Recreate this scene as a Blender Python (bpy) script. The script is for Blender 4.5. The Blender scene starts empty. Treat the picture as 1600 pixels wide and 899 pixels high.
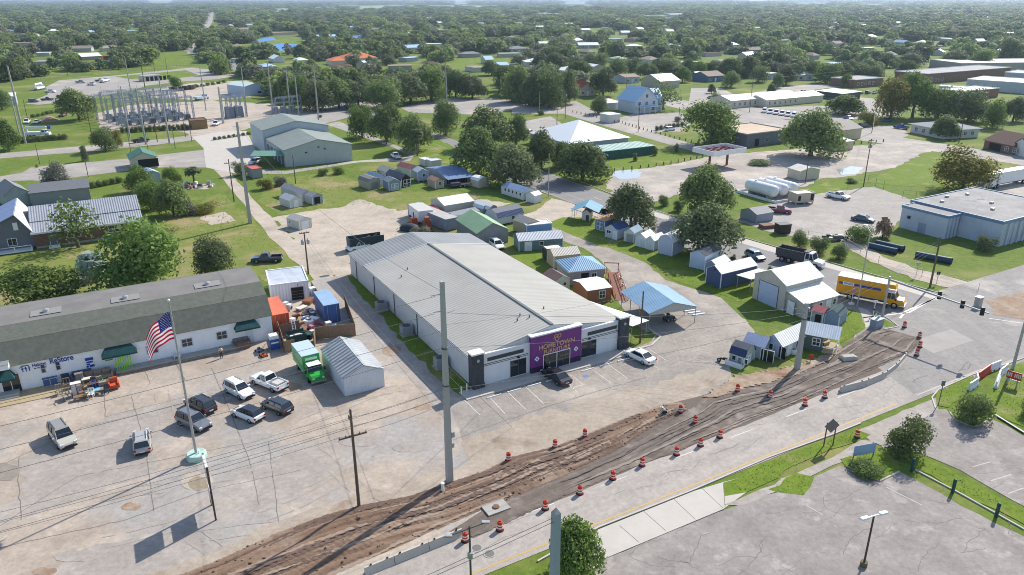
import bpy,bmesh,math,random
import numpy as np
from mathutils import Vector,Matrix
from mathutils.geometry import tessellate_polygon
random.seed(11);RNG=np.random.default_rng(5)
S=bpy.context.scene;C=S.collection
R=math.radians
FP,PITCH,ROLL,CH=1165.0,R(21.15),R(-.1),46.0
_cp,_sp,_cr,_sr=math.cos(PITCH),math.sin(PITCH),math.cos(ROLL),math.sin(ROLL)
def at(px,py,z=0.0):
 u=(px-800)/FP;v=(449.5-py)/FP
 u,v=_cr*u-_sr*v,_sr*u+_cr*v
 d=(u,_cp+v*_sp,-_sp+v*_cp)
 t=(z-CH)/d[2]
 return Vector((d[0]*t,d[1]*t,z))
def pix(P):
 dx,dy,dz=P[0],P[1],P[2]-CH
 z=dy*_cp-dz*_sp;v=(dy*_sp+dz*_cp)/z;u=dx/z
 u,v=_cr*u+_sr*v,-_sr*u+_cr*v
 return 800+FP*u,449.5-FP*v
def hgt(bx,by,ty):
 b=at(bx,by);lo,hi=0.0,45.0
 for _ in range(36):
  m=(lo+hi)/2
  if pix((b.x,b.y,m))[1]>ty:lo=m
  else:hi=m
 return lo
GRID=R(29.7)
MATS={}
def hexc(h):
 c=[int(h[i:i+2],16)/255 for i in(0,2,4)]
 return tuple(x/12.92 if x<=.04045 else((x+.055)/1.055)**2.4 for x in c)
def mat(name,col,rough=.6,col2=None,scale=1.0,bump=0.0,bscale=None,spec=.3,metal=0.0,wave=None,wamp=.5,mid=.5,width=.3,trans=0,detail=4,stretch=None,coat=0,uv=False,rnd=0,col3=None,scale3=.05,w3=.12,m3=.55,glass=False):
 if name in MATS:return MATS[name]
 m=bpy.data.materials.new(name);m.use_nodes=True
 N=m.node_tree.nodes;L=m.node_tree.links
 b=N['Principled BSDF'];out=N['Material Output']
 b.inputs['Roughness'].default_value=rough;b.inputs['Metallic'].default_value=metal
 b.inputs['Specular IOR Level'].default_value=spec
 b.inputs['Coat Weight'].default_value=coat
 b.inputs['Base Color'].default_value=(*col,1)
 tc=N.new('ShaderNodeTexCoord');co=tc.outputs['UV' if uv else 'Object']
 if stretch:
  mp=N.new('ShaderNodeMapping');mp.inputs['Scale'].default_value=stretch;L.new(co,mp.inputs['Vector']);sco=mp.outputs[0]
 else:sco=co
 csock=None
 if col2 is not None:
  n=N.new('ShaderNodeTexNoise');n.inputs['Scale'].default_value=scale;n.inputs['Detail'].default_value=detail;n.inputs['Roughness'].default_value=.62
  L.new(sco,n.inputs['Vector'])
  r=N.new('ShaderNodeMapRange');r.inputs['From Min'].default_value=mid-width/2;r.inputs['From Max'].default_value=mid+width/2
  L.new(n.outputs['Fac'],r.inputs['Value'])
  x=N.new('ShaderNodeMix');x.data_type='RGBA';x.inputs['A'].default_value=(*col,1);x.inputs['B'].default_value=(*col2,1)
  L.new(r.outputs[0],x.inputs['Factor']);csock=x.outputs['Result']
  if col3 is not None:
   n3=N.new('ShaderNodeTexNoise');n3.inputs['Scale'].default_value=scale3;n3.inputs['Detail'].default_value=5;n3.inputs['Roughness'].default_value=.6
   L.new(co,n3.inputs['Vector'])
   r3=N.new('ShaderNodeMapRange');r3.inputs['From Min'].default_value=m3-w3/2;r3.inputs['From Max'].default_value=m3+w3/2
   L.new(n3.outputs['Fac'],r3.inputs['Value'])
   x3=N.new('ShaderNodeMix');x3.data_type='RGBA';x3.inputs['B'].default_value=(*col3,1)
   L.new(r3.outputs[0],x3.inputs['Factor']);L.new(csock,x3.inputs['A']);csock=x3.outputs['Result']
   for sc_,lo,hi in((1.7,.84,1.14),(.33,.9,1.1)):
    n4=N.new('ShaderNodeTexNoise');n4.inputs['Scale'].default_value=sc_;n4.inputs['Detail'].default_value=8;n4.inputs['Roughness'].default_value=.78;L.new(co,n4.inputs['Vector'])
    r4=N.new('ShaderNodeMapRange');r4.inputs['From Min'].default_value=.36;r4.inputs['From Max'].default_value=.64;r4.inputs['To Min'].default_value=lo;r4.inputs['To Max'].default_value=hi;L.new(n4.outputs['Fac'],r4.inputs['Value'])
    x4=N.new('ShaderNodeMix');x4.data_type='RGBA';x4.blend_type='MULTIPLY';x4.inputs['Factor'].default_value=1;L.new(csock,x4.inputs['A']);L.new(r4.outputs[0],x4.inputs['B']);csock=x4.outputs['Result']
 if rnd:
  oi=N.new('ShaderNodeObjectInfo');hs=N.new('ShaderNodeHueSaturation')
  rr=N.new('ShaderNodeMapRange');rr.inputs['To Min'].default_value=1-rnd;rr.inputs['To Max'].default_value=1+rnd
  L.new(oi.outputs['Random'],rr.inputs['Value']);L.new(rr.outputs[0],hs.inputs['Value'])
  r2=N.new('ShaderNodeMapRange');r2.inputs['To Min'].default_value=.5-rnd*.045;r2.inputs['To Max'].default_value=.5+rnd*.03
  ml=N.new('ShaderNodeMath');ml.operation='MULTIPLY';ml.inputs[1].default_value=7.31
  fr=N.new('ShaderNodeMath');fr.operation='FRACT'
  L.new(oi.outputs['Random'],ml.inputs[0]);L.new(ml.outputs[0],fr.inputs[0]);L.new(fr.outputs[0],r2.inputs['Value']);L.new(r2.outputs[0],hs.inputs['Hue'])
  if csock:L.new(csock,hs.inputs['Color'])
  else:hs.inputs['Color'].default_value=(*col,1)
  csock=hs.outputs['Color']
 if csock:L.new(csock,b.inputs['Base Color'])
 hsock=None
 if wave:
  w=N.new('ShaderNodeTexWave');w.wave_type='BANDS';w.bands_direction=wave[0];w.inputs['Scale'].default_value=.314/wave[1]
  w.inputs['Distortion'].default_value=wave[2]if len(wave)>2 else 0
  L.new(co,w.inputs['Vector'])
  bp=N.new('ShaderNodeBump');bp.inputs['Strength'].default_value=wamp;bp.inputs['Distance'].default_value=wave[1]*.25
  L.new(w.outputs['Fac'],bp.inputs['Height']);hsock=bp.outputs['Normal']
 if bump:
  n2=N.new('ShaderNodeTexNoise');n2.inputs['Scale'].default_value=bscale or scale*4;n2.inputs['Detail'].default_value=3
  L.new(sco,n2.inputs['Vector'])
  b2=N.new('ShaderNodeBump');b2.inputs['Strength'].default_value=min(1,bump);b2.inputs['Distance'].default_value=.25/(bscale or scale*4)*max(1,bump)
  L.new(n2.outputs['Fac'],b2.inputs['Height'])
  if hsock:L.new(hsock,b2.inputs['Normal'])
  hsock=b2.outputs['Normal']
 if hsock:L.new(hsock,b.inputs['Normal'])
 if trans:
  t=N.new('ShaderNodeBsdfTranslucent');mx=N.new('ShaderNodeMixShader');mx.inputs[0].default_value=trans
  if csock:L.new(csock,t.inputs['Color'])
  else:t.inputs['Color'].default_value=(*col,1)
  L.new(b.outputs[0],mx.inputs[1]);L.new(t.outputs[0],mx.inputs[2]);L.new(mx.outputs[0],out.inputs['Surface'])
 MATS[name]=m
 return m
def paint(h,rough=.45,coat=.0,name=None,var=.86,**k):
 c=hexc(h);n=name or('paint_'+h)
 return mat(n,c,rough,col2=tuple(x*var for x in c),scale=.9,width=.5,coat=coat,**k)
def car_paint(h):
 return mat('car_paint_'+h,hexc(h),.28,spec=.5,coat=.7)
def roofmetal(h,axis='X',per=.4,rough=.6,name=None):
 c=hexc(h)
 return mat(name or f'metal_roof_{h}_{axis}_{int(per*100)}',c,rough,col2=tuple(x*.82 for x in c),scale=.5,width=.4,wave=(axis,per),wamp=.55,spec=.22)
def siding(h,axis='Z',per=.22,name=None):
 c=hexc(h)
 return mat(name or f'siding_{h}_{axis}',c,.6,col2=tuple(x*.86 for x in c),scale=.7,width=.5,wave=(axis,per),wamp=.4)
def shingle(h):
 c=hexc(h)
 return mat('shingles_'+h,c,.9,col2=tuple(x*.7 for x in c),scale=2.5,width=.5,bump=.4,bscale=6,spec=.1)
GLASS=mat('dark_glass',hexc('18222c'),.08,spec=.8)
GLASSB=mat('blue_glass',hexc('2c3f52'),.08,spec=.8)
TYRE=mat('tyre_rubber',(.012,.012,.013),.85)
RIM=mat('alloy_rim',(.45,.46,.48),.3,metal=.8)
CHROME=mat('bright_trim',(.6,.6,.62),.25,metal=.8)
BLACK=mat('black_trim',(.015,.015,.017),.5)
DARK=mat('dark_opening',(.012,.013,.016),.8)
REDL=mat('red_lens',(.35,.012,.012),.2)
LAMP=mat('headlight_lens',(.7,.72,.75),.1,spec=.8)
WHITE=paint('e9eaea',.5,name='white_paint')
WHITER=mat('white_metal_roof',(.78,.78,.77),.6,col2=(.68,.68,.67),scale=.4,width=.5,wave=('X',.45),wamp=.3)
WHITERY=mat('white_metal_roof_y',(.78,.78,.77),.6,col2=(.68,.68,.67),scale=.4,width=.5,wave=('Y',.45),wamp=.3)
CONC=mat('concrete',(.42,.40,.36),.85,col2=(.33,.31,.28),scale=1.2,width=.5,bump=.15,bscale=18)
POLEC=mat('concrete_pole',(.4,.39,.375),.8,col2=(.33,.32,.31),scale=1.5,width=.5,stretch=(2,2,.3))
WOODP=mat('weathered_pole_wood',(.16,.115,.08),.85,col2=(.09,.065,.048),scale=5,width=.5,stretch=(3,3,.25),bump=.3)
GALV=mat('galvanised_steel',(.42,.43,.44),.45,metal=.5,col2=(.34,.35,.36),scale=2)
STEELD=mat('dark_steel',(.08,.085,.09),.5,metal=.3)
WOOD=mat('fence_wood',(.30,.2,.125),.8,col2=(.2,.135,.085),scale=2.2,width=.5,wave=('X',.3),wamp=.5)
DECK=mat('deck_wood',(.46,.36,.22),.8,col2=(.36,.28,.17),scale=1.5,width=.5,wave=('Y',.3),wamp=.6)
REDWOOD=mat('stained_wood',(.26,.1,.055),.7,col2=(.19,.07,.04),scale=2,width=.5,wave=('X',.25),wamp=.4)
BRICK=mat('brown_brick',(.25,.14,.1),.85,col2=(.18,.1,.075),scale=3,width=.5,wave=('Z',.15),wamp=.3)
class M:
 def __init__(s):s.v=[];s.f=[];s.mi=[];s.ms=[]
 def slot(s,m):
  if m is None:return 0
  if m not in s.ms:s.ms.append(m)
  return s.ms.index(m)
 def add(s,vs,fs,m=None):
  b=len(s.v);s.v+=[tuple(v)for v in vs];k=s.slot(m)
  for f in fs:s.f.append(tuple(b+i for i in f));s.mi.append(k)
  return s
 def box(s,x0,x1,y0,y1,z0,z1,m=None,tx=0,ty=0):
  vs=[(x0,y0,z0),(x1,y0,z0),(x1,y1,z0),(x0,y1,z0),(x0+tx,y0+ty,z1),(x1-tx,y0+ty,z1),(x1-tx,y1-ty,z1),(x0+tx,y1-ty,z1)]
  return s.add(vs,[(3,2,1,0),(4,5,6,7),(0,1,5,4),(1,2,6,5),(2,3,7,6),(3,0,4,7)],m)
 def quad(s,*p,m=None):return s.add(p,[tuple(range(len(p)))],m)
 def ext(s,prof,axis,t0,t1,m=None):
  n=len(prof)
  if axis=='y':P=lambda a,z,t:(a,t,z)
  elif axis=='x':P=lambda a,z,t:(t,a,z)
  else:P=lambda a,z,t:(a,z,t)
  vs=[P(a,z,t0)for a,z in prof]+[P(a,z,t1)for a,z in prof]
  fs=[tuple(range(n-1,-1,-1)),tuple(range(n,2*n))]+[(i,(i+1)%n,n+(i+1)%n,n+i)for i in range(n)]
  return s.add(vs,fs,m)
 def tube(s,p0,p1,r0,r1=None,n=8,m=None,cap=True):
  r1=r0 if r1 is None else r1
  p0,p1=Vector(p0),Vector(p1);d=(p1-p0).normalized()
  a=d.orthogonal().normalized();b=d.cross(a)
  vs=[]
  for p,r in((p0,r0),(p1,r1)):
   for i in range(n):
    t=2*math.pi*i/n;vs.append(p+(a*math.cos(t)+b*math.sin(t))*r)
  fs=[(i,(i+1)%n,n+(i+1)%n,n+i)for i in range(n)]
  if cap:fs+=[tuple(range(n-1,-1,-1)),tuple(range(n,2*n))]
  return s.add(vs,fs,m)
 def path(s,pts,r,n=5,m=None):
  for a,b in zip(pts,pts[1:]):s.tube(a,b,r,r,n,m,False)
  return s
 def lathe(s,prof,n=12,m=None,c=(0,0,0),ms=None):
  vs=[];k=len(prof)
  for i in range(n):
   t=2*math.pi*i/n
   for r,z in prof:vs.append((c[0]+r*math.cos(t),c[1]+r*math.sin(t),c[2]+z))
  for j in range(k-1):
   b=len(s.v)
   fs=[(i*k+j,((i+1)%n)*k+j,((i+1)%n)*k+j+1,i*k+j+1)for i in range(n)]
   if j==0:s._lb=b;s.v+=vs
   mm=s.slot(ms[j]if ms else m)
   for f in fs:s.f.append(tuple(s._lb+q for q in f));s.mi.append(mm)
  return s
 def loft(s,secs,m=None,cap=True,ms=None):
  n=len(secs[0]);vs=[p for q in secs for p in q];b=len(s.v);s.v+=[tuple(v)for v in vs]
  for j in range(len(secs)-1):
   for i in range(n):
    s.f.append((b+j*n+i,b+j*n+(i+1)%n,b+(j+1)*n+(i+1)%n,b+(j+1)*n+i));s.mi.append(s.slot(m))
  if cap:
   s.f.append(tuple(b+i for i in range(n-1,-1,-1)));s.mi.append(s.slot(m))
   s.f.append(tuple(b+(len(secs)-1)*n+i for i in range(n)));s.mi.append(s.slot(m))
  return s
 def ball(s,c,rx,ry,rz,n=8,k=5,m=None):
  vs=[(c[0],c[1],c[2]-rz)]
  for j in range(1,k):
   p=-math.pi/2+math.pi*j/k
   for i in range(n):
    t=2*math.pi*i/n;vs.append((c[0]+rx*math.cos(p)*math.cos(t),c[1]+ry*math.cos(p)*math.sin(t),c[2]+rz*math.sin(p)))
  vs.append((c[0],c[1],c[2]+rz));fs=[]
  for i in range(n):fs.append((0,1+(i+1)%n,1+i))
  for j in range(k-2):
   for i in range(n):fs.append((1+j*n+i,1+j*n+(i+1)%n,1+(j+1)*n+(i+1)%n,1+(j+1)*n+i))
  t=len(vs)-1
  for i in range(n):fs.append((t,1+(k-2)*n+i,1+(k-2)*n+(i+1)%n))
  return s.add(vs,fs,m)
 def mesh(s,name,smooth=False):
  me=bpy.data.meshes.new(name);me.from_pydata(s.v,[],s.f)
  for m in s.ms:me.materials.append(m)
  me.polygons.foreach_set('material_index',s.mi)
  if smooth:me.polygons.foreach_set('use_smooth',[True]*len(s.f))
  me.update();return me
 def build(s,name,parent=None,smooth=False,m=None):
  if m and not s.ms:s.ms=[m]
  o=bpy.data.objects.new(name,s.mesh(name,smooth));C.objects.link(o)
  if parent is not None:o.parent=parent
  return o
def tag(o,label,cat,group=None,kind=None):
 if label:o['label']=label
 if cat:o['category']=cat
 if group:o['group']=group
 if kind:o['kind']=kind
 return o
def thing(name,label,cat,loc=(0,0,0),rz=0.0,group=None):
 o=bpy.data.objects.new(name,None);C.objects.link(o);o.empty_display_size=.2
 o.location=loc;o.rotation_euler=(0,0,rz)
 return tag(o,label,cat,group)
def place(o,loc,rz=0.0):
 o.location=loc;o.rotation_euler=(0,0,rz);return o
def copy_tree(o,parent=None):
 c=o.copy();C.objects.link(c)
 if parent is not None:c.parent=parent
 for ch in list(o.children):copy_tree(ch,c)
 return c
def dup(o,loc,rz=0.0,label=None,group=None,sc=None):
 c=copy_tree(o);c.location=loc;c.rotation_euler=(0,0,rz)
 if sc:c.scale=sc if hasattr(sc,'__len__')else(sc,sc,sc)
 if label:c['label']=label
 if group:c['group']=group
 return c
def span(A,B,snap=True):
 a,b=at(*A),at(*B);d=b-a;ang=math.atan2(d.y,d.x)
 if snap:
  q=(ang-GRID)/(math.pi/2);k=round(q)
  if abs(q-k)*90<9:ang=GRID+k*math.pi/2
 return a,ang,d.length
def text_mesh(txt,size,depth,m,name,parent,loc,rot,bold=0,sx=1):
 cu=bpy.data.curves.new('lettering','FONT');cu.body=txt;cu.size=size;cu.extrude=depth;cu.align_x='CENTER';cu.align_y='CENTER';cu.offset=bold
 o=bpy.data.objects.new('tmp',cu);C.objects.link(o)
 dg=bpy.context.evaluated_depsgraph_get();me=bpy.data.meshes.new_from_object(o.evaluated_get(dg))
 bpy.data.objects.remove(o);bpy.data.curves.remove(cu)
 me.materials.clear();me.materials.append(m)
 p=bpy.data.objects.new(name,me);C.objects.link(p);p.parent=parent;p.location=loc;p.rotation_euler=rot;p.scale=(sx,1,1)
 return p
E1=Vector((math.cos(GRID),math.sin(GRID),0));E2=Vector((-math.sin(GRID),math.cos(GRID),0))
def gp(s,t,z=0.0):v=E1*s+E2*t;return Vector((v.x,v.y,z))
GR=mat('grass_ground',(.15,.205,.034),.9,col2=(.095,.145,.022),scale=.9,width=.45,col3=(.235,.225,.075),scale3=.045,m3=.58,w3=.16,bump=.5,bscale=5,spec=.1,detail=6)
GRL=mat('lawn_grass',(.165,.225,.028),.9,col2=(.11,.17,.018),scale=1.1,width=.5,col3=(.25,.235,.09),scale3=.14,m3=.6,w3=.12,bump=.5,bscale=5,spec=.1,detail=6)
GRD=mat('dry_lawn',(.2,.225,.055),.9,col2=(.145,.185,.038),scale=.7,width=.5,col3=(.3,.245,.12),scale3=.09,m3=.57,w3=.14,bump=.4,bscale=5,spec=.1,detail=6)
LOT=mat('worn_concrete_lot',(.45,.372,.302),.85,col2=(.325,.262,.208),scale=.16,width=.26,col3=(.34,.31,.285),scale3=.055,m3=.52,w3=.1,bump=.12,bscale=9,detail=9)
LOTG=mat('grey_patch_concrete',(.375,.328,.29),.85,col2=(.305,.265,.232),scale=.35,width=.4,col3=(.42,.37,.325),scale3=.2,m3=.62,w3=.1,bump=.1,bscale=9,detail=8)
ASPH=mat('worn_asphalt_lot',(.325,.285,.248),.88,col2=(.255,.225,.198),scale=.3,width=.35,col3=(.405,.352,.298),scale3=.07,m3=.55,w3=.14,bump=.15,bscale=9,detail=9)
ASPL=mat('cracked_grey_asphalt',(.315,.278,.255),.88,col2=(.235,.207,.19),scale=.25,width=.35,col3=(.37,.325,.295),scale3=.4,m3=.62,w3=.1,bump=.2,bscale=10,detail=10)
HWY=mat('highway_asphalt',(.25,.235,.225),.82,col2=(.205,.195,.19),scale=.5,width=.4,stretch=(1,.05,1),uv=True,bump=.08,bscale=30,detail=6)
ROAD=mat('bleached_road',(.41,.36,.315),.85,col2=(.325,.288,.26),scale=.55,width=.45,stretch=(.06,1,1),uv=True,col3=(.275,.25,.228),scale3=.05,m3=.6,w3=.12,bump=.1,bscale=25,detail=7)
CROSS=mat('junction_asphalt',(.275,.252,.236),.84,col2=(.225,.208,.196),scale=.5,width=.4,stretch=(1,.12,1),col3=(.37,.33,.3),scale3=.08,m3=.6,w3=.1,bump=.08,bscale=20)
SAND=mat('pale_sand',(.50,.42,.345),.92,col2=(.40,.335,.265),scale=.22,width=.4,col3=(.335,.29,.235),scale3=.1,m3=.6,w3=.15,bump=.25,bscale=6,detail=9)
DIRT=mat('red_dirt',(.3,.205,.145),.95,col2=(.125,.074,.05),scale=1.3,width=.42,stretch=(.06,1,1),uv=True,col3=(.33,.25,.195),scale3=.14,m3=.6,w3=.16,bump=.7,bscale=2.5,detail=8,spec=.05)
DIRTL=mat('tan_dirt',(.40,.31,.235),.95,col2=(.29,.205,.145),scale=.5,width=.4,col3=(.26,.145,.09),scale3=.16,m3=.6,w3=.12,bump=.5,bscale=3.5,detail=8,spec=.05)
TANT=mat('tan_dust',(.40,.33,.262),.92,col2=(.33,.27,.212),scale=.3,width=.4,stretch=(.35,1,1),col3=(.27,.2,.145),scale3=.22,m3=.64,w3=.14,bump=.25,bscale=6,detail=9)
GRAV=mat('grey_road_base',(.225,.182,.152),.95,col2=(.105,.083,.07),scale=1.1,width=.42,stretch=(.05,1,1),uv=True,col3=(.29,.245,.21),scale3=.25,m3=.58,w3=.14,bump=.6,bscale=5,detail=8,spec=.05)
WALK=mat('sidewalk_concrete',(.52,.475,.425),.85,col2=(.46,.42,.37),scale=.5,width=.4,bump=.06,bscale=15)
PAVE=mat('town_pavement',(.36,.325,.29),.88,col2=(.30,.27,.245),scale=.15,width=.4,col3=(.43,.38,.325),scale3=.05,m3=.58,w3=.12,detail=7)
PUD=mat('puddle_water',(.34,.36,.36),.06,spec=.7)
MUD=mat('muddy_water',(.36,.28,.17),.25,col2=(.25,.2,.13),scale=1.2,spec=.5)
MARKW=mat('white_road_paint',(.66,.64,.6),.7,col2=(.46,.43,.4),scale=2.5,width=.4)
MARKF=mat('faded_road_paint',(.5,.46,.42),.75,col2=(.38,.34,.3),scale=2.5,width=.4)
MARKY=mat('yellow_road_paint',(.58,.35,.06),.7,col2=(.46,.32,.14),scale=1.5,width=.5)
MARKB=mat('blue_road_paint',(.1,.2,.42),.7)
CRACK=mat('crack_fill',(.175,.155,.14),.9)
LZ=.004;ZC={}
def rag_poly(P,amp,seg=1.5,seed=0):
 if not amp:return P
 r=random.Random(seed);out=[]
 for i,a in enumerate(P):
  b=P[(i+1)%len(P)];d=b-a;n=max(1,min(60,int(d.length/seg)))
  nx=Vector((-d.y,d.x,0)).normalized()if d.length>1e-6 else Vector()
  for k in range(n):
   out.append(a+d*(k/n)+nx*(r.gauss(0,amp)if k else r.gauss(0,amp*.3)))
 return out
def sheet(name,poly,m,layer,rag=0.0,world=False,kind='structure',seg=1.5):
 P=[Vector((p[0],p[1],0))for p in poly]if world else[at(*p)for p in poly]
 P=rag_poly(P,rag,seg,len(name)+layer)
 ZC[layer]=ZC.get(layer,0)+1;z=layer*LZ+(ZC[layer]-1)*.0006;tr=tessellate_polygon([P])
 mm=M()
 vs=[(p.x,p.y,z)for p in P]
 fs=[]
 for t in tr:
  a,b,c=(P[i]for i in t)
  fs.append(t if(b-a).cross(c-a).z>0 else t[::-1])
 mm.add(vs,fs,m);o=mm.build(name);o['kind']=kind
 return o
def resample(P,n):
 L=[0.0]
 for a,b in zip(P,P[1:]):L.append(L[-1]+(b-a).length)
 out=[];j=0
 for i in range(n):
  d=L[-1]*i/(n-1)
  while j<len(P)-2 and L[j+1]<d:j+=1
  u=(d-L[j])/max(1e-9,L[j+1]-L[j]);out.append(P[j].lerp(P[j+1],u))
 return out,L[-1]
def ribbon(name,Lp,Rp,m,layer,n=None,k=2,h=None,world=False,rag=0):
 Lw=[Vector(p)if world else at(*p)for p in Lp];Rw=[Vector(p)if world else at(*p)for p in Rp]
 n=n or 24
 Lr,ll=resample(Lw,n);Rr,_=resample(Rw,n);r=random.Random(7)
 vs=[];uv=[];z=layer*LZ
 for i in range(n):
  w=(Rr[i]-Lr[i]).length
  o0=r.gauss(0,rag);o1=r.gauss(0,rag)
  for j in range(k):
   f=j/(k-1);g=f+(o0*(1-f)+o1*f)/max(w,.1)if rag else f
   p=Lr[i].lerp(Rr[i],g);s=ll*i/(n-1)
   vs.append((p.x,p.y,z+(h(s,w*f,f)if h else 0)));uv.append((s,w*f))
 fs=[]
 for i in range(n-1):
  for j in range(k-1):
   a=i*k+j;q=(a,a+1,a+k+1,a+k)
   p0,p1,p2=(Vector(vs[q[x]])for x in range(3))
   fs.append(q if(p1-p0).cross(p2-p0).z>0 else q[::-1])
 mm=M();mm.add(vs,fs,m);o=mm.build(name,smooth=bool(h));o['kind']='structure'
 ul=o.data.uv_layers.new(name='UVMap')
 for l in o.data.loops:ul.data[l.index].uv=uv[l.vertex_index]
 return o
G0=M();G0.box(-26000,26000,-600,42000,-3,0,GR);o=G0.build('ground');o['kind']='structure'
sheet('dry_lawn',[(-120,460),(-60,395),(60,390),(230,368),(285,330),(345,300),(395,345),(445,395),(470,418),(480,440),(420,445),(395,425),(150,450),(0,478),(-120,500)],GRD,1,.3)
sheet('sandy_yard',[(425,340),(470,332),(540,322),(560,312),(620,330),(690,320),(750,312),(800,318),(735,335),(668,350),(650,345),(622,352),(640,372),(600,388),(560,395),(550,430),(520,436),(470,390),(440,352)],SAND,2,.5)
sheet('dry_patch',[(430,280),(520,268),(600,300),(690,300),(760,302),(740,315),(680,322),(640,330),(560,318),(480,336),(440,335),(400,315)],GRD,1,.5)
ribbon('gravel_lane',[(322,228),(333,262),(352,285),(380,318),(415,362),(452,400),(492,440)],[(352,232),(352,258),(372,285),(402,318),(445,362),(482,395),(527,436)],SAND,3,n=30,rag=.25)
sheet('concrete_lot',[(-260,720),(-60,632),(0,618),(200,576),(430,528),(415,470),(490,438),(546,428),(600,470),(660,530),(737,612),(708,640),(740,690),(745,745),(720,765),(600,815),(480,855),(350,905),(240,990),(-260,1000)],LOT,4,.12)
sheet('alley_pavement',[(517,434),(540,430),(560,452),(600,500),(648,560),(686,604),(712,636),(740,660),(715,668),(683,640),(640,590),(590,530),(545,478)],LOTG,5,.1)
sheet('alley_grass',[(543,430),(557,434),(600,470),(655,526),(700,570),(735,606),(722,618),(700,604),(668,575),(630,535),(585,485),(556,452)],GRL,6,.2)
sheet('front_lot',[(705,640),(737,612),(860,577),(985,546),(1030,528),(1012,512),(1050,480),(1100,470),(1165,500),(1180,520),(1150,545),(1140,575),(1150,612),(1060,636),(900,684),(800,712),(740,735)],ASPH,5,.12)
sheet('drive_pavement',[(862,312),(891,334),(960,320),(955,331),(905,340),(860,345),(870,356),(917,377),(961,390),(1005,409),(1040,438),(1086,452),(1127,466),(1150,488),(1170,505),(1150,520),(1100,500),(1050,510),(1010,520),(985,500),(966,470),(955,425),(936,405),(912,388),(880,377),(855,360),(842,347),(838,330)],ASPH,6,.15)
sheet('sandy_entrance',[(838,330),(862,310),(893,318),(962,330),(930,342),(862,346),(845,350),(810,338)],SAND,7,.15)
for k,pl in enumerate([[(28,718),(130,664),(270,634),(228,690),(245,735),(38,812)],[(165,648),(320,612),(380,582),(430,585),(330,640),(160,680)],[(150,850),(300,820),(330,880),(180,930),(60,900)],[(330,760),(470,700),(520,740),(400,800)]]):
 sheet('concrete_patch',pl,LOTG,5,.25)
J=M()
def strip(pts,w,m,z,mm=J,world=False,jit=0):
 P=[Vector(p)if world else at(*p)for p in pts]
 if jit:
  q=[P[0]];r=random.Random(int(pts[0][0]*7))
  for a,b in zip(P,P[1:]):
   n=max(2,int((b-a).length/.8))
   for i in range(1,n+1):q.append(a.lerp(b,i/n)+Vector((r.gauss(0,jit),r.gauss(0,jit),0)))
  P=q
 for a,b in zip(P,P[1:]):
  d=(b-a);nx=Vector((-d.y,d.x,0)).normalized()*w/2
  mm.quad(*[(v.x,v.y,z)for v in(a-nx,b-nx,b+nx,a+nx)],m=m)
for pl in[[(0,728),(130,668),(330,622),(480,580),(560,560)],[(0,822),(120,745),(400,690),(560,640)],[(30,715),(28,745),(34,812)],[(163,618),(165,652)],[(165,652),(300,618),(420,590)],[(0,856),(200,812),(310,770),(470,735)],[(205,620),(228,700),(240,800)],[(330,575),(352,625),(390,720),(405,790)],[(420,690),(437,830)],[(222,570),(235,600)],[(270,560),(290,595)]]:
 strip(pl,.07,CRACK,7*LZ,jit=.035)
J.build('pavement_joints')['kind']='structure'
for k,(x,y,rx,ry,m_)in enumerate([(8,738,22,15,mat('mud_stain',(.22,.185,.155),.8,col2=(.3,.255,.215),scale=.8)),(205,792,14,7,DIRTL),(308,752,24,16,SAND),(70,893,18,7,DIRTL),(660,636,14,6,DIRTL),(450,605,22,8,DIRTL),(505,565,18,7,DIRTL),(612,548,14,9,DIRTL),(120,870,34,10,LOTG),(560,690,30,9,LOTG),(640,700,26,8,LOTG)]):
 sheet('ground_stain',[(x+rx*math.cos(a*.52),y+ry*math.sin(a*.52))for a in range(12)],m_,8,.25,seg=.6)
sheet('muddy_puddle',[(311+17*math.cos(a*.52),756+11*math.sin(a*.52))for a in range(12)],MUD,9,.12,seg=.5)
def gpoly(L):return[gp(*q)[:2]for q in L]
ribbon('highway',[gp(112.5,900),gp(112.5,120),gp(114.5,90),gp(119,66),gp(119,-60)],[gp(99.3,900),gp(99.3,120),gp(99.8,90),gp(100.3,66),gp(100.3,-60)],HWY,7,n=60,world=True)
ribbon('road',[gp(-160,53.2),gp(60,53),gp(82,55),gp(94,62),gp(100,66),gp(300,66)],[gp(-160,45.2),gp(60,45.2),gp(84,45.2),gp(92,45.2),gp(100,45.2),gp(300,45.2)],ROAD,9,n=60,world=True)
sheet('junction',gpoly([(84,46.3),(100,45.6),(150,45.6),(150,66),(119,66),(118,71),(100,70),(96,64),(88,57)]),CROSS,10,world=True)
sheet('junction_patch',gpoly([(97,52),(106,51.6),(107,55.6),(98,56)]),mat('road_patch',(.345,.312,.288),.84,col2=(.3,.272,.252),scale=.5),11,world=True)
def nz(x,y,s=1.0):
 return math.sin(x*1.3*s+2.1*math.sin(y*.9*s))*.5+math.sin(y*2.7*s+1.7*math.sin(x*.6*s)+1)*.3+math.sin(x*4.1*s+y*3.3*s)*.2
def dirt_h(s,t,f):
 e=min(1,min(f,1-f)*6)
 berm=.32*math.exp(-((f-.86)/.05)**2)*(.6+.5*nz(s*.6,3))
 ruts=.06*math.sin(t*4.2+.7*math.sin(s*.15))+.035*math.sin(t*9.1+.5*math.sin(s*.11+2))
 return max(0,e*(.1+.05*nz(s*.22,t)+ruts+.025*nz(s*1.1,t*2.3)+.015*math.sin(s*11)*(1 if.45<f<.8 else 0))+berm*e*.3)
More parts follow.
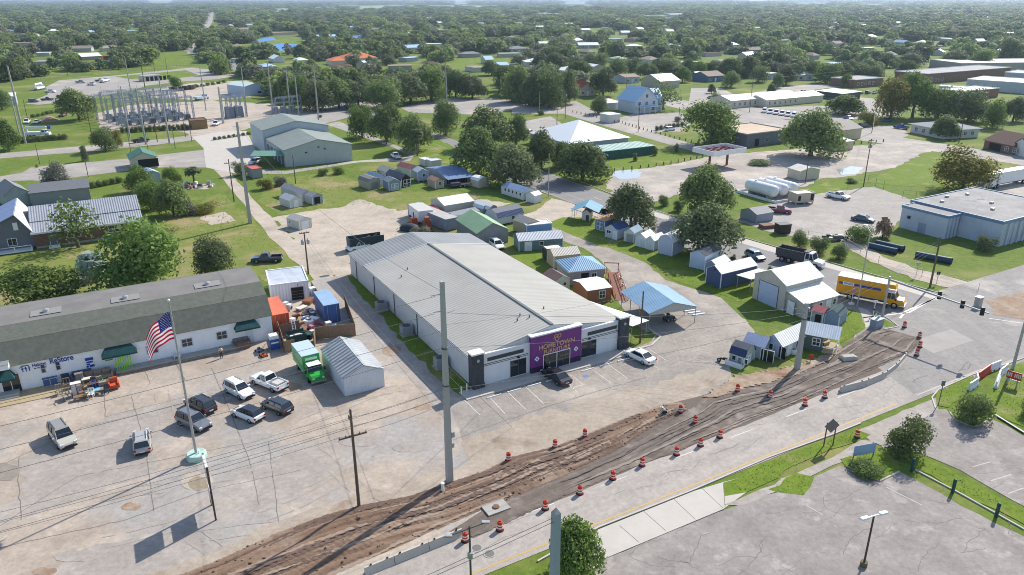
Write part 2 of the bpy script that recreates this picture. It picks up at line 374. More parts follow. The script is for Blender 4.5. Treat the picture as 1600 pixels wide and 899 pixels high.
ribbon('dirt_strip',[(215,925),(340,876),(435,832),(505,806),(565,790),(640,776),(700,755),(760,735),(800,714),(870,697),(920,678),(980,654),(1040,632),(1068,631)],[(330,985),(440,935),(525,900),(600,868),(675,832),(757,796),(800,779),(887,741),(960,706),(1014,671),(1045,655),(1074,641)],DIRT,9,n=420,k=40,h=dirt_h,rag=.05)
DL=[at(*p)for p in[(215,925),(340,876),(435,832),(505,806),(565,790),(640,776),(700,755),(760,735),(800,714),(870,697),(920,678),(980,654),(1040,632),(1068,631)]];DR=[at(*p)for p in[(330,985),(440,935),(525,900),(600,868),(675,832),(757,796),(800,779),(887,741),(960,706),(1014,671),(1045,655),(1074,641)]]
RUT=mat('wet_rut_soil',(.095,.06,.046),.9,col2=(.17,.112,.083),scale=2,width=.5);RUTL=mat('dry_rut_soil',(.33,.25,.19),.95,col2=(.26,.19,.145),scale=2,width=.5)
nD=300;LL,lenD=resample(DL,nD);RL,_=resample(DR,nD);mm=M();qr=random.Random(8)
for k in range(30):
 f0=qr.uniform(.04,.96);i0=qr.randint(0,nD-80);i1=min(nD-1,i0+qr.randint(40,200));ph=qr.uniform(0,6);w_=qr.uniform(.1,.32);am=qr.uniform(.01,.06);mt=RUTL if k%3==0 else RUT;prev=None
 for i in range(i0,i1):
  f=min(.97,max(.03,f0+am*math.sin(i*.03+ph)));s=lenD*i/(nD-1);wd=(RL[i]-LL[i]).length;dn=(RL[i]-LL[i]).normalized();p=LL[i].lerp(RL[i],f);z=9*LZ+dirt_h(s,wd*f,f)+.02;ww=w_*(.6+.5*math.sin(i*.7+ph)**2)
  a,b=p-dn*ww,p+dn*ww;cur=((a.x,a.y,z),(b.x,b.y,z))
  if prev:mm.add([prev[0],prev[1],cur[1],cur[0]],[(0,1,2,3)],mt)
  prev=cur
mm.build('wheel_ruts')['kind']='structure'
mm=M()
for k in range(260):
 i=qr.randint(0,nD-1);f=qr.choice([qr.uniform(.0,.3),qr.uniform(.8,1.0),qr.uniform(0,1)]);p=LL[i].lerp(RL[i],f);s=lenD*i/(nD-1);r_=qr.uniform(.03,.13);mm.ball((p.x,p.y,9*LZ+dirt_h(s,(RL[i]-LL[i]).length*f,min(1,f))+r_*.3),r_*qr.uniform(.8,1.5),r_,r_*.7,6,4,(RUT,DIRT,RUTL)[k%3])
o=mm.build('soil_clods');o['kind']='stuff'
TYM=mat('tyre_marks',(.315,.275,.24),.9,col2=(.375,.325,.28),scale=1.4,width=.5);mm=M()
for k in range(46):
 zone=k%3;x,y=((qr.uniform(120,520),qr.uniform(640,860)),(qr.uniform(780,1100),qr.uniform(590,670)),(qr.uniform(1020,1085),qr.uniform(520,575)),(qr.uniform(980,1560),qr.uniform(800,890)))[zone]
 p=at(x,y);a=(GRID+qr.choice([0,0,1.1,-1.0])+qr.gauss(0,.25));cv=qr.gauss(0,.012);n=qr.randint(14,40)if zone!=2 else 14
 for off in(-.8,.8):
  q=Vector(p);aa=a;pv=None
  for i in range(n):
   d_=Vector((math.cos(aa),math.sin(aa),0));nx=Vector((-d_.y,d_.x,0));c_=q+nx*off;w_=.09+.05*math.sin(i*.9+k)
   cur=(c_-nx*w_,c_+nx*w_)
   if pv and qr.random()>.12:mm.quad(*[(v.x,v.y,8.2*LZ+k*.0001)for v in(pv[0],cur[0],cur[1],pv[1])],m=TYM)
   pv=cur;q=q+d_*.5;aa+=cv
mm.build('tyre_marks')['kind']='structure'
sheet('dust_edge',[(170,925),(320,866),(430,818),(500,790),(560,773),(640,762),(700,738),(760,720),(800,698),(760,740),(700,762),(640,783),(560,800),(500,818),(430,845),(340,885),(230,935)],TANT,8,.5)
sheet('soil_bed',[(1000,668),(1045,632),(1100,618),(1150,600),(1250,575),(1320,545),(1350,520),(1440,528),(1400,570),(1290,615),(1100,690),(960,745),(830,800),(740,842),(700,832),(800,770)],GRAV,8,.1)
ribbon('gravel_strip',[(712,826),(757,798),(800,781),(887,743),(960,708),(1014,674),(1045,657),(1080,640),(1100,622),(1140,612),(1190,605),(1245,580),(1290,562),(1320,540),(1352,518),(1380,513)],[(738,840),(770,828),(830,800),(900,768),(960,742),(1030,716),(1062,704),(1100,688),(1130,676),(1170,658),(1225,638),(1285,612),(1320,596),(1372,574),(1425,552),(1440,530)],GRAV,12,n=260,k=18,h=lambda s,t,f:max(0,.03+.05*nz(s*.8,t)*min(1,min(f,1-f)*8)),rag=.06)
GL=[at(*p)for p in[(830,762),(887,743),(960,708),(1014,674),(1045,657),(1080,640),(1100,622),(1140,612),(1190,605),(1245,580),(1290,562),(1320,540),(1352,518),(1380,513)]];GRr=[at(*p)for p in[(860,786),(900,768),(960,742),(1030,716),(1062,704),(1100,688),(1130,676),(1170,658),(1225,638),(1285,612),(1320,596),(1372,574),(1425,552),(1440,530)]]
nG=260;gl_,lg=resample(GL,nG);gr_,_=resample(GRr,nG);mm=M();qg=random.Random(4);GD=mat('dark_road_base',(.13,.105,.09),.95,col2=(.19,.155,.13),scale=2,width=.5);GLt=mat('pale_road_base',(.3,.255,.22),.95,col2=(.23,.19,.16),scale=2,width=.5)
for k in range(34):
 f0=qg.uniform(.05,.95);i0=qg.randint(0,nG-50);i1=min(nG-1,i0+qg.randint(30,150));ph=qg.uniform(0,6);w_=qg.uniform(.08,.24);am=qg.uniform(.02,.1);prev=None
 for i in range(i0,i1):
  f=min(.96,max(.04,f0+am*math.sin(i*.025+ph)));p=gl_[i].lerp(gr_[i],f);dn=(gr_[i]-gl_[i]).normalized();ww=w_*(.5+.5*math.sin(i*.5+ph)**2)*min(1,(i-i0)*.08,(i1-i)*.08);a,b=p-dn*ww,p+dn*ww;cur=((a.x,a.y,.145+k*.0003),(b.x,b.y,.145+k*.0003))
  if prev:mm.add([prev[0],prev[1],cur[1],cur[0]],[(0,1,2,3)],GLt if k%3==0 else GD)
  prev=cur
mm.build('wheel_ruts')['kind']='structure'
ribbon('dirt_edge',[(1098,622),(1150,588),(1190,582),(1245,572),(1285,556),(1312,540)],[(1120,622),(1165,606),(1210,598),(1250,584),(1292,565),(1318,548)],DIRTL,14,n=80,k=8,h=lambda s,t,f:max(0,.06+.1*nz(s,t*1.5)*min(1,min(f,1-f)*6)),rag=.25)
sheet('tan_track',[(720,690),(860,640),(1000,605),(1110,575),(1140,585),(1100,622),(1072,640),(970,672),(870,708),(790,735),(728,752)],TANT,6,.6)
sheet('sand_verge',[(480,905),(600,865),(680,828),(735,838),(640,872),(560,915),(480,945)],SAND,13,.12)
sheet('sidewalk',[(905,885),(935,828),(1084,768),(1130,754),(1165,745),(1200,745),(1132,795),(950,870),(920,895)],WALK,11)
sheet('footpath',[(1128,790),(1172,772),(1240,742),(1300,716),(1345,688),(1366,690),(1345,712),(1300,728),(1265,745),(1215,768),(1160,790)],LOTG,11,.08)
sheet('asphalt_lot',[(860,990),(950,871),(1132,797),(1215,770),(1268,748),(1312,728),(1372,752),(1405,738),(1500,790),(1620,850),(1720,910),(1650,1050),(900,1050)],ASPL,10,.1)
sheet('side_lot',[(1390,700),(1420,690),(1440,655),(1460,640),(1478,640),(1490,655),(1520,668),(1548,654),(1600,682),(1720,740),(1720,880),(1600,792),(1500,735),(1440,710)],ASPL,10,.1)
sheet('driveway',[(1340,672),(1400,648),(1462,622),(1466,640),(1440,655),(1425,690),(1385,700),(1360,690)],LOTG,11,.08)
for k,pl in enumerate([[(1130,755),(1205,722),(1285,690),(1340,672),(1360,680),(1340,690),(1295,705),(1255,722),(1165,770),(1132,776)],[(1200,765),(1245,741),(1272,746),(1255,774),(1212,769)],[(1312,718),(1350,702),(1400,716),(1406,736),(1372,753),(1322,729)],[(1398,700),(1432,712),(1500,746),(1620,812),(1620,832),(1500,770),(1430,733)],[(1462,614),(1520,588),(1532,603),(1482,638),(1464,634)],[(1534,616),(1600,590),(1700,560),(1700,720),(1600,668),(1552,646)],[(1498,652),(1532,640),(1552,650),(1520,666)],[(1366,490),(1384,500),(1402,510),(1376,512)],[(1570,572),(1600,565),(1640,560),(1640,580),(1585,584)]]):
 sheet('grass_verge',pl,GRL,13,.14)
sheet('junction_walk',[(1340,480),(1356,485),(1368,498),(1375,512),(1352,512),(1350,500)],WALK,12)
K=M()
def kerb(pts,w=.16,h=.13,m=WALK,mm=K):
 P=[at(*p)for p in pts]
 for a,b in zip(P,P[1:]):
  d=b-a;nx=Vector((-d.y,d.x,0)).normalized()*w/2;v=[a-nx,b-nx,b+nx,a+nx]
  if(v[1]-v[0]).cross(v[2]-v[0]).z<0:v=v[::-1]
  mm.add([(p.x,p.y,0)for p in v]+[(p.x,p.y,h)for p in v],[(4,5,6,7),(0,1,5,4),(1,2,6,5),(2,3,7,6),(3,0,4,7)],m)
kerb([(840,878),(935,825),(1084,766),(1200,716),(1300,680),(1345,662)]);kerb([(1462,640),(1456,622),(1466,610),(1520,586),(1560,574),(1600,560)])
kerb([(1484,645),(1492,657),(1520,668),(1530,666),(1555,649)]);kerb([(1555,650),(1600,678)],.25,.2,STEELD)
kerb([(1369,488),(1390,500),(1404,511),(1378,516)]);kerb([(1405,738),(1374,753),(1322,729)]);kerb([(1430,735),(1500,772),(1600,828)])
kerb([(1130,796),(950,871)],.12,.1);kerb([(790,280),(862,306)]);kerb([(1012,513),(1032,527),(1018,540),(985,549)],.3,.12)
kerb([(893,326),(1050,380),(1150,424),(1330,484)]);kerb([(905,283),(1000,322),(1180,377),(1330,420),(1480,462)])
K.build('kerb')['kind']='structure'
J=M()
for a,b in[((968,822),(998,848)),((1005,799),(1040,830)),((1052,780),(1088,814)),((1096,763),(1130,795)),((1130,756),(1133,794))]:strip([a,b],.06,CRACK,12*LZ,J)
rr=random.Random(3)
for k in range(34):
 x,y=rr.uniform(960,1590),rr.uniform(760,895)
 if y<800 and x<1200 or(x>1400 and y<780):continue
 pts=[(x,y)];a=rr.choice([.2,.5,2.2,2.7])+rr.uniform(-.3,.3)
 for q in range(rr.randint(3,7)):
  a+=rr.uniform(-.5,.5);x+=14*math.cos(a);y+=9*math.sin(a);pts.append((x,y))
 strip(pts,.035+rr.random()*.03,CRACK,11*LZ,J,jit=.06)
for k in range(16):
 x,y=rr.uniform(1440,1600),rr.uniform(680,780)
 if y<650+(x-1440)*.5 or y>705+(x-1440)*.5:continue
 pts=[(x,y)];a=rr.choice([.4,2.5])
 for q in range(5):a+=rr.uniform(-.4,.4);x+=12*math.cos(a);y+=8*math.sin(a);pts.append((x,y))
 strip(pts,.04,CRACK,11*LZ,J,jit=.05)
for k in range(26):
 s_,t_=rr.uniform(20,95),rr.uniform(46,53);pts=[gp(s_,t_)]
 for q in range(4):s_+=rr.uniform(.4,1.6);t_+=rr.uniform(-.5,.5);pts.append(gp(s_,t_))
 strip(pts,.04,CRACK,10*LZ,J,world=True)
strip([(708,688),(760,668),(860,634),(960,604),(1010,590)],.07,CRACK,8*LZ,J,jit=.03)
J.build('pavement_cracks')['kind']='structure'
K=M()
strip([gp(-160,45.85),gp(80,45.85)],.16,MARKY,11*LZ,K,True)
strip([gp(84,45.9),gp(98,45.9)],.16,MARKF,11*LZ,K,True)
for s in range(-60,84,9):
 strip([gp(s,50.4),gp(s+3.4,50.4)],.13,MARKW,11*LZ,K,True);strip([gp(s+3.4,50.4),gp(s+9,50.42)],.07,MARKF,11*LZ,K,True)
for s in range(100,300,9):strip([gp(s+22,52.5),gp(s+25,52.5)],.15,MARKW,12*LZ,K,True);strip([gp(s+22,49),gp(s+25,49)],.15,MARKW,12*LZ,K,True)
for t in range(74,400,10):strip([gp(107.4+(max(0,90-t)*.06),t),gp(107.4+max(0,90-t)*.06,t+3.2)],.14,MARKW,8*LZ,K,True)
strip([gp(103.4,74),gp(103.3,400)],.12,MARKF,8*LZ,K,True);strip([gp(99.9,78),gp(99.7,330)],.12,MARKF,8*LZ,K,True)
strip([gp(111.8,95),gp(111.8,400)],.12,MARKF,8*LZ,K,True)
strip([(1348,497),(1420,489),(1462,465)],.35,MARKW,12*LZ,K);strip([(1406,498),(1415,487),(1468,464)],.35,MARKW,12*LZ,K)
strip([(1545,498),(1600,506)],.2,MARKW,12*LZ,K)
for a,b in[((726,626),(750,649)),((764,620),(789,647)),((792,612),(821.5,640)),((819,602.5),(849.5,631.5)),((893,605),(903,614)),((930,581),(955,599.5)),((949,569),(980,591.5)),((1016,547),(1040,563)),((1020,571),(1030,578))]:
 strip([a,b],.11,MARKW,8*LZ,K)
hq=[(881,588),(893,586),(911,602),(893,606.5)]
for a,b in zip(hq,hq[1:]+hq[:1]):strip([a,b],.1,MARKW,8*LZ,K)
for u in(.25,.5,.75):
 a=(hq[0][0]+(hq[3][0]-hq[0][0])*u,hq[0][1]+(hq[3][1]-hq[0][1])*u);b=(hq[1][0]+(hq[2][0]-hq[1][0])*(u-.2),hq[1][1]+(hq[2][1]-hq[1][1])*(u-.2))
 strip([a,b],.1,MARKW,8*LZ,K)
strip([(912,589.5),(919,587.5)],.8,MARKB,8*LZ,K)
for a,b in[((1375,680),(1380,700)),((1520,730),(1548,722)),((1548,752),(1580,742)),((1575,772),(1600,763)),((1385,762),(1440,790)),((1260,790),(1285,805))]:strip([a,b],.12,MARKF,11*LZ,K)
K.build('road_marking')['kind']='structure'
sheet('street',[(-200,268),(0,240),(146,227),(260,217),(340,205),(345,213),(260,225),(146,236),(0,248),(-200,278)],PAVE,3)
sheet('parking_bays',[(-120,300),(0,276),(35,270),(48,262),(200,248),(320,234),(345,240),(330,262),(240,262),(175,270),(110,278),(75,284),(48,282),(0,284),(-120,312)],PAVE,3)
sheet('plaza',[(300,214),(345,206),(385,205),(402,240),(398,262),(372,272),(350,268),(322,262),(318,232)],WALK,5)
sheet('station_drive',[(385,262),(445,268),(552,252),(640,245),(618,232),(560,212),(520,198),(505,195),(530,190),(600,220),(650,240),(640,252),(560,254),(447,272),(385,272)],PAVE,4)
sheet('substation_gravel',[(148,178),(205,164),(330,158),(420,162),(480,176),(500,192),(420,194),(370,206),(300,212),(262,196),(200,202),(160,206)],SAND,3,.4)
sheet('depot_lot',[(75,148),(72,136),(92,126),(170,119),(300,106),(345,110),(372,118),(340,124),(280,128),(230,134),(205,142),(180,146),(120,158),(60,164),(40,162)],PAVE,4)
sheet('depot_grass',[(180,120),(290,110),(312,118),(250,126),(205,124)],GRL,6)
sheet('storage_lot',[(215,142),(300,130),(385,126),(420,138),(390,152),(330,158),(230,152)],SAND,5,.3)
sheet('far_road',[(292,84),(302,64),(314,44),(322,26),(326,20),(334,20),(332,34),(322,52),(312,70),(304,84)],PAVE,2)
sheet('roundabout',[(625,168),(700,152),(790,155),(830,165),(800,172),(760,180),(700,178),(640,176)],PAVE,4)
sheet('side_street',[(470,168),(560,152),(600,158),(625,168),(560,180),(480,200),(440,210),(470,190)],PAVE,3)
sheet('back_lane',[(800,170),(900,158),(960,190),(1100,230),(1180,245),(1170,252),(1080,236),(940,196),(880,178),(800,178)],PAVE,4)
sheet('clinic_lot',[(955,188),(990,178),(1062,176),(1092,186),(1062,206),(1000,208),(972,200)],PAVE,5)
sheet('store_lot',[(808,192),(860,182),(882,196),(850,212),(800,210)],PAVE,5)
sheet('fuel_yard',[(940,280),(955,270),(1060,256),(1100,246),(1180,238),(1290,230),(1420,224),(1500,228),(1440,240),(1400,262),(1330,275),(1280,280),(1260,292),(1160,300),(1080,300),(1000,322),(962,306)],mat('worn_yard',(.40,.35,.305),.9,col2=(.31,.275,.245),scale=.2,width=.35,col3=(.48,.41,.345),scale3=.09,m3=.56,w3=.14,bump=.2,bscale=6,detail=9),6,.4)
sheet('depot_yard',[(1150,345),(1165,332),(1240,308),(1300,300),(1365,292),(1440,318),(1400,350),(1370,372),(1280,378),(1200,362)],PAVE,6,.25)
sheet('upper_street',[(1030,150),(1130,168),(1200,182),(1290,200),(1360,208),(1480,226),(1620,248),(1620,262),(1480,240),(1360,222),(1290,212),(1180,196),(1100,180),(1020,160)],PAVE,5)
sheet('back_street',[(1075,168),(1080,138),(1128,138),(1150,150),(1225,136),(1300,129),(1345,128),(1346,134),(1300,137),(1230,146),(1160,160),(1120,174)],PAVE,5)
sheet('town_lots',[(1130,165),(1200,168),(1300,165),(1340,152),(1420,160),(1400,180),(1300,190),(1200,185)],PAVE,4)
sheet('ranch_drive',[(1360,196),(1410,198),(1420,212),(1400,220),(1340,206)],PAVE,6)
sheet('truck_yard',[(1500,300),(1540,282),(1620,270),(1700,300),(1620,330),(1560,318)],PAVE,6)
sheet('dirt_path',[(1312,378),(1340,372),(1380,402),(1450,425),(1540,448),(1620,470),(1620,486),(1540,462),(1440,440),(1360,410)],SAND,8,.25)
sheet('verge_walk',[(1000,325),(1180,378),(1330,422),(1470,464),(1466,470),(1325,428),(1170,384),(995,330)],WALK,8)
sheet('dug_ground',[(1540,470),(1600,455),(1680,470),(1680,520),(1600,500),(1550,492)],DIRTL,13,.4)
for k,pl in enumerate([[(880,340),(850,350),(905,372),(960,392),(1010,410),(1060,442),(1090,450),(1180,478),(1260,500),(1290,480),(1180,430),(1050,385),(960,345),(930,340)],[(800,395),(870,385),(910,395),(945,418),(930,425),(880,412),(860,450),(800,400)],[(1180,540),(1240,565),(1310,540),(1350,515),(1345,490),(1318,480),(1255,520)],[(570,190),(640,225),(700,270),(790,300),(850,310),(760,262),(700,225),(640,195)],[(905,262),(1000,236),(1095,240),(1020,262),(960,268),(945,290),(900,280)],[(1150,328),(1290,285),(1350,285),(1300,300),(1240,308),(1165,332)],[(1350,285),(1400,262),(1450,238),(1560,258),(1500,296),(1400,290)]]):
 sheet('green_lawn',pl,GRL,7 if k!=2 else 13,.2)
sheet('puddle',[(960,268),(985,265),(1004,270),(998,278),(970,281),(958,275)],PUD,8,.2)
sheet('puddle',[(1306,266),(1330,260),(1350,262),(1338,272),(1315,274)],PUD,8,.2)
FIELD=mat('far_pasture',(.25,.3,.11),.9,col2=(.19,.25,.08),scale=.004,width=.4)
for k,pl in enumerate([[(330,14),(600,9),(870,10),(860,13),(600,13),(420,16)],[(230,103),(240,86),(300,80),(318,84),(312,98),(290,102)],[(700,104),(715,92),(795,90),(800,104),(760,112)],[(700,150),(730,132),(785,132),(790,146),(740,152)],[(1032,120),(1040,106),(1080,104),(1085,116)],[(270,45),(300,26),(360,26),(350,60),(300,80)],[(650,14),(1050,12),(1050,15),(650,18)],[(395,84),(400,66),(470,62),(480,80)]]):
 sheet('pasture',pl,FIELD if k in(0,6)else GRL,1+(k==0),0)
def profile(rt,s,h,rise):
 if rt=='gable':return[(0,h),(s/2,h+rise),(s,h)]
 if rt=='gambrel':return[(0,h),(s*.14,h+rise*.62),(s/2,h+rise),(s*.86,h+rise*.62),(s,h)]
 if rt=='shed':return[(0,h),(s,h+rise)]
 if rt=='shedb':return[(0,h+rise),(s,h)]
 if rt=='arch':return[(s/2-s/2*math.cos(a*math.pi/8),h+rise*math.sin(a*math.pi/8))for a in range(9)]
 if rt=='salt':return[(0,h),(s*.35,h+rise),(s,h)]
 return[(0,h),(s,h)]
def roof_slabs(mm,prof,axis,t0,t1,over,th,m,ends=.2,segm=None):
 P=[Vector((a,z,0))for a,z in prof]
 d0=(P[0]-P[1]).normalized();d1=(P[-1]-P[-2]).normalized()
 P[0]=P[0]+d0*over;P[-1]=P[-1]+d1*over
 for i in range(len(P)-1):
  a,b=P[i],P[i+1];d=(b-a).normalized();n=Vector((-d.y,d.x,0))
  if n.y<0:n=-n
  e=n*.012
  q=[a+e,b+e,b+n*th,a+n*th]
  mm.ext([(p.x,p.y)for p in q],axis,t0-ends,t1+ends,segm[i]if segm else m)
def side_xform(side,W,D):
 if side=='F':return lambda u,d,z:(u,-d,z)
 if side=='R':return lambda u,d,z:(W+d,u,z)
 if side=='B':return lambda u,d,z:(W-u,D+d,z)
 return lambda u,d,z:(-d,D-u,z)
def pbox(mm,f,u0,u1,d0,d1,z0,z1,m):
 vs=[f(u,d,z)for z in(z0,z1)for u,d in((u0,d0),(u1,d0),(u1,d1),(u0,d1))]
 mm.add(vs,[(0,1,2,3),(7,6,5,4),(4,5,1,0),(5,6,2,1),(6,7,3,2),(7,4,0,3)],m)
def feature(root,W,D,ft,trim):
 k,side=ft[0],ft[1];f=side_xform(side,W,D)
 if k=='win':
  _,_,u,z,w,h=ft[:6];tm=ft[6]if len(ft)>6 else trim
  mm=M();pbox(mm,f,u,u+w,0,.03,z,z+h,GLASS);o=mm.build('window',root)
  mm=M();t=min(.1,w*.12)
  for a in((u-t,u,z-t,z+h+t),(u+w,u+w+t,z-t,z+h+t),(u,u+w,z+h,z+h+t),(u,u+w,z-t,z)):pbox(mm,f,a[0],a[1],0,.06,a[2],a[3],tm)
  if w>.7:pbox(mm,f,u+w/2-.03,u+w/2+.03,.03,.055,z,z+h,tm)
  if h>.8:pbox(mm,f,u,u+w,.03,.05,z+h/2-.03,z+h/2+.03,tm)
  mm.build('frame',o)
 elif k=='door':
  _,_,u,w,h,dm=ft[:6];tm=ft[6]if len(ft)>6 else trim
  mm=M();pbox(mm,f,u,u+w,0,.04,.06,h,dm);o=mm.build('door',root)
  mm=M();t=.09
  for a in((u-t,u,.02,h+t),(u+w,u+w+t,.02,h+t),(u,u+w,h,h+t)):pbox(mm,f,a[0],a[1],0,.07,a[2],a[3],tm)
  if w>1.3:pbox(mm,f,u+w/2-.035,u+w/2+.035,.04,.06,.06,h,tm)
  mm.build('frame',o)
  mm=M();pbox(mm,f,u+w*.42,u+w*.42+.06,.07,.12,.95,1.08,STEELD);mm.build('handle',o)
 elif k=='xdoor':
  _,_,u,w,h,dm=ft[:6];tm=ft[6]
  for q in(0,1):
   a0,a1=u+q*w/2+.02,u+(q+1)*w/2-.02
   mm=M();pbox(mm,f,a0,a1,0,.04,.1,h,dm);o=mm.build('door',root);mm=M();t=.1
   for a in((a0,a0+t,.1,h),(a1-t,a1,.1,h),(a0,a1,h-t,h),(a0,a1,.1,.1+t),(a0,a1,h*.5,h*.5+t)):pbox(mm,f,a[0],a[1],.04,.065,a[2],a[3],tm)
   for z0,z1 in((.2,h*.5),):
    pa,pb=(a0+t,a1-t)if q==0 else(a1-t,a0+t)
    vs=[f(pa,.05,z0),f(pa+(.1 if q==0 else-.1),.05,z0),f(pb,.05,z1),f(pb-(.1 if q==0 else-.1),.05,z1)]
    mm.add(vs,[(0,1,2,3)],tm)
   mm.build('brace',o)
 elif k=='roll':
  _,_,u,w,h,dm=ft[:6];tm=ft[6]if len(ft)>6 else trim
  mm=M();pbox(mm,f,u,u+w,0,.03,.02,h,dm)
  for i in range(1,int(h/.5)):pbox(mm,f,u,u+w,.03,.036,i*.5,i*.5+.02,GALV)
  o=mm.build('garage_door',root);mm=M()
  for a in((u-.08,u,0,h+.08),(u+w,u+w+.08,0,h+.08),(u,u+w,h,h+.08)):pbox(mm,f,a[0],a[1],0,.06,a[2],a[3],tm)
  mm.build('frame',o)
 elif k=='vent':
  _,_,u,z,w,h=ft[:6]
  mm=M();pbox(mm,f,u,u+w,0,.05,z,z+h,BLACK);mm.build('vent',root)
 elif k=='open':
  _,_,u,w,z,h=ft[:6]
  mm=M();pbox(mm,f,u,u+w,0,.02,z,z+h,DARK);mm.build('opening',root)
def house(name,label,cat,A,B,D,h,rise,rt='gable',axis='y',wall=WHITE,roof=None,over=.22,feat=(),trim=None,grp=None,snap=True,th=.1,corners=None,base=0,ends=None,segm=None,W=None,ang=None,skirt=True):
 a,an,w=span(A,B,snap)if B is not None else(at(*A),ang,W)
 if ang is not None:an=ang
 W=W or w;trim=trim or WHITE
 root=thing(name,label,cat,a,an,grp)
 mm=M();z0=base
 if rt=='hip':
  mm.box(0,W,0,D,z0,h,wall);mm.build('wall',root)
  o_=over;r=M();ins=min(W,D)/2
  e=[(-o_,-o_,h),(W+o_,-o_,h),(W+o_,D+o_,h),(-o_,D+o_,h)]
  if W>=D:rg=[(ins,D/2,h+rise),(W-ins+.02,D/2,h+rise)];fs=[(0,1,5,4),(1,2,5),(2,3,4,5),(3,0,4)]
  else:rg=[(W/2,ins,h+rise),(W/2,D-ins+.02,h+rise)];fs=[(0,1,4),(1,2,5,4),(2,3,5),(3,0,4,5)]
  r.add(e+rg,fs+[(3,2,1,0)],roof)
  r.box(-o_,W+o_,-o_,D+o_,h-.12,h-.01,trim);r.build('roof',root)
 elif rt=='flat':
  mm.box(0,W,0,D,z0,h,wall);mm.build('wall',root)
  r=M();p=.18;r.box(-.06,W+.06,-.06,D+.06,h+.004,h+.06,roof)
  for b in((-.1,W+.1,-.1,.1),(-.1,W+.1,D-.1,D+.1),(-.1,.1,.1,D-.1),(W-.1,W+.1,.1,D-.1)):r.box(*b,h+.06,h+.06+(rise or.15),trim)
  r.build('roof',root)
 else:
  s,t=(W,D)if axis=='y' else(D,W)
  pr=profile(rt,s,h,rise)
  if rt in('shed','shedb')or len(pr)==2:poly=[(0,z0)]+pr+[(s,z0)]
  else:poly=[(0,z0)]+pr+[(s,z0)]
  mm.ext(poly[::-1]if axis=='y' else poly,axis,0,t,wall);mm.build('wall',root)
  r=M();roof_slabs(r,pr,axis,0,t,over,th,roof,ends if ends is not None else min(.2,over),segm);r.build('roof',root)
 if corners:
  c=M()
  for x,y in((0,0),(W,0),(0,D),(W,D)):c.box(x-.06,x+.06,y-.06,y+.06,z0,h,corners)
  c.build('trim',root)
 if base:
  c=M()
  for x in(.2,W/2,W-.2):
   for y in(.2,D-.2):c.box(x-.12,x+.12,y-.12,y+.12,0,base,CONC)
  c.build('foundation',root)
 for ft in feat:feature(root,W,D,ft,trim)
 root['W']=W;root['D']=D
 return root
STW=siding('c9cacc','X',.35,'store_side_cladding');STF=paint('dcdee2',.55,name='store_front_stucco')
STR=mat('store_roof_metal',hexc('b0ada6'),.85,col2=hexc('a3a09a'),scale=.12,width=.35,wave=('Y',.62),wamp=.4,spec=.06,detail=8)
STR2=mat('store_back_roof',hexc('8e9091'),.65,col2=hexc('808284'),scale=.15,width=.35,wave=('X',.62),wamp=.2)
PURP=paint('773a82',.5,name='purple_facade',var=.8);CHAR=mat('charcoal_split_face',hexc('4a4d52'),.85,col2=hexc('3a3c41'),scale=2.5,bump=.5,bscale=5)
GOLD=mat('gold_letters',hexc('c9a274'),.45)
a0,ang0,_=span((741,607),(978,546.5));W0=(at(978,546.5)-at(741,607)).length;D0=48.6;DM=40.5
store=thing('furniture_store','long grey metal furniture store with a purple entrance front and gold letters','store',a0,ang0)
pg=[(0,0),(0,3.95),(W0/2,6.0),(W0,3.95),(W0,0)]
M().ext(pg[::-1],'y',.25,D0,STW).build('wall',store)
mm=M();mm.box(.5,W0-.5,-.06,.24,0,4.35,STF);mm.box(.5,W0-.5,-.1,.24,4.352,4.5,WHITE);mm.build('front_wall',store)
mm=M();roof_slabs(mm,[(0,3.95),(W0/2,6.0),(W0,3.95)],'y',.26,DM,.18,.1,STR,0);mm.build('roof',store)
mm=M();roof_slabs(mm,[(0,3.95),(W0/2,6.0),(W0,3.95)],'y',DM+.004,D0,.18,.085,STR2,.1);mm.build('back_roof',store)
mm=M();mm.box(W0/2-.2,W0/2+.2,.3,DM,6.1,6.2,mat('ridge_cap',hexc('6a6e6e'),.5));mm.build('ridge_cap',store)
mm=M();mm.tube((-.12,DM,4.07),(W0/2,DM,6.13),.09,m=WHITE);mm.tube((W0+.12,DM,4.07),(W0/2,DM,6.13),.09,m=WHITE);mm.build('flashing',store)
mm=M();mm.box(-.34,-.2,.3,D0,3.8,3.95,GALV);mm.box(W0+.2,W0+.34,.3,D0,3.8,3.95,GALV)
for y in(9,18,27,36,45):mm.box(-.12,-.02,y,y+.1,0,3.8,STEELD)
mm.build('gutter',store)
for x in(-.45,W0-1.15):
 mm=M();mm.box(x,x+1.6,-.55,.6,0,4.85,CHAR);mm.box(x-.12,x+1.72,-.67,.72,4.852,5.05,WHITE);mm.box(x-.08,x+1.68,-.63,-.56,0,.8,CHAR)
 p=mm.build('pillar',store);q=M();q.lathe([(.0,0),(.22,0),(.22,.05),(0,.05)],10,GALV);q=q.build('medallion',p);q.location=(x+.8,-.56,4.0);q.rotation_euler=(R(90),0,0)
px0,px1=8.15,16.0
mm=M();mm.box(px0,px1,-.45,.3,.9,5.3,PURP);mm.box(px0,px1,-.47,.3,0,.898,paint('3a2347',.6));mm.box(px0-.1,px1+.1,-.55,.4,5.302,5.48,WHITE);fac=mm.build('entrance_front',store)
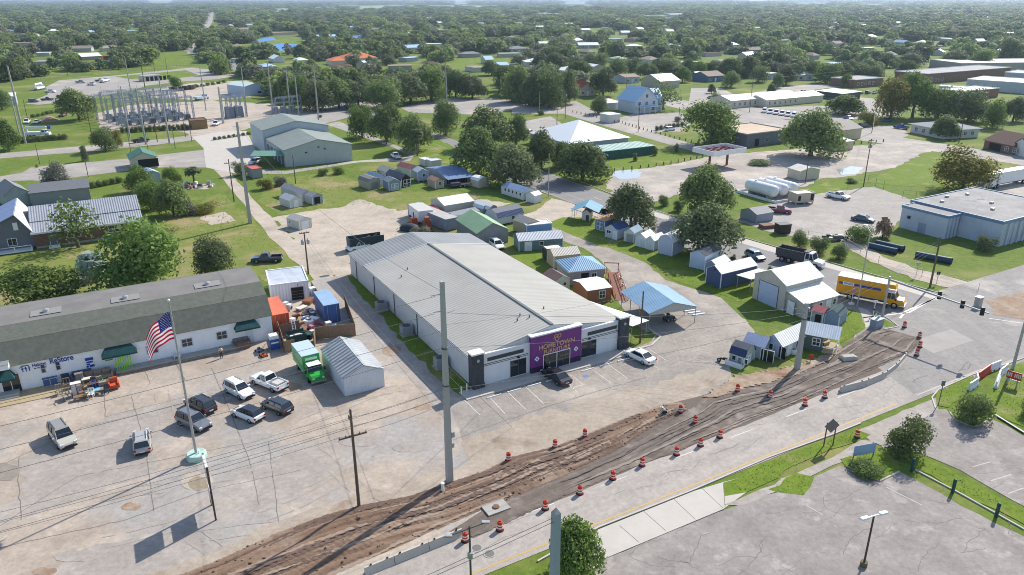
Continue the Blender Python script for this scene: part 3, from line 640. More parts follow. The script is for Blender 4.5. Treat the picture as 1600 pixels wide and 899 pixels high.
for dx in(-2.05,.05):
 mm=M();c=(px0+px1)/2+dx;mm.box(c,c+2.0,-.5,-.46,.12,2.35,GLASS);d=mm.build('door',store)
 mm=M();mm.box(c-.08,c,-.54,-.451,.05,2.45,WHITE);mm.box(c+2.0,c+2.08,-.54,-.451,.05,2.45,WHITE);mm.box(c,c+2.0,-.54,-.451,2.35,2.45,WHITE);mm.box(c+.97,c+1.03,-.53,-.501,.12,2.35,STEELD);mm.build('frame',d)
 mm=M();mm.box(c+.86,c+.9,-.58,-.53,.9,1.3,CHROME);mm.build('handle',d)
cx=(px0+px1)/2
text_mesh('HOMETOWN',.92,.03,GOLD,'lettering',store,(cx,-.49,3.55),(R(90),0,0),.012,1.02)
text_mesh('FURNITURE',.8,.03,GOLD,'lettering',store,(cx,-.49,2.78),(R(90),0,0),.01,1.0)
mm=M()
pts=[(-.5,.05),(-.42,.55),(-.1,.7),(.05,.5),(-.1,.32),(-.3,.3),(-.2,.05)]
for a,b in zip(pts,pts[1:]):mm.tube((a[0],0,a[1]),(b[0],0,b[1]),.055,n=6,m=GOLD)
pts=[(.0,.1),(.15,.6),(.45,.68),(.62,.45),(.45,.2),(.2,.22),(.3,-.05),(.0,-.3),(-.25,-.2),(-.2,.02)]
for a,b in zip(pts,pts[1:]):mm.tube((a[0],0,a[1]),(b[0],0,b[1]),.055,n=6,m=GOLD)
e=mm.build('emblem',store);e.location=(cx,-.49,4.3)
for x in(px0+.85,px1-.85):
 mm=M();mm.add([(0,0,-.38),(.38,0,0),(0,0,.38),(-.38,0,0),(0,-.05,-.38),(.38,-.05,0),(0,-.05,.38),(-.38,-.05,0)],[(4,5,6,7),(0,1,5,4),(1,2,6,5),(2,3,7,6),(3,0,4,7)],WHITE)
 mm.add([(0,-.06,-.16),(.16,-.06,0),(0,-.06,.16),(-.16,-.06,0)],[(0,1,2,3)],PURP);d=mm.build('diamond_plaque',store);d.location=(x,-.46,2.1)
fx=lambda u,d,z:(u,-.06-d,z)
for u,w in((5.3,2.2),(16.4,2.3)):
 mm=M();pbox(mm,fx,u,u+w,0,.04,.25,2.45,GLASS);o=mm.build('window',store);mm=M()
 for b in((u-.07,u,.2,2.52),(u+w,u+w+.07,.2,2.52),(u,u+w,2.45,2.52),(u+w/2-.03,u+w/2+.03,.25,2.45)):pbox(mm,fx,b[0],b[1],0,.08,b[2],b[3],STEELD)
 mm.build('frame',o);mm=M();pbox(mm,fx,u+w/2-.15,u+w/2+.15,0,.22,2.75,2.95,BLACK);mm.build('wall_lamp',store)
for u0,u1 in((1.3,7.6),(16.7,22.6)):
 mm=M();pbox(mm,fx,u0+.6,u1-.4,0,.05,3.35,3.85,paint('3e4448',.5));mm.build('louvre_band',store)
 mm=M();pbox(mm,fx,u0-.3,u1+.3,0,.04,2.98,3.06,STEELD);pbox(mm,fx,u0-.3,u1+.3,0,.04,2.78,2.84,STEELD);mm.build('trim',store)
for x,y in((W0*.42,5.5),(W0*.45,4.2),(W0*.38,4.6),(W0*.6,6.2),(W0*.2,33),(W0*.12,31)):
 z=3.95+2.05*(1-abs(x-W0/2)/(W0/2))+.06;mm=M();mm.tube((x,y,z),(x,y,z+.4),.09,m=STEELD);mm.build('vent_pipe',store)
stp=lambda u,d,z=0:store.matrix_basis@Vector((u,d,z))
store.matrix_basis=Matrix.Translation(a0)@Matrix.Rotation(ang0,4,'Z')
swp=[stp(-2.2,-2.35),stp(W0+.8,-2.35),stp(W0+.8,-.1),stp(-2.2,-.1)]
mm=M();mm.add([(p.x,p.y,z)for z in(0,.13)for p in swp],[(4,5,6,7),(0,1,5,4),(1,2,6,5),(2,3,7,6),(3,0,4,7)],WALK);mm.build('store_sidewalk')['kind']='structure'
for k,(lab,u)in enumerate((('first from the tall concrete pole',.3),('second from the tall concrete pole',3.2),('third from the tall concrete pole',6.1),('just left of the black sedan',8.9),('right of the black sedan',14.4),('fourth bay left of the white sedan',17.3),('nearest the white sedan',20.4))):
 t=thing('wheel_stop',f'white concrete wheel stop before the store, {lab}','wheel stop',stp(u+.9,-3.1),ang0,'wheel stops in front of the furniture store')
 M().ext([(-.09,0),(-.06,.14),(.06,.14),(.09,0)],'x',-1.0,1.0,WHITE).build('block',t)
 [M().tube((x,0,.141),(x,0,.16),.03,m=STEELD).build('anchor_bolt',t)for x in(-.7,.7)]
def ac_unit(loc,rz,label,grp,sc=1):
 t=thing('air_conditioner',label,'air conditioner',loc,rz,grp)
 mm=M();mm.box(-.7,.7,-.6,.6,.12,1.25,mat('ac_casing',hexc('8f9499'),.5,wave=('Z',.12),wamp=.5));mm.build('casing',t)
 M().box(-.85,.85,-.75,.75,0,.118,CONC).build('pad',t)
 mm=M();mm.lathe([(.5,1.252),(.5,1.3),(.42,1.31),(.0,1.29)],14,STEELD);mm.build('fan_grille',t);t.scale=(sc,)*3
for lab,y in(('nearest the road',7.5),('in the middle of the wall',19.5),('farthest back along the wall',30)):
 ac_unit(stp(-1.2,y),ang0,f'grey air conditioner on a pad beside the store wall, {lab}','air conditioners beside the store',1.15)
GSH=mat('green_grey_shingles',hexc('6f7167'),.92,col2=hexc('5d5f57'),scale=1.6,width=.5,bump=.3,bscale=5,spec=.1)
TARP=mat('grey_membrane_roof',hexc('827e7a'),.85,col2=hexc('716e6c'),scale=.3,width=.4);WSTU=paint('f0f0f2',.6,name='white_stucco')
AWN=mat('green_awning_canvas',hexc('1d4a4a'),.75,col2=hexc('163c3e'),scale=1.5)
b0,angb,_=span((27.5,614),(428,529));Wl=34.0
rb=at(428,529);b0=rb-Vector((math.cos(angb),math.sin(angb),0))*60
rs=thing('thrift_store','long white thrift store with mossy green mansard roof and green awnings','store',b0,angb)
rs.matrix_basis=Matrix.Translation(b0)@Matrix.Rotation(angb,4,'Z')
def ru(px,py,z=0):
 return(rs.matrix_basis.inverted()@at(px,py,z))
pr=[(0,0),(0,3.9),(2.2,6.0),(5.4,7.0),(9.2,7.1),(13,7.0),(16.2,6.0),(18.4,3.9),(18.4,0)]
M().ext(pr,'x',0,60,WSTU).build('wall',rs)
mm=M();roof_slabs(mm,pr[1:-1],'x',0,60,.35,.1,GSH,.15,[GSH,GSH,TARP,TARP,GSH,GSH]);mm.build('roof',rs)
for k,(px,py)in enumerate(((72,484),(195,463),(322,441))):
 q=ru(px,py,7.2);mm=M();mm.box(q.x-1.8,q.x+1.8,6.6,8.8,7.21,7.23,mat('pale_roof_patch',hexc('8a8886'),.85));v=mm.build('roof_patch',rs)
 mm=M();mm.lathe([(.4,7.231),(.33,7.5),(.42,7.55),(.0,7.7)],10,GALV,c=(q.x,7.6,0));mm.build('turbine_vent',v)
def wf(u,d,z):return(u,-d,z)
def awning(u0,u1,z0,z1,dep,name='awning'):
 mm=M();s_=(u1-u0)*.17
 mm.add([(u0,-dep,z0),(u1,-dep,z0),(u1-s_,-.03,z1),(u0+s_,-.03,z1),(u0,-.03,z0),(u1,-.03,z0)],[(0,1,2,3),(1,5,2),(0,3,4),(0,4,5,1),(4,3,2,5)],AWN)
 mm.box(u0,u1,-dep-.01,-dep+.02,z0-.22,z0,AWN);return mm.build(name,rs)
def upx(px):
 lo,hi=0,60
 for _ in range(40):
  m_=(lo+hi)/2
  if pix(rs.matrix_basis@Vector((m_,0,1.5)))[0]<px:lo=m_
  else:hi=m_
 return lo
awning(upx(161),upx(216),2.7,3.8,1.2);awning(upx(367),upx(406),2.75,3.7,1.1);awning(upx(-40),upx(27),2.5,3.7,1.5)
for p0,p1,z0,z1 in((231,247,1.55,2.6),(285.5,301,1.55,2.6),(340,355,1.6,2.65),(67,73,1.9,3.0),(90,96,1.9,3.0)):
 feature(rs,60,18.4,('win','F',upx(p0),z0,upx(p1)-upx(p0),z1-z0,paint('c9ccd2',.5)),WHITE)
feature(rs,60,18.4,('door','F',upx(384),1.0,2.2,paint('d5dbe6',.5)),WHITE)
feature(rs,60,18.4,('door','F',upx(3),1.9,2.5,GLASS,WHITE),WHITE)
NAVY=mat('navy_letters',hexc('1d3f96'),.5);TEAL=mat('teal_emblem',hexc('1c7a6c'),.5)
u=upx(100.5);text_mesh('ReStore',1.05,.02,NAVY,'lettering',rs,(u,-.03,3.2),(R(90),0,0),.02,(upx(120)-upx(80))/3.75)
u=upx(65.5);text_mesh('Habitat',.62,.02,NAVY,'lettering',rs,(u,-.03,3.1),(R(90),0,0),.01,.82)
text_mesh('for Humanity',.3,.02,NAVY,'lettering',rs,(u+.05,-.03,2.68),(R(90),0,0),.003,.85)
u=upx(46);mm=M();uo=u;u=0
mm.add([(u-1,-.03,3.05),(u-.55,-.03,3.5),(u+.35,-.03,3.42),(u+.35,-.03,3.3),(u-.5,-.03,3.3)],[(0,4,3,2,1)],TEAL)
for k in range(3):
 x=u-.55+k*.42;mm.box(x-.06,x+.06,-.04,-.02,2.45,3.0,NAVY);mm.ball((x,-.03,3.12),.1,.02,.1,m=NAVY);mm.add([(x-.22,-.03,2.98),(x+.22,-.03,2.98),(x,-.03,2.75)],[(0,2,1)],NAVY)
q=mm.build('emblem',rs);q.location=(uo,0,.42);q.scale=(.85,1,.85)
def board(name,label,cat,u0,u1,z0,z1,m1,m2,blocks):
 t=thing(name,label,cat,rs.matrix_basis@Vector((u0,-.03,0)),angb);w=u1-u0
 mm=M();mm.box(0,w,-.05,0,z0,z1,m1);mm.build('board',t);mm=M()
 for a,b,c,d in blocks:mm.box(w*a,w*b,-.065,-.051,z0+(z1-z0)*c,z0+(z1-z0)*d,m2)
 mm.build('print',t)
board('poster','blue and white poster mounted on the white thrift store wall','poster',upx(135),upx(148),1.35,2.75,paint('dfe3ee',.5),NAVY,[(.02,.98,.7,.98),(.1,.9,.45,.62),(.02,.3,.02,.2),(.4,.98,.02,.25),(.1,.5,.24,.4)])
board('notice_board','small green notice board between the blue poster and the green gate','notice board',upx(165),upx(176.5),1.75,2.5,paint('35a04a',.5),paint('cfe8d2',.5),[(.08,.6,.6,.8),(.08,.9,.25,.42)])
t=thing('slatted_gate','lime green slatted gate leaning on the white wall under the middle awning','gate',rs.matrix_basis@Vector((upx(179),-.9,.45)),angb);mm=M();LIME=paint('7ecb2e',.5)
w=upx(205)-upx(179);mm.box(0,w,-.06,0,0,.18,LIME);mm.box(0,w,-.06,0,1.95,2.1,LIME);mm.build('frame',t)
for k in range(7):
 mm=M();x=w*(k+.3)/7;mm.box(x,x+w/14,-.05,-.01,.182,1.948,LIME);mm.build('slat',t)
t=thing('loading_ramp','low wooden boarded walkway along the foot of the white thrift store','walkway',rs.matrix_basis@Vector((upx(-30),0,0)),angb)
mm=M();mm.box(0,upx(165)-upx(-30),-3.6,-.02,0,.1,DECK);mm.build('deck',t)
t=thing('loading_platform','raised stone and concrete platform along the right half of the thrift store','platform',rs.matrix_basis@Vector((upx(178),0,0)),angb)
mm=M();w=upx(380)-upx(178);mm.box(0,w,-1.6,-.02,0,.45,mat('stone_face',(.3,.24,.2),.9,col2=(.17,.13,.11),scale=2.2,bump=.5));mm.build('base',t);M().box(0,w,-1.65,-.02,.452,.5,CONC).build('slab',t)
t=thing('entrance_steps','white concrete entrance steps under the awning at the left edge','steps',rs.matrix_basis@Vector((upx(-6),-.02,0)),angb)
mm=M();w=upx(27)-upx(-6);mm.box(0,w,-1.9,0,.101,.25,WALK);mm.box(0,w,-1.3,0,.251,.42,WALK);mm.build('treads',t)
t=thing('roof_sign_box','small white parapet box above the awning at the left edge of the thrift store','parapet',rs.matrix_basis@Vector((upx(-40),-1.3,3.75)),angb)
mm=M();w=upx(22)-upx(-40);mm.box(0,w,0,1.28,0,.62,WHITE);mm.build('panel',t);M().box(-.04,w+.04,-.05,1.29,.622,.72,GALV).build('coping',t)
def depth_of(A,B,Cc):
 a,an,w=span(A,B);n=Vector((-math.sin(an),math.cos(an),0));return abs((at(*Cc)-a).dot(n))
SG='display sheds on the sales lot'
def shed(label,A,B,D,h,rise,wall,roof,rt='gable',axis='y',feat=(),base=.12,corners=WHITE,over=.12,cat='shed',name='storage_shed',grp=SG,ang=None,W=None,trim=WHITE,snap=False,segm=None):
 if isinstance(D,tuple):D=depth_of(A,B,D)
 wm=siding(wall,'Z',.2)if isinstance(wall,str)else wall
 if isinstance(roof,str):rm=roofmetal(roof,'Y' if axis=='y' else 'X',.3)if rt!='shingle' else shingle(roof)
 else:rm=roof
 return house(name,label,cat,A,B,D,h,rise,rt,axis,wm,rm,over,feat,trim,grp,snap,.06,corners,base,ang=ang,W=W,segm=segm)
dbl=lambda u,w,h,c,t=None:('xdoor','F',u,w,h,paint(c,.5),t or WHITE)
dr=lambda s,u,w,h,c,t=None:('door',s,u,w,h,paint(c,.5),t or WHITE)
TAN=paint('b9b09c',.5);TEALD=paint('6d8288',.5);WD=paint('e4e6e8',.5)
shed('tan-grey barn shed with grey double doors, front left of the cluster on the grass',(576.3,297.5),(594.5,294.4),(563.8,291),2.1,1.0,'a5a091',shingle('8c8a86'),'gambrel',feat=[('xdoor','F',.8,1.9,1.85,paint('7d8791',.5),paint('8f948f',.5))],corners=None)
shed('small white shed with light blue metal roof between two barn sheds',(592,292),(604,289.8),6.0,2.1,.9,'dcdde0','9db4cc',feat=[dr('F',.5,.9,1.9,'e4e6e8')])
shed('blue-grey shed with white crossed double doors, frontmost of the cluster on the grass',(608.2,299.4),(626.2,297),4.2,2.3,.8,'8492a0','7f8a96',feat=[('xdoor','F',.6,2.0,1.9,paint('93a3b0',.5),WHITE)])
shed('black barn shed with white crossed doors and red gable, beside the blue-grey shed',(627.8,293.8),(641.9,291.3),8.0,2.3,1.1,'3a2326',shingle('6b6e74'),feat=[('xdoor','F',.5,2.2,2.0,paint('1c1a1d',.5),WHITE)])
shed('long tan shed with grey shingle roof behind the black barn shed',(611,286),(628,283),7.0,2.6,.9,'b1ac9d',shingle('a3a19f'),feat=[('win','L',1.6,1.1,.5,.7)],corners=None)
shed('pale green shed with a red metal roof at the back of the cluster',(642,278),(655,275.6),6.5,2.4,.9,'b3c3ba','b06a64')
shed('light blue-grey cabin with white roof and one gable window',(653.2,285.3),(669.4,283.6),(642.5,281),2.7,.9,'a9b4c4','c3c8cf',feat=[('win','F',1.4,1.4,.8,.8)],base=.35)
shed('small tan shed with salmon roof beside the dark open porch cabin',(680.6,296.2),(693,294.4),(670,291),2.1,.7,'b8a596','b88b78',feat=[('win','F',1.0,1.0,.6,.8)])
r_=shed('wide dark cabin with sagging blue metal roof and open porch under the oaks',(695,290),(735,285),(675.6,273.7),2.3,1.0,'8f98a0',roofmetal('6f86a8','X',.4),axis='x',feat=[('open','F',.6,6.0,.2,1.9)],cat='cabin',name='porch_cabin',corners=None)
mm=M();Wc=r_['W'];mm.add([(-.2,-2.6,2.0),(Wc+.2,-2.6,2.0),(Wc+.2,0,2.35),(-.2,0,2.35),(-.2,-2.6,2.06),(Wc+.2,-2.6,2.06),(Wc+.2,0,2.41),(-.2,0,2.41)],[(3,2,1,0),(4,5,6,7),(0,1,5,4),(1,2,6,5),(3,0,4,7)],roofmetal('6f86a8','X',.4));mm.build('porch_roof',r_)
for x in(0,Wc/3,Wc*2/3,Wc):M().box(x-.06,x+.06,-2.5,-2.38,0,2.02,STEELD).build('post',r_)
shed('low white utility hut with flat white roof, left of two by the oaks',(664.5,261),(675,259.5),3.5,2.0,.1,'c7c9cb',WHITER,'flat',corners=None,cat='hut',name='utility_hut',trim=WHITE)
shed('low pale hut with flat white roof, right of two by the oaks',(674.5,264),(690,262),3.0,2.2,.1,'bfc3c0',roofmetal('cdd6d6','X'),'flat',corners=None,cat='hut',name='utility_hut',trim=WHITE)
shed('small tan barn shed with white roof standing under the dark oak',(748,295),(764,292),3.5,2.0,.8,'c2b9a6',WHITERY,'gambrel',corners=None)
shed('long white shed with a row of small windows and blue roof by the sandy entrance',(784,303.5),(817.5,314),4.0,2.1,.8,'cfd3d4',roofmetal('7f95b5','X',.3),axis='x',feat=[('win','F',1.2+k*1.5,1.1,.6,.7,WHITE)for k in range(5)])
shed('small white shed at the right tip of the lawn by the sandy entrance',(822.5,316),(835.5,319),2.6,2.0,.6,'d6d8da',WHITERY)
shed('long grey-roofed white shed behind the open-fronted grey shed',(472,317.5),(487,314.6),(454.5,303),2.2,.8,'c6c7c5',shingle('a9a9aa'))
shed('grey shed with dark open doorway in its white-trimmed front',(488.8,321),(505,317.5),4.0,2.0,.7,'a0a7ad',shingle('989a9d'),feat=[('open','F',.5,1.6,.2,1.6)])
shed('small white shed with white door at the left end of the sandy yard',(453.8,326.4),(472.5,322.6),(446,319),1.9,.8,'d2d3d2','bfc1c4',feat=[dr('F',1.1,.95,1.7,'eceded')])
shed('small white shed with roll-up door standing alone on the sand by the lane',(468.8,360.4),(487.5,355.4),(457.8,352.5),2.0,.7,'d3d0c8','c4bfb6',feat=[('roll','F',.6,1.7,1.7,WD),('win','L',.8,1.0,.5,.5)])
shed('large tan metal building with one-sided bright white roof behind the furniture store',(695,342),(741,334),6.5,3.0,1.1,siding('bdb9ac','X',.3),WHITER,axis='x',feat=[('win','F',7.5,1.6,.9,.6)],base=0,corners=None,cat='building',name='metal_building')
shed('long grey-roofed blue barn shed in front of the large tan building',(713,355),(752,346),4.5,1.5,1.2,'6f8db0',shingle('9fa1a4'),'gambrel',axis='x',corners=None)
shed('grey garage with light green metal roof behind the furniture store',(746,386),(794,379),(720,362),2.85,1.7,siding('85868a','X',.3),roofmetal('8fae8a','Y',.35),base=0,corners=None,cat='garage',name='green_roof_garage',over=.25)
shed('tan barn shed with white roof, left of a pair behind the navy-roofed barn',(755,341.5),(766,339),3.5,2.2,.9,'c5b9a2',WHITERY,'gambrel',corners=None)
shed('tan barn shed with bright white roof, right of a pair behind the navy-roofed barn',(765,344),(777,341.5),6.0,2.3,1.0,'b8aa8f',WHITERY,'gambrel',corners=None)
shed('white lofted barn with navy lower roof and grey upper roof',(778.5,354.5),(818,345.6),(763,346),1.9,1.5,'d5d6d8',shingle('85888e'),'gambrel',axis='x',base=.35,feat=[('win','F',3.8,.95,.7,.8)],corners=None,segm=[roofmetal('3b4f74','X',.3),shingle('85888e'),shingle('85888e'),roofmetal('3b4f74','X',.3)],over=.1)
shed('tan shed with grey shingle roof and white gable edge beside the blue container',(822.5,368.2),(842,363.5),(806,360),2.4,.9,'b5a78f',shingle('a5a3a0'))
shed('blue container shed with flat bright white roof behind the long teal cabin',(823,370),(862,366),3.2,2.3,.1,'7a9cc8',WHITER,'flat',corners=WHITE,trim=WHITE)
shed('long teal cabin with pale grey roof, white door and one shuttered window',(811,393.7),(879,388.7),(804.4,383),2.15,1.0,'6c8087',roofmetal('c2c5ca','X',.3),axis='x',feat=[dr('F',1.2,1.3,1.85,'dfe3e4'),('win','F',4.2,1.0,.7,.75,WHITE)],cat='cabin',name='long_cabin')
shed('narrow black kiosk with flat white roof beside the tan shed',(854,409),(879,406),2.2,2.3,.1,'23262a',WHITER,'flat',corners=None,cat='kiosk',name='kiosk',trim=BLACK)
shed('tan shed with beige roof and framed window behind the blue hip-roofed cabin',(865.5,421),(906,416.5),(858,411),2.5,.9,'bba888',roofmetal('c9bfb2','X',.3),axis='x',feat=[('win','F',.8,1.0,1.1,.8,TAN)])
house('hip_roof_cabin','grey cabin with light blue hipped metal roof beside the drive','cabin',(889,446.5),(943,440.5),6.0,2.6,1.5,'hip','x',siding('a3a3a6','X',.3),roofmetal('86a9c6','X',.35),.35,[('open','F',2.2,1.4,.2,1.8),('win','F',4.2,1.0,.8,.8)],WHITE,SG,False,.1)
shed('small cream shed with brown roof at the furniture store wall',(867,459),(890,454.5),4.0,2.2,.8,'c9cab9','7d6660',feat=[('win','F',1.6,1.2,.5,.5)],corners=None)
shed('rust-brown cabin with nearly flat white roof beside the wooden ramp',(917,476.5),(954.5,470.5),5.2,2.4,.5,siding('9c6344','X',.3),WHITER,axis='x',feat=[('win','F',2.2,.8,1.0,1.2)],base=0,corners=None,cat='cabin',name='rust_cabin',over=.1)
shed('white and blue shed with orange roof and blue double doors under the first oak',(929.6,358.4),(944,362.8),5.0,2.3,.2,'6f86ad',roofmetal('cf9668','X',.3),'shed',axis='x',feat=[('xdoor','F',.5,1.9,1.9,paint('5f7898',.5),WHITE)],corners=WHITE)
shed('white shed with navy roof, white door and dark window under the first oak',(945.5,371),(963.4,375.8),4.0,2.2,.9,'c9ced6','3e4f78',feat=[dr('F',2.0,1.0,1.8,'e6e8ea'),('win','F',.4,1.1,1.0,.6)])
shed('pale shed with grey double doors and blue-grey roof, right of the navy-roofed one',(975,378),(990,381),3.6,2.2,.8,'d8d8cf','7f98ae',feat=[('xdoor','F',.5,2.0,1.9,paint('9aa0a4',.5),paint('a8acb0',.5))])
shed('plain white shed with white roof, left of the touching pair by the highway',(993,385.3),(1008,388.6),3.6,2.1,.8,'dcdee2',WHITERY,feat=[dr('F',.9,1.3,1.8,'d4d8de')])
shed('plain white shed with white roof, right of the touching pair by the highway',(1008.8,389.3),(1021,392.6),3.6,2.1,.8,'d9dbdf',WHITERY,feat=[dr('F',.6,1.3,1.8,'d4d8de')])
shed('tall windowless white-blue barn shed at the right end of the row under the oak',(1028,396.6),(1049.8,401.8),4.5,2.9,1.3,'b9c2d6',WHITERY,'gambrel',corners=WHITE)
shed('pale blue shed with dark shingle roof in the oak shade',(1077.5,418),(1100.5,424),5.5,2.9,.8,'bccbe0',shingle('5d6068'))
shed('low grey shed with patchy white roof tucked beside the navy shed',(1100.5,428),(1119,433),4.5,2.0,.8,'8e97a8',WHITERY)
shed('navy blue shed with long white roof and white corner boards',(1102.5,442.5),(1125,452),8.5,2.75,1.0,'46567e',WHITERY,feat=[('vent','F',1.6,2.9,.4,.3)],corners=WHITE)
a0,an,w0=span((1175,466),(1236,491));tb=thing('metal_workshop','large tan metal workshop with white roof, tall garage door and lower side wing','workshop',a0,an);TBW=siding('bfb9ae','X',.3)
w0=6.45;Dt=8.4;M().ext([(0,0),(0,4.3),(w0/2,5.9),(w0,4.3),(w0,0)][::-1],'y',0,Dt,TBW).build('wall',tb)
mm=M();roof_slabs(mm,[(0,4.3),(w0/2,5.9),(w0,4.3)],'y',0,Dt,.15,.09,WHITERY,.15);mm.build('roof',tb)
Lw=3.6;M().ext([(w0+.003,0),(w0+.003,3.4),(w0+Lw,2.4),(w0+Lw,0)][::-1],'y',.4,Dt-.4,TBW).build('wing_wall',tb)
mm=M();roof_slabs(mm,[(w0+.1,3.42),(w0+Lw,2.4)],'y',.4,Dt-.4,.15,.08,WHITERY,.3);mm.build('wing_roof',tb)
feature(tb,w0,Dt,('roll','F',1.2,w0-2.6,3.6,paint('b4c0da',.5),STEELD),WHITE);feature(tb,w0,Dt,('door','F',w0+.8,1.1,2.1,WD),WHITE)
for y,k in((.9,'w'),(2.2,'w'),(3.7,'w'),(5.3,'d'),(6.9,'w')):
 feature(tb,w0+Lw,Dt,('win','R',y,1.1,.6,.8)if k=='w' else('door','R',y,1.0,2.0,WD),WHITE)
def carport(name,label,A,B,D,h,rise,roof,rt='gable',axis='y',posts=3,snap=True,gable=None,over=.15,trim=WHITE):
 a,an,w=span(A,B,snap);t=thing(name,label,'carport',a,an)
 if isinstance(D,tuple):D=depth_of(A,B,D)
 s,tt=(w,D)if axis=='y' else(D,w);pr=profile(rt,s,h,rise)
 mm=M();roof_slabs(mm,pr,axis,0,tt,over,.07,roof,.15);mm.build('roof',t)
 if gable:
  for q in((0,.05),(tt-.05,tt)):mm=M();mm.ext([(.05,h-.35)]+[(p[0],p[1]-.02)for p in pr]+[(s-.05,h-.35)],axis,q[0],q[1],gable);mm.build('gable_panel',t)
 for x in(.06,w-.06):
  for k in range(posts):
   y=.1+(D-.2)*k/(posts-1);zt=h if axis=='y' else[p for p in pr if 1][0][1]+(pr[1][1]-pr[0][1])*min(1,y/max(.1,pr[1][0]))
   if len(pr)>2 and axis=='x' and y>s/2:zt=h+rise*(1-(y-s/2)/(s/2))
   mm=M();mm.box(x-.04,x+.04,y-.04,y+.04,0,zt,GALV);mm.build('post',t)
 mm=M()
 for x in(.06,w-.06):mm.box(x-.03,x+.03,.1,D-.1,h-.12 if axis=='y' else h-.2,h-.04 if axis=='y' else h-.12,GALV)
 mm.build('rail',t);t['W']=w;t['D']=D
 return t
carport('blue_carport','big open carport with blue metal roof right of the furniture store',(1013,516),(1086,505),9.2,2.7,1.2,roofmetal('82a4bf','Y',.35),posts=4,gable=siding('b9b8b0','X',.3),snap=False)
carport('white_carport','open carport with plain white roof against the furniture store wall',(986,540),(1010,527),10.5,2.6,.4,WHITERY,'shedb',snap=True)
carport('gable_carport','tall open carport with blue gabled roof beside the sandy entrance',(893,346),(934,349),6.0,2.4,1.2,roofmetal('6d9cb4','Y',.35),posts=3,snap=False)
carport('link_carport','small white flat carport between the navy shed and the tan workshop',(1150,451),(1171,459),5.5,2.4,.15,WHITERY,'shed',posts=2,snap=False)
shed('tiny white playhouse with dark red roof and brown door under the blue gabled carport',(909.6,345),(921.5,346),2.6,1.9,.7,'d9d6cf',roofmetal('7d4a44','Y'),feat=[dr('F',.8,.7,1.4,'5b3a2e')],cat='playhouse',name='playhouse')
shed('small pale blue cottage with white roof and open front porch',(1193,551.5),(1219,562),6.2,2.2,1.1,'b6c3d9',WHITERY,feat=[('win','F',.6,1.0,.7,.8),('open','F',2.3,1.0,.2,1.7),('door','R',1.5,1.0,1.8,WD),('win','R',3.5,.9,.8,.8)],cat='cottage',name='porch_cottage',over=.35)
r_=shed('dark green cabin with white metal roof and a porch at its right end',(1249,545),(1282,551.5),4.0,2.4,1.1,'55655f',roofmetal('dfe3e8','X',.3),axis='x',feat=[('win','F',1.6,1.0,.9,1.0)],cat='cabin',name='porch_cabin',corners=None)
mm=M();roof_slabs(mm,[(0,2.42),(2,3.52),(4,2.42)],'x',r_['W']+.12,r_['W']+2.1,.12,.06,roofmetal('dfe3e8','X',.3),0);mm.build('porch_roof',r_);M().box(r_['W']+.07,r_['W']+2.0,0,4,0,.22,DECK).build('porch_floor',r_)
for y in(.06,2,3.9):M().box(r_['W']+1.85,r_['W']+1.95,y,y+.1,.221,2.4,WHITE).build('post',r_)
mm=M();mm.box(r_['W']+1.86,r_['W']+1.94,.16,3.9,.9,1.0,WHITE);mm.box(r_['W']+.1,r_['W']+1.9,.06,.14,.9,1.0,WHITE);mm.build('railing',r_)
shed('tiny playhouse with a pink-red roof behind the dark green cabin',(1266,503),(1284,508),2.4,1.9,.6,'9aa3a6',roofmetal('b8676a','X',.3),axis='x',feat=[('open','F',.6,.9,.2,1.3)],cat='playhouse',name='playhouse')
shed('small green and blue shed with dark roof right of the pink-roofed playhouse',(1287,507),(1309,513),3.2,1.9,.8,'8a9bb4',shingle('5a6a6c'))
shed('lavender-roofed garden shed with glazed doors between cottage and playhouse',(1159,554.5),(1191.5,563.5),3.4,1.9,.9,'a7b7bd',roofmetal('9aa6c2','X',.3),axis='x',feat=[('open','F',.5,1.0,.5,1.2),('door','F',2.6,1.7,1.7,GLASS),('win','R',.9,.8,.6,.7)],cat='garden shed')
r_=shed('white-fronted barn playhouse with navy roof, frontmost shed',(1139,566),(1162,573.8),2.9,1.5,1.3,'aeb8b2',roofmetal('34456a','X',.25),'gambrel',axis='x',feat=[('win','F',.4,.6,.5,.6),('door','F',1.2,.6,1.2,paint('8d8f90',.5)),('win','F',2.1,.6,.5,.6),('door','R',.9,.8,1.3,WD)],cat='playhouse',name='barn_playhouse',segm=[roofmetal('34456a','X',.25),shingle('74767c'),shingle('74767c'),roofmetal('34456a','X',.25)])
mm=M();mm.box(-.1,r_['W']+.1,-1.0,-.05,0,.3,WD);mm.build('porch_floor',r_);mm=M();mm.box(-.1,r_['W']+.1,-1.0,-.93,.301,.75,WD);mm.build('railing',r_)
shed('grey shed with plain pale roof across the highway beside the right-hand oak',(1156,341),(1181,349.5),(1196,341),2.0,.9,'9aa0aa',shingle('b4b2b0'),feat=[('open','R',.5,.2,.2,.2)],corners=None,grp=None)
shed('white flat-roofed store room with a dark doorway in the salvage yard',(425,474),(484,466),7.5,3.0,.12,siding('d6d9e0','X',.5),mat('pale_grey_membrane',hexc('b9bfc9'),.7,col2=hexc('a6acb6'),scale=.5),'flat',feat=[('roll','F',3.2,1.9,2.2,DARK,GALV),('vent','F',4.2,2.5,.15,.15)],corners=None,base=0,cat='store room',name='store_room',grp=None,trim=WHITE)
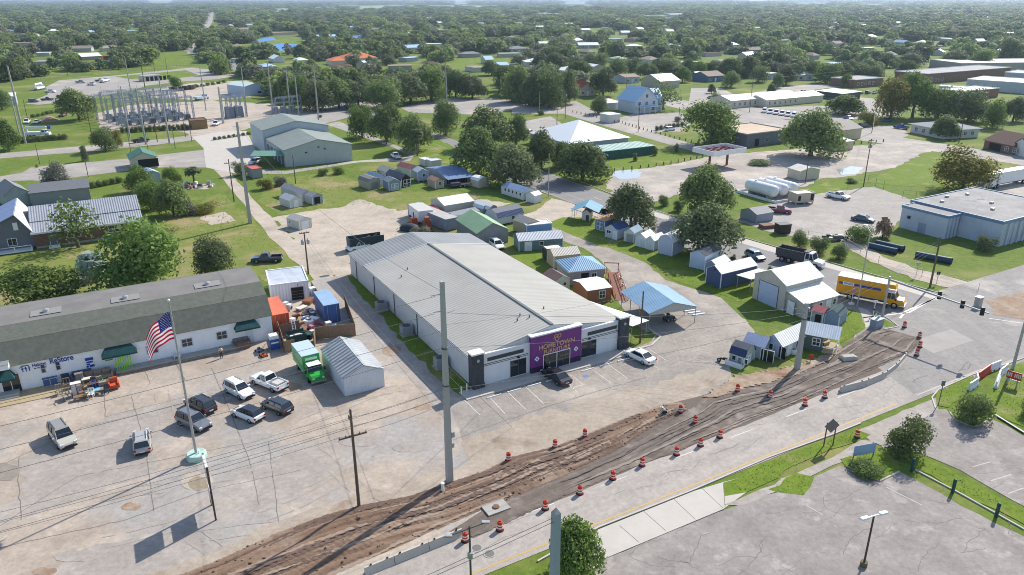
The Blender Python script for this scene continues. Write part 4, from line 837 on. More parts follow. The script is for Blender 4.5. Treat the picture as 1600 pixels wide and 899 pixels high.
def container(label,A,B,D,h,hx,roofh,name='shipping_container',cat='container'):
 a,an,w=span(A,B,False);t=thing(name,label,cat,a,an);D=depth_of(A,B,D)if isinstance(D,tuple)else D
 c=mat('container_'+hx,hexc(hx),.55,col2=tuple(x*.78 for x in hexc(hx)),scale=1,wave=('Y',.35),wamp=.9);M().box(0,w,0,D,.15,h,c).build('body',t)
 M().box(-.02,w+.02,-.02,D+.02,h+.002,h+.05,mat('container_top_'+roofh,hexc(roofh),.6,col2=tuple(x*.85 for x in hexc(roofh)),scale=.8)).build('top',t)
 mm=M()
 for x in(.08,w/2-.04,w-.16):mm.box(x,x+.08,-.06,-.002,.2,h-.05,c)
 for x in(.5,w-.5):mm.tube((x,-.08,.25),(x,-.08,h-.1),.03,m=GALV)
 mm.build('door_gear',t);M().box(.05,w-.05,.05,D-.05,0,.149,STEELD).build('base_frame',t);return t
container('orange-red shipping container at the end of the thrift store',(428,519),(454,514),7.5,2.6,'b85a3c','c4694c');container('blue steel storage box with pale top in the salvage yard',(508.5,507),(532.5,502.5),(492,484),3.0,'4a68a0','8fabc8','storage_box','storage box')
container('long grey storage trailer behind the furniture store',(697,362),(716,358),16,2.6,'8e9bb0','b6b0aa','storage_trailer','trailer')
t=house('metal_shed','white metal shed with ribbed grey roof on the concrete lot','shed',(539.5,620),(602,605),(0),2.5,1.1,'gable','y',siding('ccd0d8','Z',.9),roofmetal('a9adb3','Y',.55),.12)if 0 else None
a0,an,w0=span((539.5,620),(602,605));Ds=9.6
house('metal_shed','long white metal shed with ribbed grey roof on the concrete lot','shed',(539.5,620),(602,605),Ds,2.5,1.15,'gable','y',siding('ced2da','X',.3),mat('ribbed_zinc_roof',hexc('a2a6aa'),.55,col2=hexc('8d9297'),scale=.4,wave=('Y',.75),wamp=1,metal=.1),.12,trim=GALV)
def fence_run(t,pts,h,m,thick=.06,part='panel'):
 for k,(a,b)in enumerate(zip(pts,pts[1:])):
  d=b-a;L=d.length;an=math.atan2(d.y,d.x)
  mm=M();mm.box(.02,L-.02,-thick/2,thick/2,.05,h,m)
  for i in range(int(L/1.2)+1):mm.box(min(L-.1,i*1.2),min(L,i*1.2+.1),-.1,-.03,0,h-.1,m)
  o=mm.build(part,t);o.location=a-Vector(t.location);o.rotation_euler=(0,0,an)
P_=[at(540,480),at(556,525),at(494,531),at(492,543)]
t=thing('wood_fence','weathered wooden board fence around the salvage yard','fence',P_[0]);fence_run(t,P_,2.0,WOOD)
P_=[at(434,514),at(446,552),at(462,548)]
t=thing('wood_fence','short wooden board screen beside the green dumpster','fence',P_[0]);fence_run(t,P_,1.8,WOOD)
P_=[at(487,450),at(502,472),at(525,485)]
t=thing('wire_fence','low rusty wire fence between store room and alley','fence',P_[0]);fence_run(t,P_,1.2,mat('rusty_mesh',(.2,.16,.12),.8))
FW=siding('aeb6b4','X',.4);FR=roofmetal('8e958f','Y',.5)
a0,an,w0=span((447,262),(551,251));fs_=thing('fire_station','two-part grey-green metal building with gabled roofs beyond the sandy yard','building',a0,an)
D1=24.0;M().ext([(0,0),(0,5),(w0/2,7.3),(w0,5),(w0,0)][::-1],'y',0,D1,FW).build('wall',fs_);mm=M();roof_slabs(mm,[(0,5),(w0/2,7.3),(w0,5)],'y',0,D1,.3,.14,FR,.25);mm.build('roof',fs_)
M().ext([(-.6,0),(-.6,7.4),(w0/2,9.6),(w0+.3,7.4),(w0+.3,0)][::-1],'y',D1+.01,D1+19,siding('b7c0c6','X',.4)).build('rear_wall',fs_);mm=M();roof_slabs(mm,[(-.6,7.4),(w0/2,9.6),(w0+.3,7.4)],'y',D1+.01,D1+19,.3,.14,FR,.3);mm.build('rear_roof',fs_)
for u,z in((6,3.6),(9.8,4.9),(11.6,4.2)):feature(fs_,w0,D1,('vent','F',u,z,.6,.35),WHITE)
for y in(1.5,6,10.5,15,19.5):feature(fs_,w0,D1,('roll','L',y,3.4,3.6,paint('4a5a74',.5),WHITE),WHITE)
carport('station_canopy','green-roofed canopy on the left side of the grey-green building',(394,262),(446,262),7.5,3.4,.8,roofmetal('6f9a86','X',.4),'gable','x',posts=2,snap=True)
house('green_pavilion','open pavilion with dark green gabled roof and picnic tables beside the parking bays','pavilion',(207,266),(247,263),9.0,3.2,1.6,'gable','y',paint('c9bdb0',.6),roofmetal('4f7a6a','Y',.4),.5,[('open','F',1.8,5.4,.4,2.4)],WHITE)
shed('small pale blue shed with white-blue roof among the garden trees',(231,287),(252,284),5.0,2.4,.9,'a5b4bd','b9d0de',grp=None)
shed('grey trailer box with red roof beside the station canopy',(396,280),(411,278),5.0,2.6,.1,'8d9494',paint('c0605a',.5),'flat',corners=None,grp=None,cat='trailer',name='box_trailer',trim=paint('c0605a',.5))
HW=siding('7a5d4f','Z',.25);HR=roofmetal('9da0a8','X',.45)
a0,an,w0=span((57,389),(224,366));gh=thing('school_house','long grey-brown house with two-tier grey metal roof and white trim at left','house',a0,an)
Dh=15.5;mm=M();mm.ext([(0,.4),(0,3.4),(3.2,4.4),(3.4,4.5),(8.5,6.4),(Dh,4.0),(Dh,.4)],'x',0,w0,HW);mm.build('wall',gh)
mm=M();roof_slabs(mm,[(0,3.4),(3.6,4.5)],'x',0,w0,.5,.12,HR,.4);mm.build('lower_roof',gh);mm=M();roof_slabs(mm,[(3.55,4.66),(8.5,6.6),(Dh,4.0)],'x',0,w0,.2,.12,HR,.4);mm.build('roof',gh)
mm=M();mm.box(-.4,w0+.4,-.62,-.52,3.0,3.36,WHITE);mm.build('fascia',gh);M().box(.05,w0,.05,Dh-.2,0,.398,CONC).build('foundation',gh)
for u in(w0*.3,w0*.68,w0*.88):feature(gh,w0,Dh,('win','F',u,1.4,2.2,1.3),WHITE)
feature(gh,w0,Dh,('door','F',2.6,1.1,2.3,paint('6d7074',.5)),WHITE)
mm=M();[mm.box(2.2,4.2,-.5-k*.32,-.18-k*.32,0,.4-k*.1,WHITE)for k in range(4)];mm.build('steps',gh)
gw=M();WX=-11.0
gw.ext([(WX,.4),(WX,3.4),(-2.4,7.2),(-.03,3.4),(-.03,.4)][::-1],'y',.5,Dh-1,siding('70717a','Z',.25));gw.build('wing_wall',gh)
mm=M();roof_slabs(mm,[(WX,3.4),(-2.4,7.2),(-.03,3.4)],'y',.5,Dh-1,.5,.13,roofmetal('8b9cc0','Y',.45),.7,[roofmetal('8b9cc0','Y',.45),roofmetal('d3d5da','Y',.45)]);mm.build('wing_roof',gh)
fx=lambda u,d,z:(u,.5-d,z)
mm=M();pbox(mm,fx,-4.4,-3.0,0,.04,1.2,2.5,GLASS);o=mm.build('window',gh);mm=M();[pbox(mm,fx,*q,WHITE)for q in((-4.5,-4.4,0,.07,1.1,2.6),(-3.0,-2.9,0,.07,1.1,2.6),(-4.4,-3.0,0,.07,2.5,2.6),(-4.4,-3.0,0,.07,1.1,1.2),(-3.73,-3.67,.04,.06,1.2,2.5))];mm.build('frame',o)
mm=M();pbox(mm,fx,-3.0,-2.2,0,.1,4.1,5.6,WHITE);mm.build('gable_vent',gh)
mm=M();mm.box(WX,-.5,-1.7,.45,.2,.42,WD);[mm.box(x,x+.1,-1.7,-1.6,.421,1.3,WHITE)for x in(WX,-8.5,-6,-3.5,-.7)];mm.box(WX,-.6,-1.68,-1.62,1.3,1.38,WHITE);mm.build('porch',gh)
a1=at(12,322);house('annex_house','plain grey-roofed annex behind the long two-tier house at left','house',(12,326),(50,320),10,3.2,1.8,'gable','y',siding('9aa0a5','Z',.25),shingle('8a8d90'),.4)
house('annex_house','low dark-grey lean-to annex along the back of the two-tier house','annex',(50,322),(142,310),8,3.0,.6,'shed','x',siding('8b8f93','Z',.25),shingle('74777b'),.3)
IW=mat('ribbed_concrete_wall',hexc('c0c8d6'),.8,col2=hexc('a3adbd'),scale=.4,width=.6,wave=('X',1.2),wamp=1,detail=8);IR=mat('tar_gravel_roof',hexc('a4a09d'),.9,col2=hexc('8d8a88'),scale=.12,width=.3,col3=hexc('7c7a78'),scale3=.3,m3=.66,w3=.1,detail=8);IF=paint('6f8aa8',.5)
a0=at(1559,386);ang_l=R(29.7);e1=Vector((math.cos(ang_l),math.sin(ang_l),0));e2=Vector((-e1.y,e1.x,0))
ib=thing('concrete_warehouse','flat-roofed grey concrete warehouse with ribbed walls on the lawn at right','warehouse',a0,ang_l)
M().box(0,24,0,19.5,0,5,IW).build('wall',ib);mm=M();mm.box(.2,23.8,.2,19.3,5.002,5.08,IR);mm.build('roof',ib);mm=M();[mm.box(*b,4.6,5.25,IF)for b in((-.12,24.1,-.12,.15),(-.12,24.1,19.35,19.6),(-.12,.15,.15,19.35),(23.85,24.1,.15,19.35))];mm.build('parapet',ib)
M().box(-4.5,-.13,8.3,18.4,0,4.7,IW).build('annex_wall',ib);mm=M();mm.box(-4.4,-.2,8.4,18.3,4.702,4.8,IR);mm.build('annex_roof',ib);mm=M();[mm.box(*b,4.4,4.95,IF)for b in((-4.62,-.14,8.18,8.4),(-4.62,-.14,18.3,18.52),(-4.62,-4.4,8.4,18.3))];mm.build('annex_parapet',ib)
mm=M();[mm.box(i*2.0,i*2.0+.5,-.25,-.001,0,4.55,IW)for i in range(1,12)];mm.build('wall_ribs',ib)
mm=M();pbox(mm,lambda u,d,z:(-4.5-d,u,z),16.2,16.8,.0,.2,2.4,3.0,BLACK);mm.build('wall_fan',ib)
mm=M();pbox(mm,lambda u,d,z:(-4.5-d,u,z),12.5,14.2,.0,.06,0,2.2,paint('8f9bb2',.6));mm.build('door',ib)
for x,y in((4,15),(9,17),(12,9),(15,16),(18,5),(7,6)):mm=M();mm.box(x,x+.7,y,y+.6,5.081,5.5,GALV);mm.build('roof_vent',ib)
for lab,A,B in(('left of the pair lying on the lawn',(1356,388),(1400,398)),('right of the pair lying on the lawn',(1368,384),(1411,394)),('single one lying near the wooden pole',(1430,402),(1486,413))):
 a,b=at(*A),at(*B);d=(b-a).normalized();t=thing('drain_pipe',f'large dark blue-black drainage pipe, {lab}','pipe',a,0,'drainage pipes on the lawn');PB=mat('black_plastic_pipe',hexc('27435a'),.5,spec=.3)
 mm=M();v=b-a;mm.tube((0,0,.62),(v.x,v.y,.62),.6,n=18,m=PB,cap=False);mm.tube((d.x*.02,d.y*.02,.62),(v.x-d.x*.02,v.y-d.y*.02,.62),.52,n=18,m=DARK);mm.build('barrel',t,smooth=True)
 mm=M();mm.tube((v.x-d.x*.3,v.y-d.y*.3,.62),(v.x+d.x*.05,v.y+d.y*.05,.62),.66,n=18,m=PB,cap=False);mm.build('collar',t)
a,b=at(1158,300),at(1196,309.5);TK=mat('white_tank_paint',(.78,.79,.78),.4,col2=(.68,.69,.68),scale=.5)
an=GRID-math.pi/2+.0;ax=Vector((math.cos(R(-62)),math.sin(R(-62)),0));sd=Vector((-ax.y,ax.x,0))
p0=at(1160,301)
bs=thing('containment_wall','low white containment wall around the three tanks','wall',p0,math.atan2(ax.y,ax.x));mm=M()
for q in((-1,12,-1.2,-1),(-1,12,10.5,10.7),(-1,-.8,-1,10.5),(11.8,12,-1,10.5)):mm.box(*q,0,.6,WHITE)
mm.box(-.8,11.8,-1,10.5,0,.05,CONC);mm.build('kerb_wall',bs)
for k,lab in enumerate(('left','middle','right')):
 q=p0+sd*(1.2+k*3.3);t=thing('storage_tank',f'horizontal white storage tank, {lab} one of three inside the low wall','tank',q,math.atan2(ax.y,ax.x),'three white storage tanks')
 mm=M();pr=[(0,-.2)]+[(0,0)]
 secs=[[(x,r*math.cos(j*math.pi/9),2.1+r*math.sin(j*math.pi/9))for j in range(18)]for x,r in((.2,.9),(.6,1.35),(1.0,1.48),(9.0,1.48),(9.4,1.35),(9.8,.9))]
 mm.loft(secs,TK);mm.build('shell',t,smooth=True)
 for x in(2,8):mm=M();mm.box(x-.2,x+.2,-1.1,1.1,.06,1.1,CONC);mm.build('saddle',t)
 mm=M();mm.lathe([(.3,3.5),(.3,3.8),(0,3.85)],10,TK,c=(3,0,0));mm.build('hatch',t)
shed('small cream hut with pale gabled roof behind the white tanks',(1249,283),(1279,280),5.0,2.6,.9,'cfc6b0','d8d2c6',grp=None,cat='hut',name='cream_hut',corners=None)
shed('beige generator enclosure on wheels behind the red pickup',(1243,321),(1271,318.5),(1231,316),2.6,.15,siding('c8b9a4','X',.6),paint('d9cfbd',.5),'flat',grp=None,cat='generator',name='generator_box',corners=None,base=.5,feat=[('vent','F',.5,1.0,.7,1.2),('vent','F',4.0,.9,.8,1.5)],trim=TAN)
a=at(1112,268);t=thing('fuel_canopy','derelict fuel station canopy with white fascia and red steel beams','canopy',a,GRID);mm=M();w,d=13,8.5
for q in((0,w,0,.15),(0,w,d-.15,d),(0,.15,.15,d-.15),(w-.15,w,.15,d-.15)):mm.box(*q,4.2,5.6,WHITE)
mm.build('fascia',t);mm=M();RS=paint('8a4a48',.6)
for y in(1.2,3.4,5.2,7.2):mm.box(.2,w-.2,y,y+.25,4.6,4.9,RS)
for x in(2,5,8,11):mm.box(x,x+.25,.2,d-.2,4.902,5.1,RS)
mm.box(.2,w-.2,.2,d-.2,4.35,4.4,paint('7a625e',.6));mm.build('beams',t)
for x in(3,10):mm=M();mm.box(x-.25,x+.25,d/2-.25,d/2+.25,0,4.34,RS);mm.build('column',t)
def ring(x,w,z0,z1):
 zm=z0+(z1-z0)*.62
 return[(x,-w*.88,z0),(x,-w*.99,z0+.14),(x,-w,zm),(x,-w*.9,z1),(x,w*.9,z1),(x,w,zm),(x,w*.99,z0+.14),(x,w*.88,z0)]
WHEELS={}
def wheel(root,x,y,r,wd=.22):
 k=(round(r,2),round(wd,2))
 if k not in WHEELS:
  a=M();pr=[(r*.6,-wd/2),(r*.92,-wd/2),(r,-wd*.35),(r,wd*.35),(r*.92,wd/2),(r*.6,wd/2)];a.lathe(pr,16,TYRE)
  b=M();b.lathe([(r*.62,-wd*.42),(r*.62,wd*.42)],14,RIM);b.lathe([(0,wd*.36),(r*.2,wd*.42),(r*.6,wd*.3)],14,RIM);b.lathe([(0,-wd*.36),(r*.2,-wd*.42),(r*.6,-wd*.3)],14,RIM)
  WHEELS[k]=(a.mesh('tyre',True),b.mesh('rim',False))
 t,m_=WHEELS[k]
 w=bpy.data.objects.new('wheel',t);C.objects.link(w);w.parent=root;w.location=(x,y,r);w.rotation_euler=(R(90),0,0)
 q=bpy.data.objects.new('rim',m_);C.objects.link(q);q.parent=w
SPEC={'sedan':(4.75,.91,1.45,.95,-1.75,1.15,-.95,.35,1.38,.33),'hatch':(4.35,.9,1.52,.98,-2.0,1.1,-1.65,.35,1.3,.33),'suv':(4.7,.93,1.72,1.06,-2.2,1.05,-1.95,.4,1.38,.37),'van':(5.1,.98,1.85,1.1,-2.45,1.35,-2.2,.55,1.5,.37),'pickup':(5.6,.98,1.85,1.12,-.55,1.25,-.35,.55,1.75,.39),}
def car(kind,hx,rear,front,label,cat=None,grp=None,roof=None,name=None,simple=False,crew=True,load=None):
 a,b=at(*rear),at(*front);d=b-a;c=(a+b)/2;an=math.atan2(d.y,d.x)
 L,w,H,zb,gr,gf,rr_,rf,wb,wr=SPEC[kind];P=car_paint(hx);z0=.24
 t=thing(name or{'sedan':'parked_car','hatch':'parked_car','suv':'sport_utility_car','van':'passenger_van','pickup':'pickup_truck'}[kind],label,cat or{'pickup':'pickup truck','van':'van','suv':'SUV'}.get(kind,'car'),c,an,grp)
 h=L/2;mm=M();zf=zb-(.1 if kind in('sedan','hatch')else.05)
 if kind=='pickup':
  mm.loft([ring(-h,w*.9,.5,.74),ring(-h+.1,w*.97,.42,.74),ring(-.75,w,.34,.74),ring(-.74,w,.34,zb),ring(1.2,w,.34,zb),ring(h-.5,w*.97,.34,zb-.06),ring(h-.06,w*.92,.4,zb-.2),ring(h,w*.84,.46,zb-.42)],P)
 else:
  rz=.92 if kind in('suv','van','hatch')else.86
  mm.loft([ring(-h,w*.82,.42,zb*rz-.06),ring(-h+.1,w*.94,.3,zb*(rz+.04)),ring(-h+.6,w,z0,zb),ring(gf-.3,w,z0,zb),ring(gf+.2,w,z0,zf),ring(h-.5,w*.97,z0+.02,zf-.1),ring(h-.1,w*.9,z0+.06,zf-.26),ring(h,w*.78,.36,zf-.42)],P)
 mm.build('body',t,smooth=False)
 g=M();s=.76;wi=w*.86
 g.add([(gr,-wi,zb-.01),(gf,-wi,zb-.03),(gf,wi,zb-.03),(gr,wi,zb-.01),(rr_,-wi*.84,H-.07),(rf,-wi*.84,H-.07),(rf,wi*.84,H-.07),(rr_,wi*.84,H-.07)],[(0,1,5,4),(1,2,6,5),(2,3,7,6),(3,0,4,7),(4,5,6,7)],GLASS);g.build('windows',t)
 RP=car_paint(roof)if roof else P
 r=M();e=wi*.84
 r.add([(rr_-.05,-e-.01,H-.075),(rf+.06,-e-.01,H-.075),(rf+.06,e+.01,H-.075),(rr_-.05,e+.01,H-.075),(rr_+.1,-e*.86,H),(rf-.12,-e*.86,H),(rf-.12,e*.86,H),(rr_+.1,e*.86,H)],[(4,5,6,7),(0,1,5,4),(1,2,6,5),(2,3,7,6),(3,0,4,7)],RP);r.build('roof',t)
 p=M()
 for sg in(-1,1):
  for xb,xt in((gr,rr_),(gf,rf)):p.tube((xb,sg*wi,zb-.02),(xt,sg*wi*.84,H-.06),.05,.045,5,RP,False)
  xm=(gr+gf)/2-(.05 if kind!='pickup' else 0);p.tube((xm,sg*wi*1.005,zb-.02),(xm,sg*wi*.85,H-.06),.045,.04,5,BLACK if kind!='pickup' else RP,False)
  if kind in('suv','van'):p.tube((xm-1.15,sg*wi*1.003,zb-.02),(xm-1.1,sg*wi*.848,H-.06),.06,.05,5,RP,False)
 p.build('pillars',t)
 for sg in(-1,1):
  for x in(-wb,wb):wheel(t,x,sg*(w-.1),wr,.24)
 if kind=='pickup':
  q=M();zt=zb-.02
  for sg in(-1,1):q.box(-h+.05,-.76,sg*w*.96-.05,sg*w*.96+.05,.742,zt,P)
  q.box(-h+.02,-h+.1,-w*.9,w*.9,.742,zt,P);q.box(-h+.1,-.78,-w*.9,w*.9,.742,.76,BLACK);q.build('bed',t)
  if load:q=M();q.box(-h+.4,-1.2,-.6,.5,.762,1.15,load);q.build('load',t)
 if simple:return t
 for sg in(-1,1):
  q=M();q.box(h-.2,h-.04,sg*w*.72-.16,sg*w*.72+.16,zf-.34,zf-.2,LAMP);q.build('headlight',t)
  q=M();zz=zb-.28;q.box(-h-.02,-h+.12,sg*w*.78-.12,sg*w*.78+.12,zz-.08,zz+.14,REDL);q.build('tail_light',t)
  q=M();q.box(gf-.35,gf-.12,sg*(w+.1)-.09,sg*(w+.1)+.09,zb-.02,zb+.14,P);q.build('mirror',t)
 q=M();q.box(-h-.06,-h+.1,-w*.8,w*.8,.3,.5,BLACK if kind!='sedan' else P);q.box(h-.1,h+.05,-w*.78,w*.78,.28,.48,BLACK);q.build('bumper',t)
 q=M();q.box(h-.04,h+.02,-.5,.5,.5,.62,BLACK);q.box(-h-.03,-h+.01,-.26,.26,.52,.64,WHITE);q.build('grille',t)
 if kind in('suv','van'):
  q=M()
  for sg in(-1,1):q.tube((rr_+.3,sg*e*.8,H+.05),(rf-.3,sg*e*.8,H+.05),.025,m=BLACK)
  q.build('roof_rails',t)
 return t
LG='cars parked on the concrete lot'
car('van','b9b4a6',(88,674),(111,704),'pale tan SUV with black roof rack parked farthest left on the concrete lot','SUV',LG,roof='8f8c84',name='sport_utility_car')
car('suv','a5a3a0',(224,712),(222,682),'silver-grey SUV seen from behind, parked alone left of the flagpole',grp=LG)
car('suv','2a2c33',(335,650),(293,628),'charcoal SUV behind the flagpole, upper of two touching cars',grp=LG)
car('suv','6d7076',(283,656),(325,675),'medium grey SUV behind the flagpole, lower of two touching cars',grp=LG)
car('suv','eceef0',(356,606),(393,626),'all-white SUV with white roof in the group of parked cars',grp=LG)
car('pickup','e8eaec',(444,613),(398,594),'white pickup truck with open black bed and red tailgate stripe',grp=LG,load=paint('c9c4bd'))
car('hatch','e6e8ea',(409,661),(367,644),'white car with a black roof in front of the other parked cars',grp=LG,roof='191b20')
car('hatch','23303a',(456,650),(411,631),'dark blue-black hatchback parked beside the black-roofed white car',grp=LG)
car('sedan','1c1f26',(887,605),(851,582),'black sedan parked nose-in before the purple furniture store entrance',grp='cars before the furniture store')
car('sedan','eff0f1',(1018,571),(980,553),'white sedan parked at the right end of the furniture store bays',grp='cars before the furniture store')
car('pickup','2c3f58',(440,408),(395,410),'dark blue pickup truck parked on the dry grass by the lane')
car('pickup','e4e6e9',(585,386),(541,395),'white flatbed pickup behind the far corner of the furniture store')
car('suv','eff0ee',(764,378),(789,397),'boxy white SUV on the grass beside the furniture store wall')
car('hatch','7d98a6',(1166,398),(1193,410),'light blue hatchback driving on the highway')
car('pickup','8d2430',(1199,331),(1234,334),'dark red pickup truck in the asphalt yard by the generator')
car('pickup','eceef0',(1292,307),(1326,314),'white pickup truck standing in the middle of the asphalt yard')
car('sedan','3f4c5c',(1336,344),(1360,348),'dark blue-grey sedan by the dead palm in the asphalt yard')
car('pickup','e2e4e8',(626,252),(611,243),'white pickup truck parked in the tree shade near the red-roofed shed')
car('suv','e6e8ea',(1037,206),(1056,203),'white SUV parked beside the hedge of the clinic lot',simple=True)
car('pickup','2547a0',(1418,203),(1397,200),'bright blue pickup truck beside the ranch-style office',simple=True)
car('pickup','23262d',(208,224),(232,221),'black pickup truck driving on the upper street',simple=True)
car('pickup','e8e9ea',(343,193),(333,199),'white pickup truck by the brown substation hut',simple=True)
car('suv','dfe2e6',(405,254),(392,258),'white SUV half under the green station canopy',simple=True)
car('pickup','e8eaea',(47,189),(38,197),'white pickup parked on the grass left of the dirt heap',simple=True)
car('sedan','e8eaea',(63,190),(53,195),'white car parked between the white pickup and the dirt heap',simple=True)
car('pickup','7a3a3a',(103,180),(94,184),'dark car with red load in front of the big round tree',simple=True)
DG='vehicles in the depot lot'
for k,(hx,r_,f_,lab,kd)in enumerate((('2e3138',(46,160),(60,160),'black SUV, left of the dark pair by the depot lawn','suv'),('2b2d33',(67,158),(81,157),'black pickup, right of the dark pair by the depot lawn','pickup'),('34373c',(90,154),(102,152),'dark SUV partly hidden behind the big round tree','suv'),('dfe2e4',(69,145),(89,145),'white pickup beside the white depot roof','pickup'),('c9cfd6',(135,133),(152,134),'pale utility pickup at the front of the depot lot','pickup'),('8d959b',(118,130),(134,130),'grey utility truck at the left of the depot row','pickup'),('525a60',(148,128),(165,127),'dark utility truck at the back of the depot row','pickup'))):
 car(kd,hx,r_,f_,lab,grp=DG,simple=True)
for k,(hx,x,y,lab)in enumerate((('2b3140',815,191,'dark car in the small lot behind the white hipped roof, left one'),('37424f',825,209,'dark teal car in the small lot beside the white hipped roof, lower one'))):car('sedan',hx,(x+9,y-2),(x-9,y+2),lab,simple=True)
for k in range(5):
 x=1333+k*11;car(('suv','sedan')[k%2],('2d3440','5b6470','2f3a4a','8d97a2','39424e')[k],(x-4,148),(x+5,146-k*.2),f'small dark car in the row before the brick school, {("first", "second", "third", "fourth", "fifth")[k]} from the left',grp='cars in the row before the brick school',simple=True)
for k,(hx,r_,f_,lab,kd)in enumerate((('4a5260',(1249,147),(1262,145),'dark car beside the white canopy near the low white-roofed offices','suv'),('33507a',(1316,184),(1335,189),'dark blue car between the trees on the upper street','sedan'),('444b52',(1338,200),(1360,198),'black car in the shrubs by the upper street','suv'),('c8ccd2',(1160,166),(1172,163),'white pickup at the end of the low offices','pickup'),('9aa6b5',(1548,224),(1560,220),'silver car under the brown-roofed carport at far right','sedan'),('39424a',(1105,155),(1118,154),'dark car near the small round tree by the offices','sedan'),('2e5a8a',(1380,191),(1392,189),'blue-grey car in the deep shade of the trees','sedan'))):
 car(kd,hx,r_,f_,lab,simple=True)
for k in range(9):
 x,y=1195+k*9.2,178+k*1.35
 car('van','e9eaec',(x+2,y-6),(x-4,y+2),f'white fleet van with white roof, {("first", "second", "third", "fourth", "fifth", "sixth", "seventh", "eighth", "ninth")[k]} from the left in the row of vans','van','row of white fleet vans',simple=True)
def truck(name,label,cat,rear,front,L,w,boxh,boxm,topm,cabm,cab_len,boxL,bed=.95,wheels=(),r=.48,hood=1.0,hoodtop=None,lean=0,cabh=2.5,over=0):
 a,b=at(*rear),at(*front);d=b-a;c=(a+b)/2;an=math.atan2(d.y,d.x)
 t=thing(name,label,cat,c,an);h=L/2
 if boxL:
  M().box(-h,-h+boxL,-w,w,bed,bed+boxh,boxm).build('cargo_box',t)
  M().box(-h-.02,-h+boxL+.02,-w-.02,w+.02,bed+boxh+.002,bed+boxh+.06,topm).build('box_roof',t)
 M().box(-h,h-.4,-w*.45,w*.45,.5,bed-.005,STEELD).build('chassis',t)
 x0=h-cab_len;x1=h-hood;cw=w*.92;mm=M()
 mm.add([(x0,-cw,.55),(x1,-cw,.55),(x1,cw,.55),(x0,cw,.55),(x0,-cw,1.55),(x1,-cw,1.5),(x1,cw,1.5),(x0,cw,1.55)],[(0,1,5,4),(1,2,6,5),(2,3,7,6),(3,0,4,7),(4,5,6,7)],cabm)
 if hood:mm.loft([ring(x1,cw*.95,.55,1.45),ring(h-.2,cw*.9,.55,1.32),ring(h,cw*.8,.6,1.1)],cabm)
 mm.build('cab',t);g=M();rk=.45 if hood else.15
 g.add([(x0+.05,-cw*.97,1.55),(x1,-cw*.97,1.5),(x1,cw*.97,1.5),(x0+.05,cw*.97,1.55),(x0+.1,-cw*.86,cabh-.12),(x1-rk,-cw*.86,cabh-.12),(x1-rk,cw*.86,cabh-.12),(x0+.1,cw*.86,cabh-.12)],[(0,1,5,4),(1,2,6,5),(2,3,7,6),(3,0,4,7)],GLASS);g.build('windows',t)
 M().box(x0,x1-rk+.08,-cw*.88,cw*.88,cabh-.13,cabh,hoodtop or cabm,.06,.06).build('cab_roof',t)
 q=M()
 for sg in(-1,1):q.tube((x1,sg*cw*.95,1.5),(x1-rk,sg*cw*.85,cabh-.1),.06,m=cabm);q.tube((x0+.05,sg*cw*.96,1.5),(x0+.1,sg*cw*.85,cabh-.1),.09,m=cabm);q.tube(((x0+x1)/2,sg*cw*.97,1.5),((x0+x1)/2,sg*cw*.86,cabh-.1),.05,m=cabm)
 q.build('pillars',t)
 if hoodtop and hood:M().box(x1+.05,h-.25,-cw*.8,cw*.8,1.455,1.47,hoodtop).build('bonnet_panel',t)
 for sg in(-1,1):
  for x in wheels:wheel(t,x,sg*(w-.2),r,.3)
  q=M();q.box(h-.1,h+.03,sg*cw*.6-.15,sg*cw*.6+.15,.85,1.05,LAMP);q.build('headlight',t)
  q=M();q.box(x1-.2,x1-.05,sg*(cw+.2)-.1,sg*(cw+.2)+.1,1.4,1.8,BLACK);q.build('mirror',t)
 q=M();q.box(h-.05,h+.12,-cw*.9,cw*.9,.4,.65,CHROME);q.build('bumper',t)
 t['h']=h;return t
YEL=paint('d99a1c',.4,name='truck_yellow');GRN=paint('35a843',.4,name='truck_green');BLU=paint('3c3f96',.45,name='truck_blue')
t=truck('moving_truck','yellow box moving truck with blue side stripe waiting on the highway','truck',(1311,462),(1408,481),10.2,1.25,2.75,YEL,mat('white_fibreglass',(.82,.82,.82),.4),YEL,2.9,7.3,1.05,(-2.9,3.7),.5,1.15,WHITE,cabh=2.6)
mm=M();h=5.1;mm.box(-h+.3,-h+6.6,-1.275,-1.252,2.55,2.95,BLU);mm.box(-h+.9,-h+2.6,-1.29,-1.276,2.5,3.05,WHITE);mm.box(-h+.1,-h+7.2,-1.27,-1.252,1.06,1.16,GALV);mm.build('side_stripe',t)
text_mesh('PENSKE',.44,.004,mat('logo_blue',hexc('2f3f8f'),.5),'lettering',t,(-h+1.75,-1.294,2.77),(R(90),0,0),.01,.95)
mm=M();mm.box(2.3,3.6,-.9,.9,3.1,3.75,YEL,.25,.15);mm.build('wind_deflector',t)
t=truck('box_truck','bright green and white box truck beside the white metal shed','truck',(471,566),(500,603),7.2,1.15,2.3,mat('box_pale_green',hexc('7fb58a'),.5),mat('box_top_pale',hexc('b3c3cf'),.5),GRN,2.5,4.6,.85,(-2.0,2.4),.4,1.0,None,cabh=2.3)
mm=M();mm.box(1.02,1.06,-1.1,1.1,.9,3.1,GRN);mm.build('front_panel',t);M().box(1.061,1.09,-.8,.8,2.5,2.85,paint('bfe0c4',.5)).build('sign_band',t)
M().box(1.2,2.55,-.85,.85,2.305,2.33,WHITE).build('cab_top_panel',t);mm=M();mm.box(-3.55,.95,-1.17,-1.152,1.3,1.9,GRN);mm.box(-3.55,.95,1.152,1.17,1.3,1.9,GRN);mm.build('side_stripe',t)
DBX=paint('4b4c50',.6,name='dump_body')
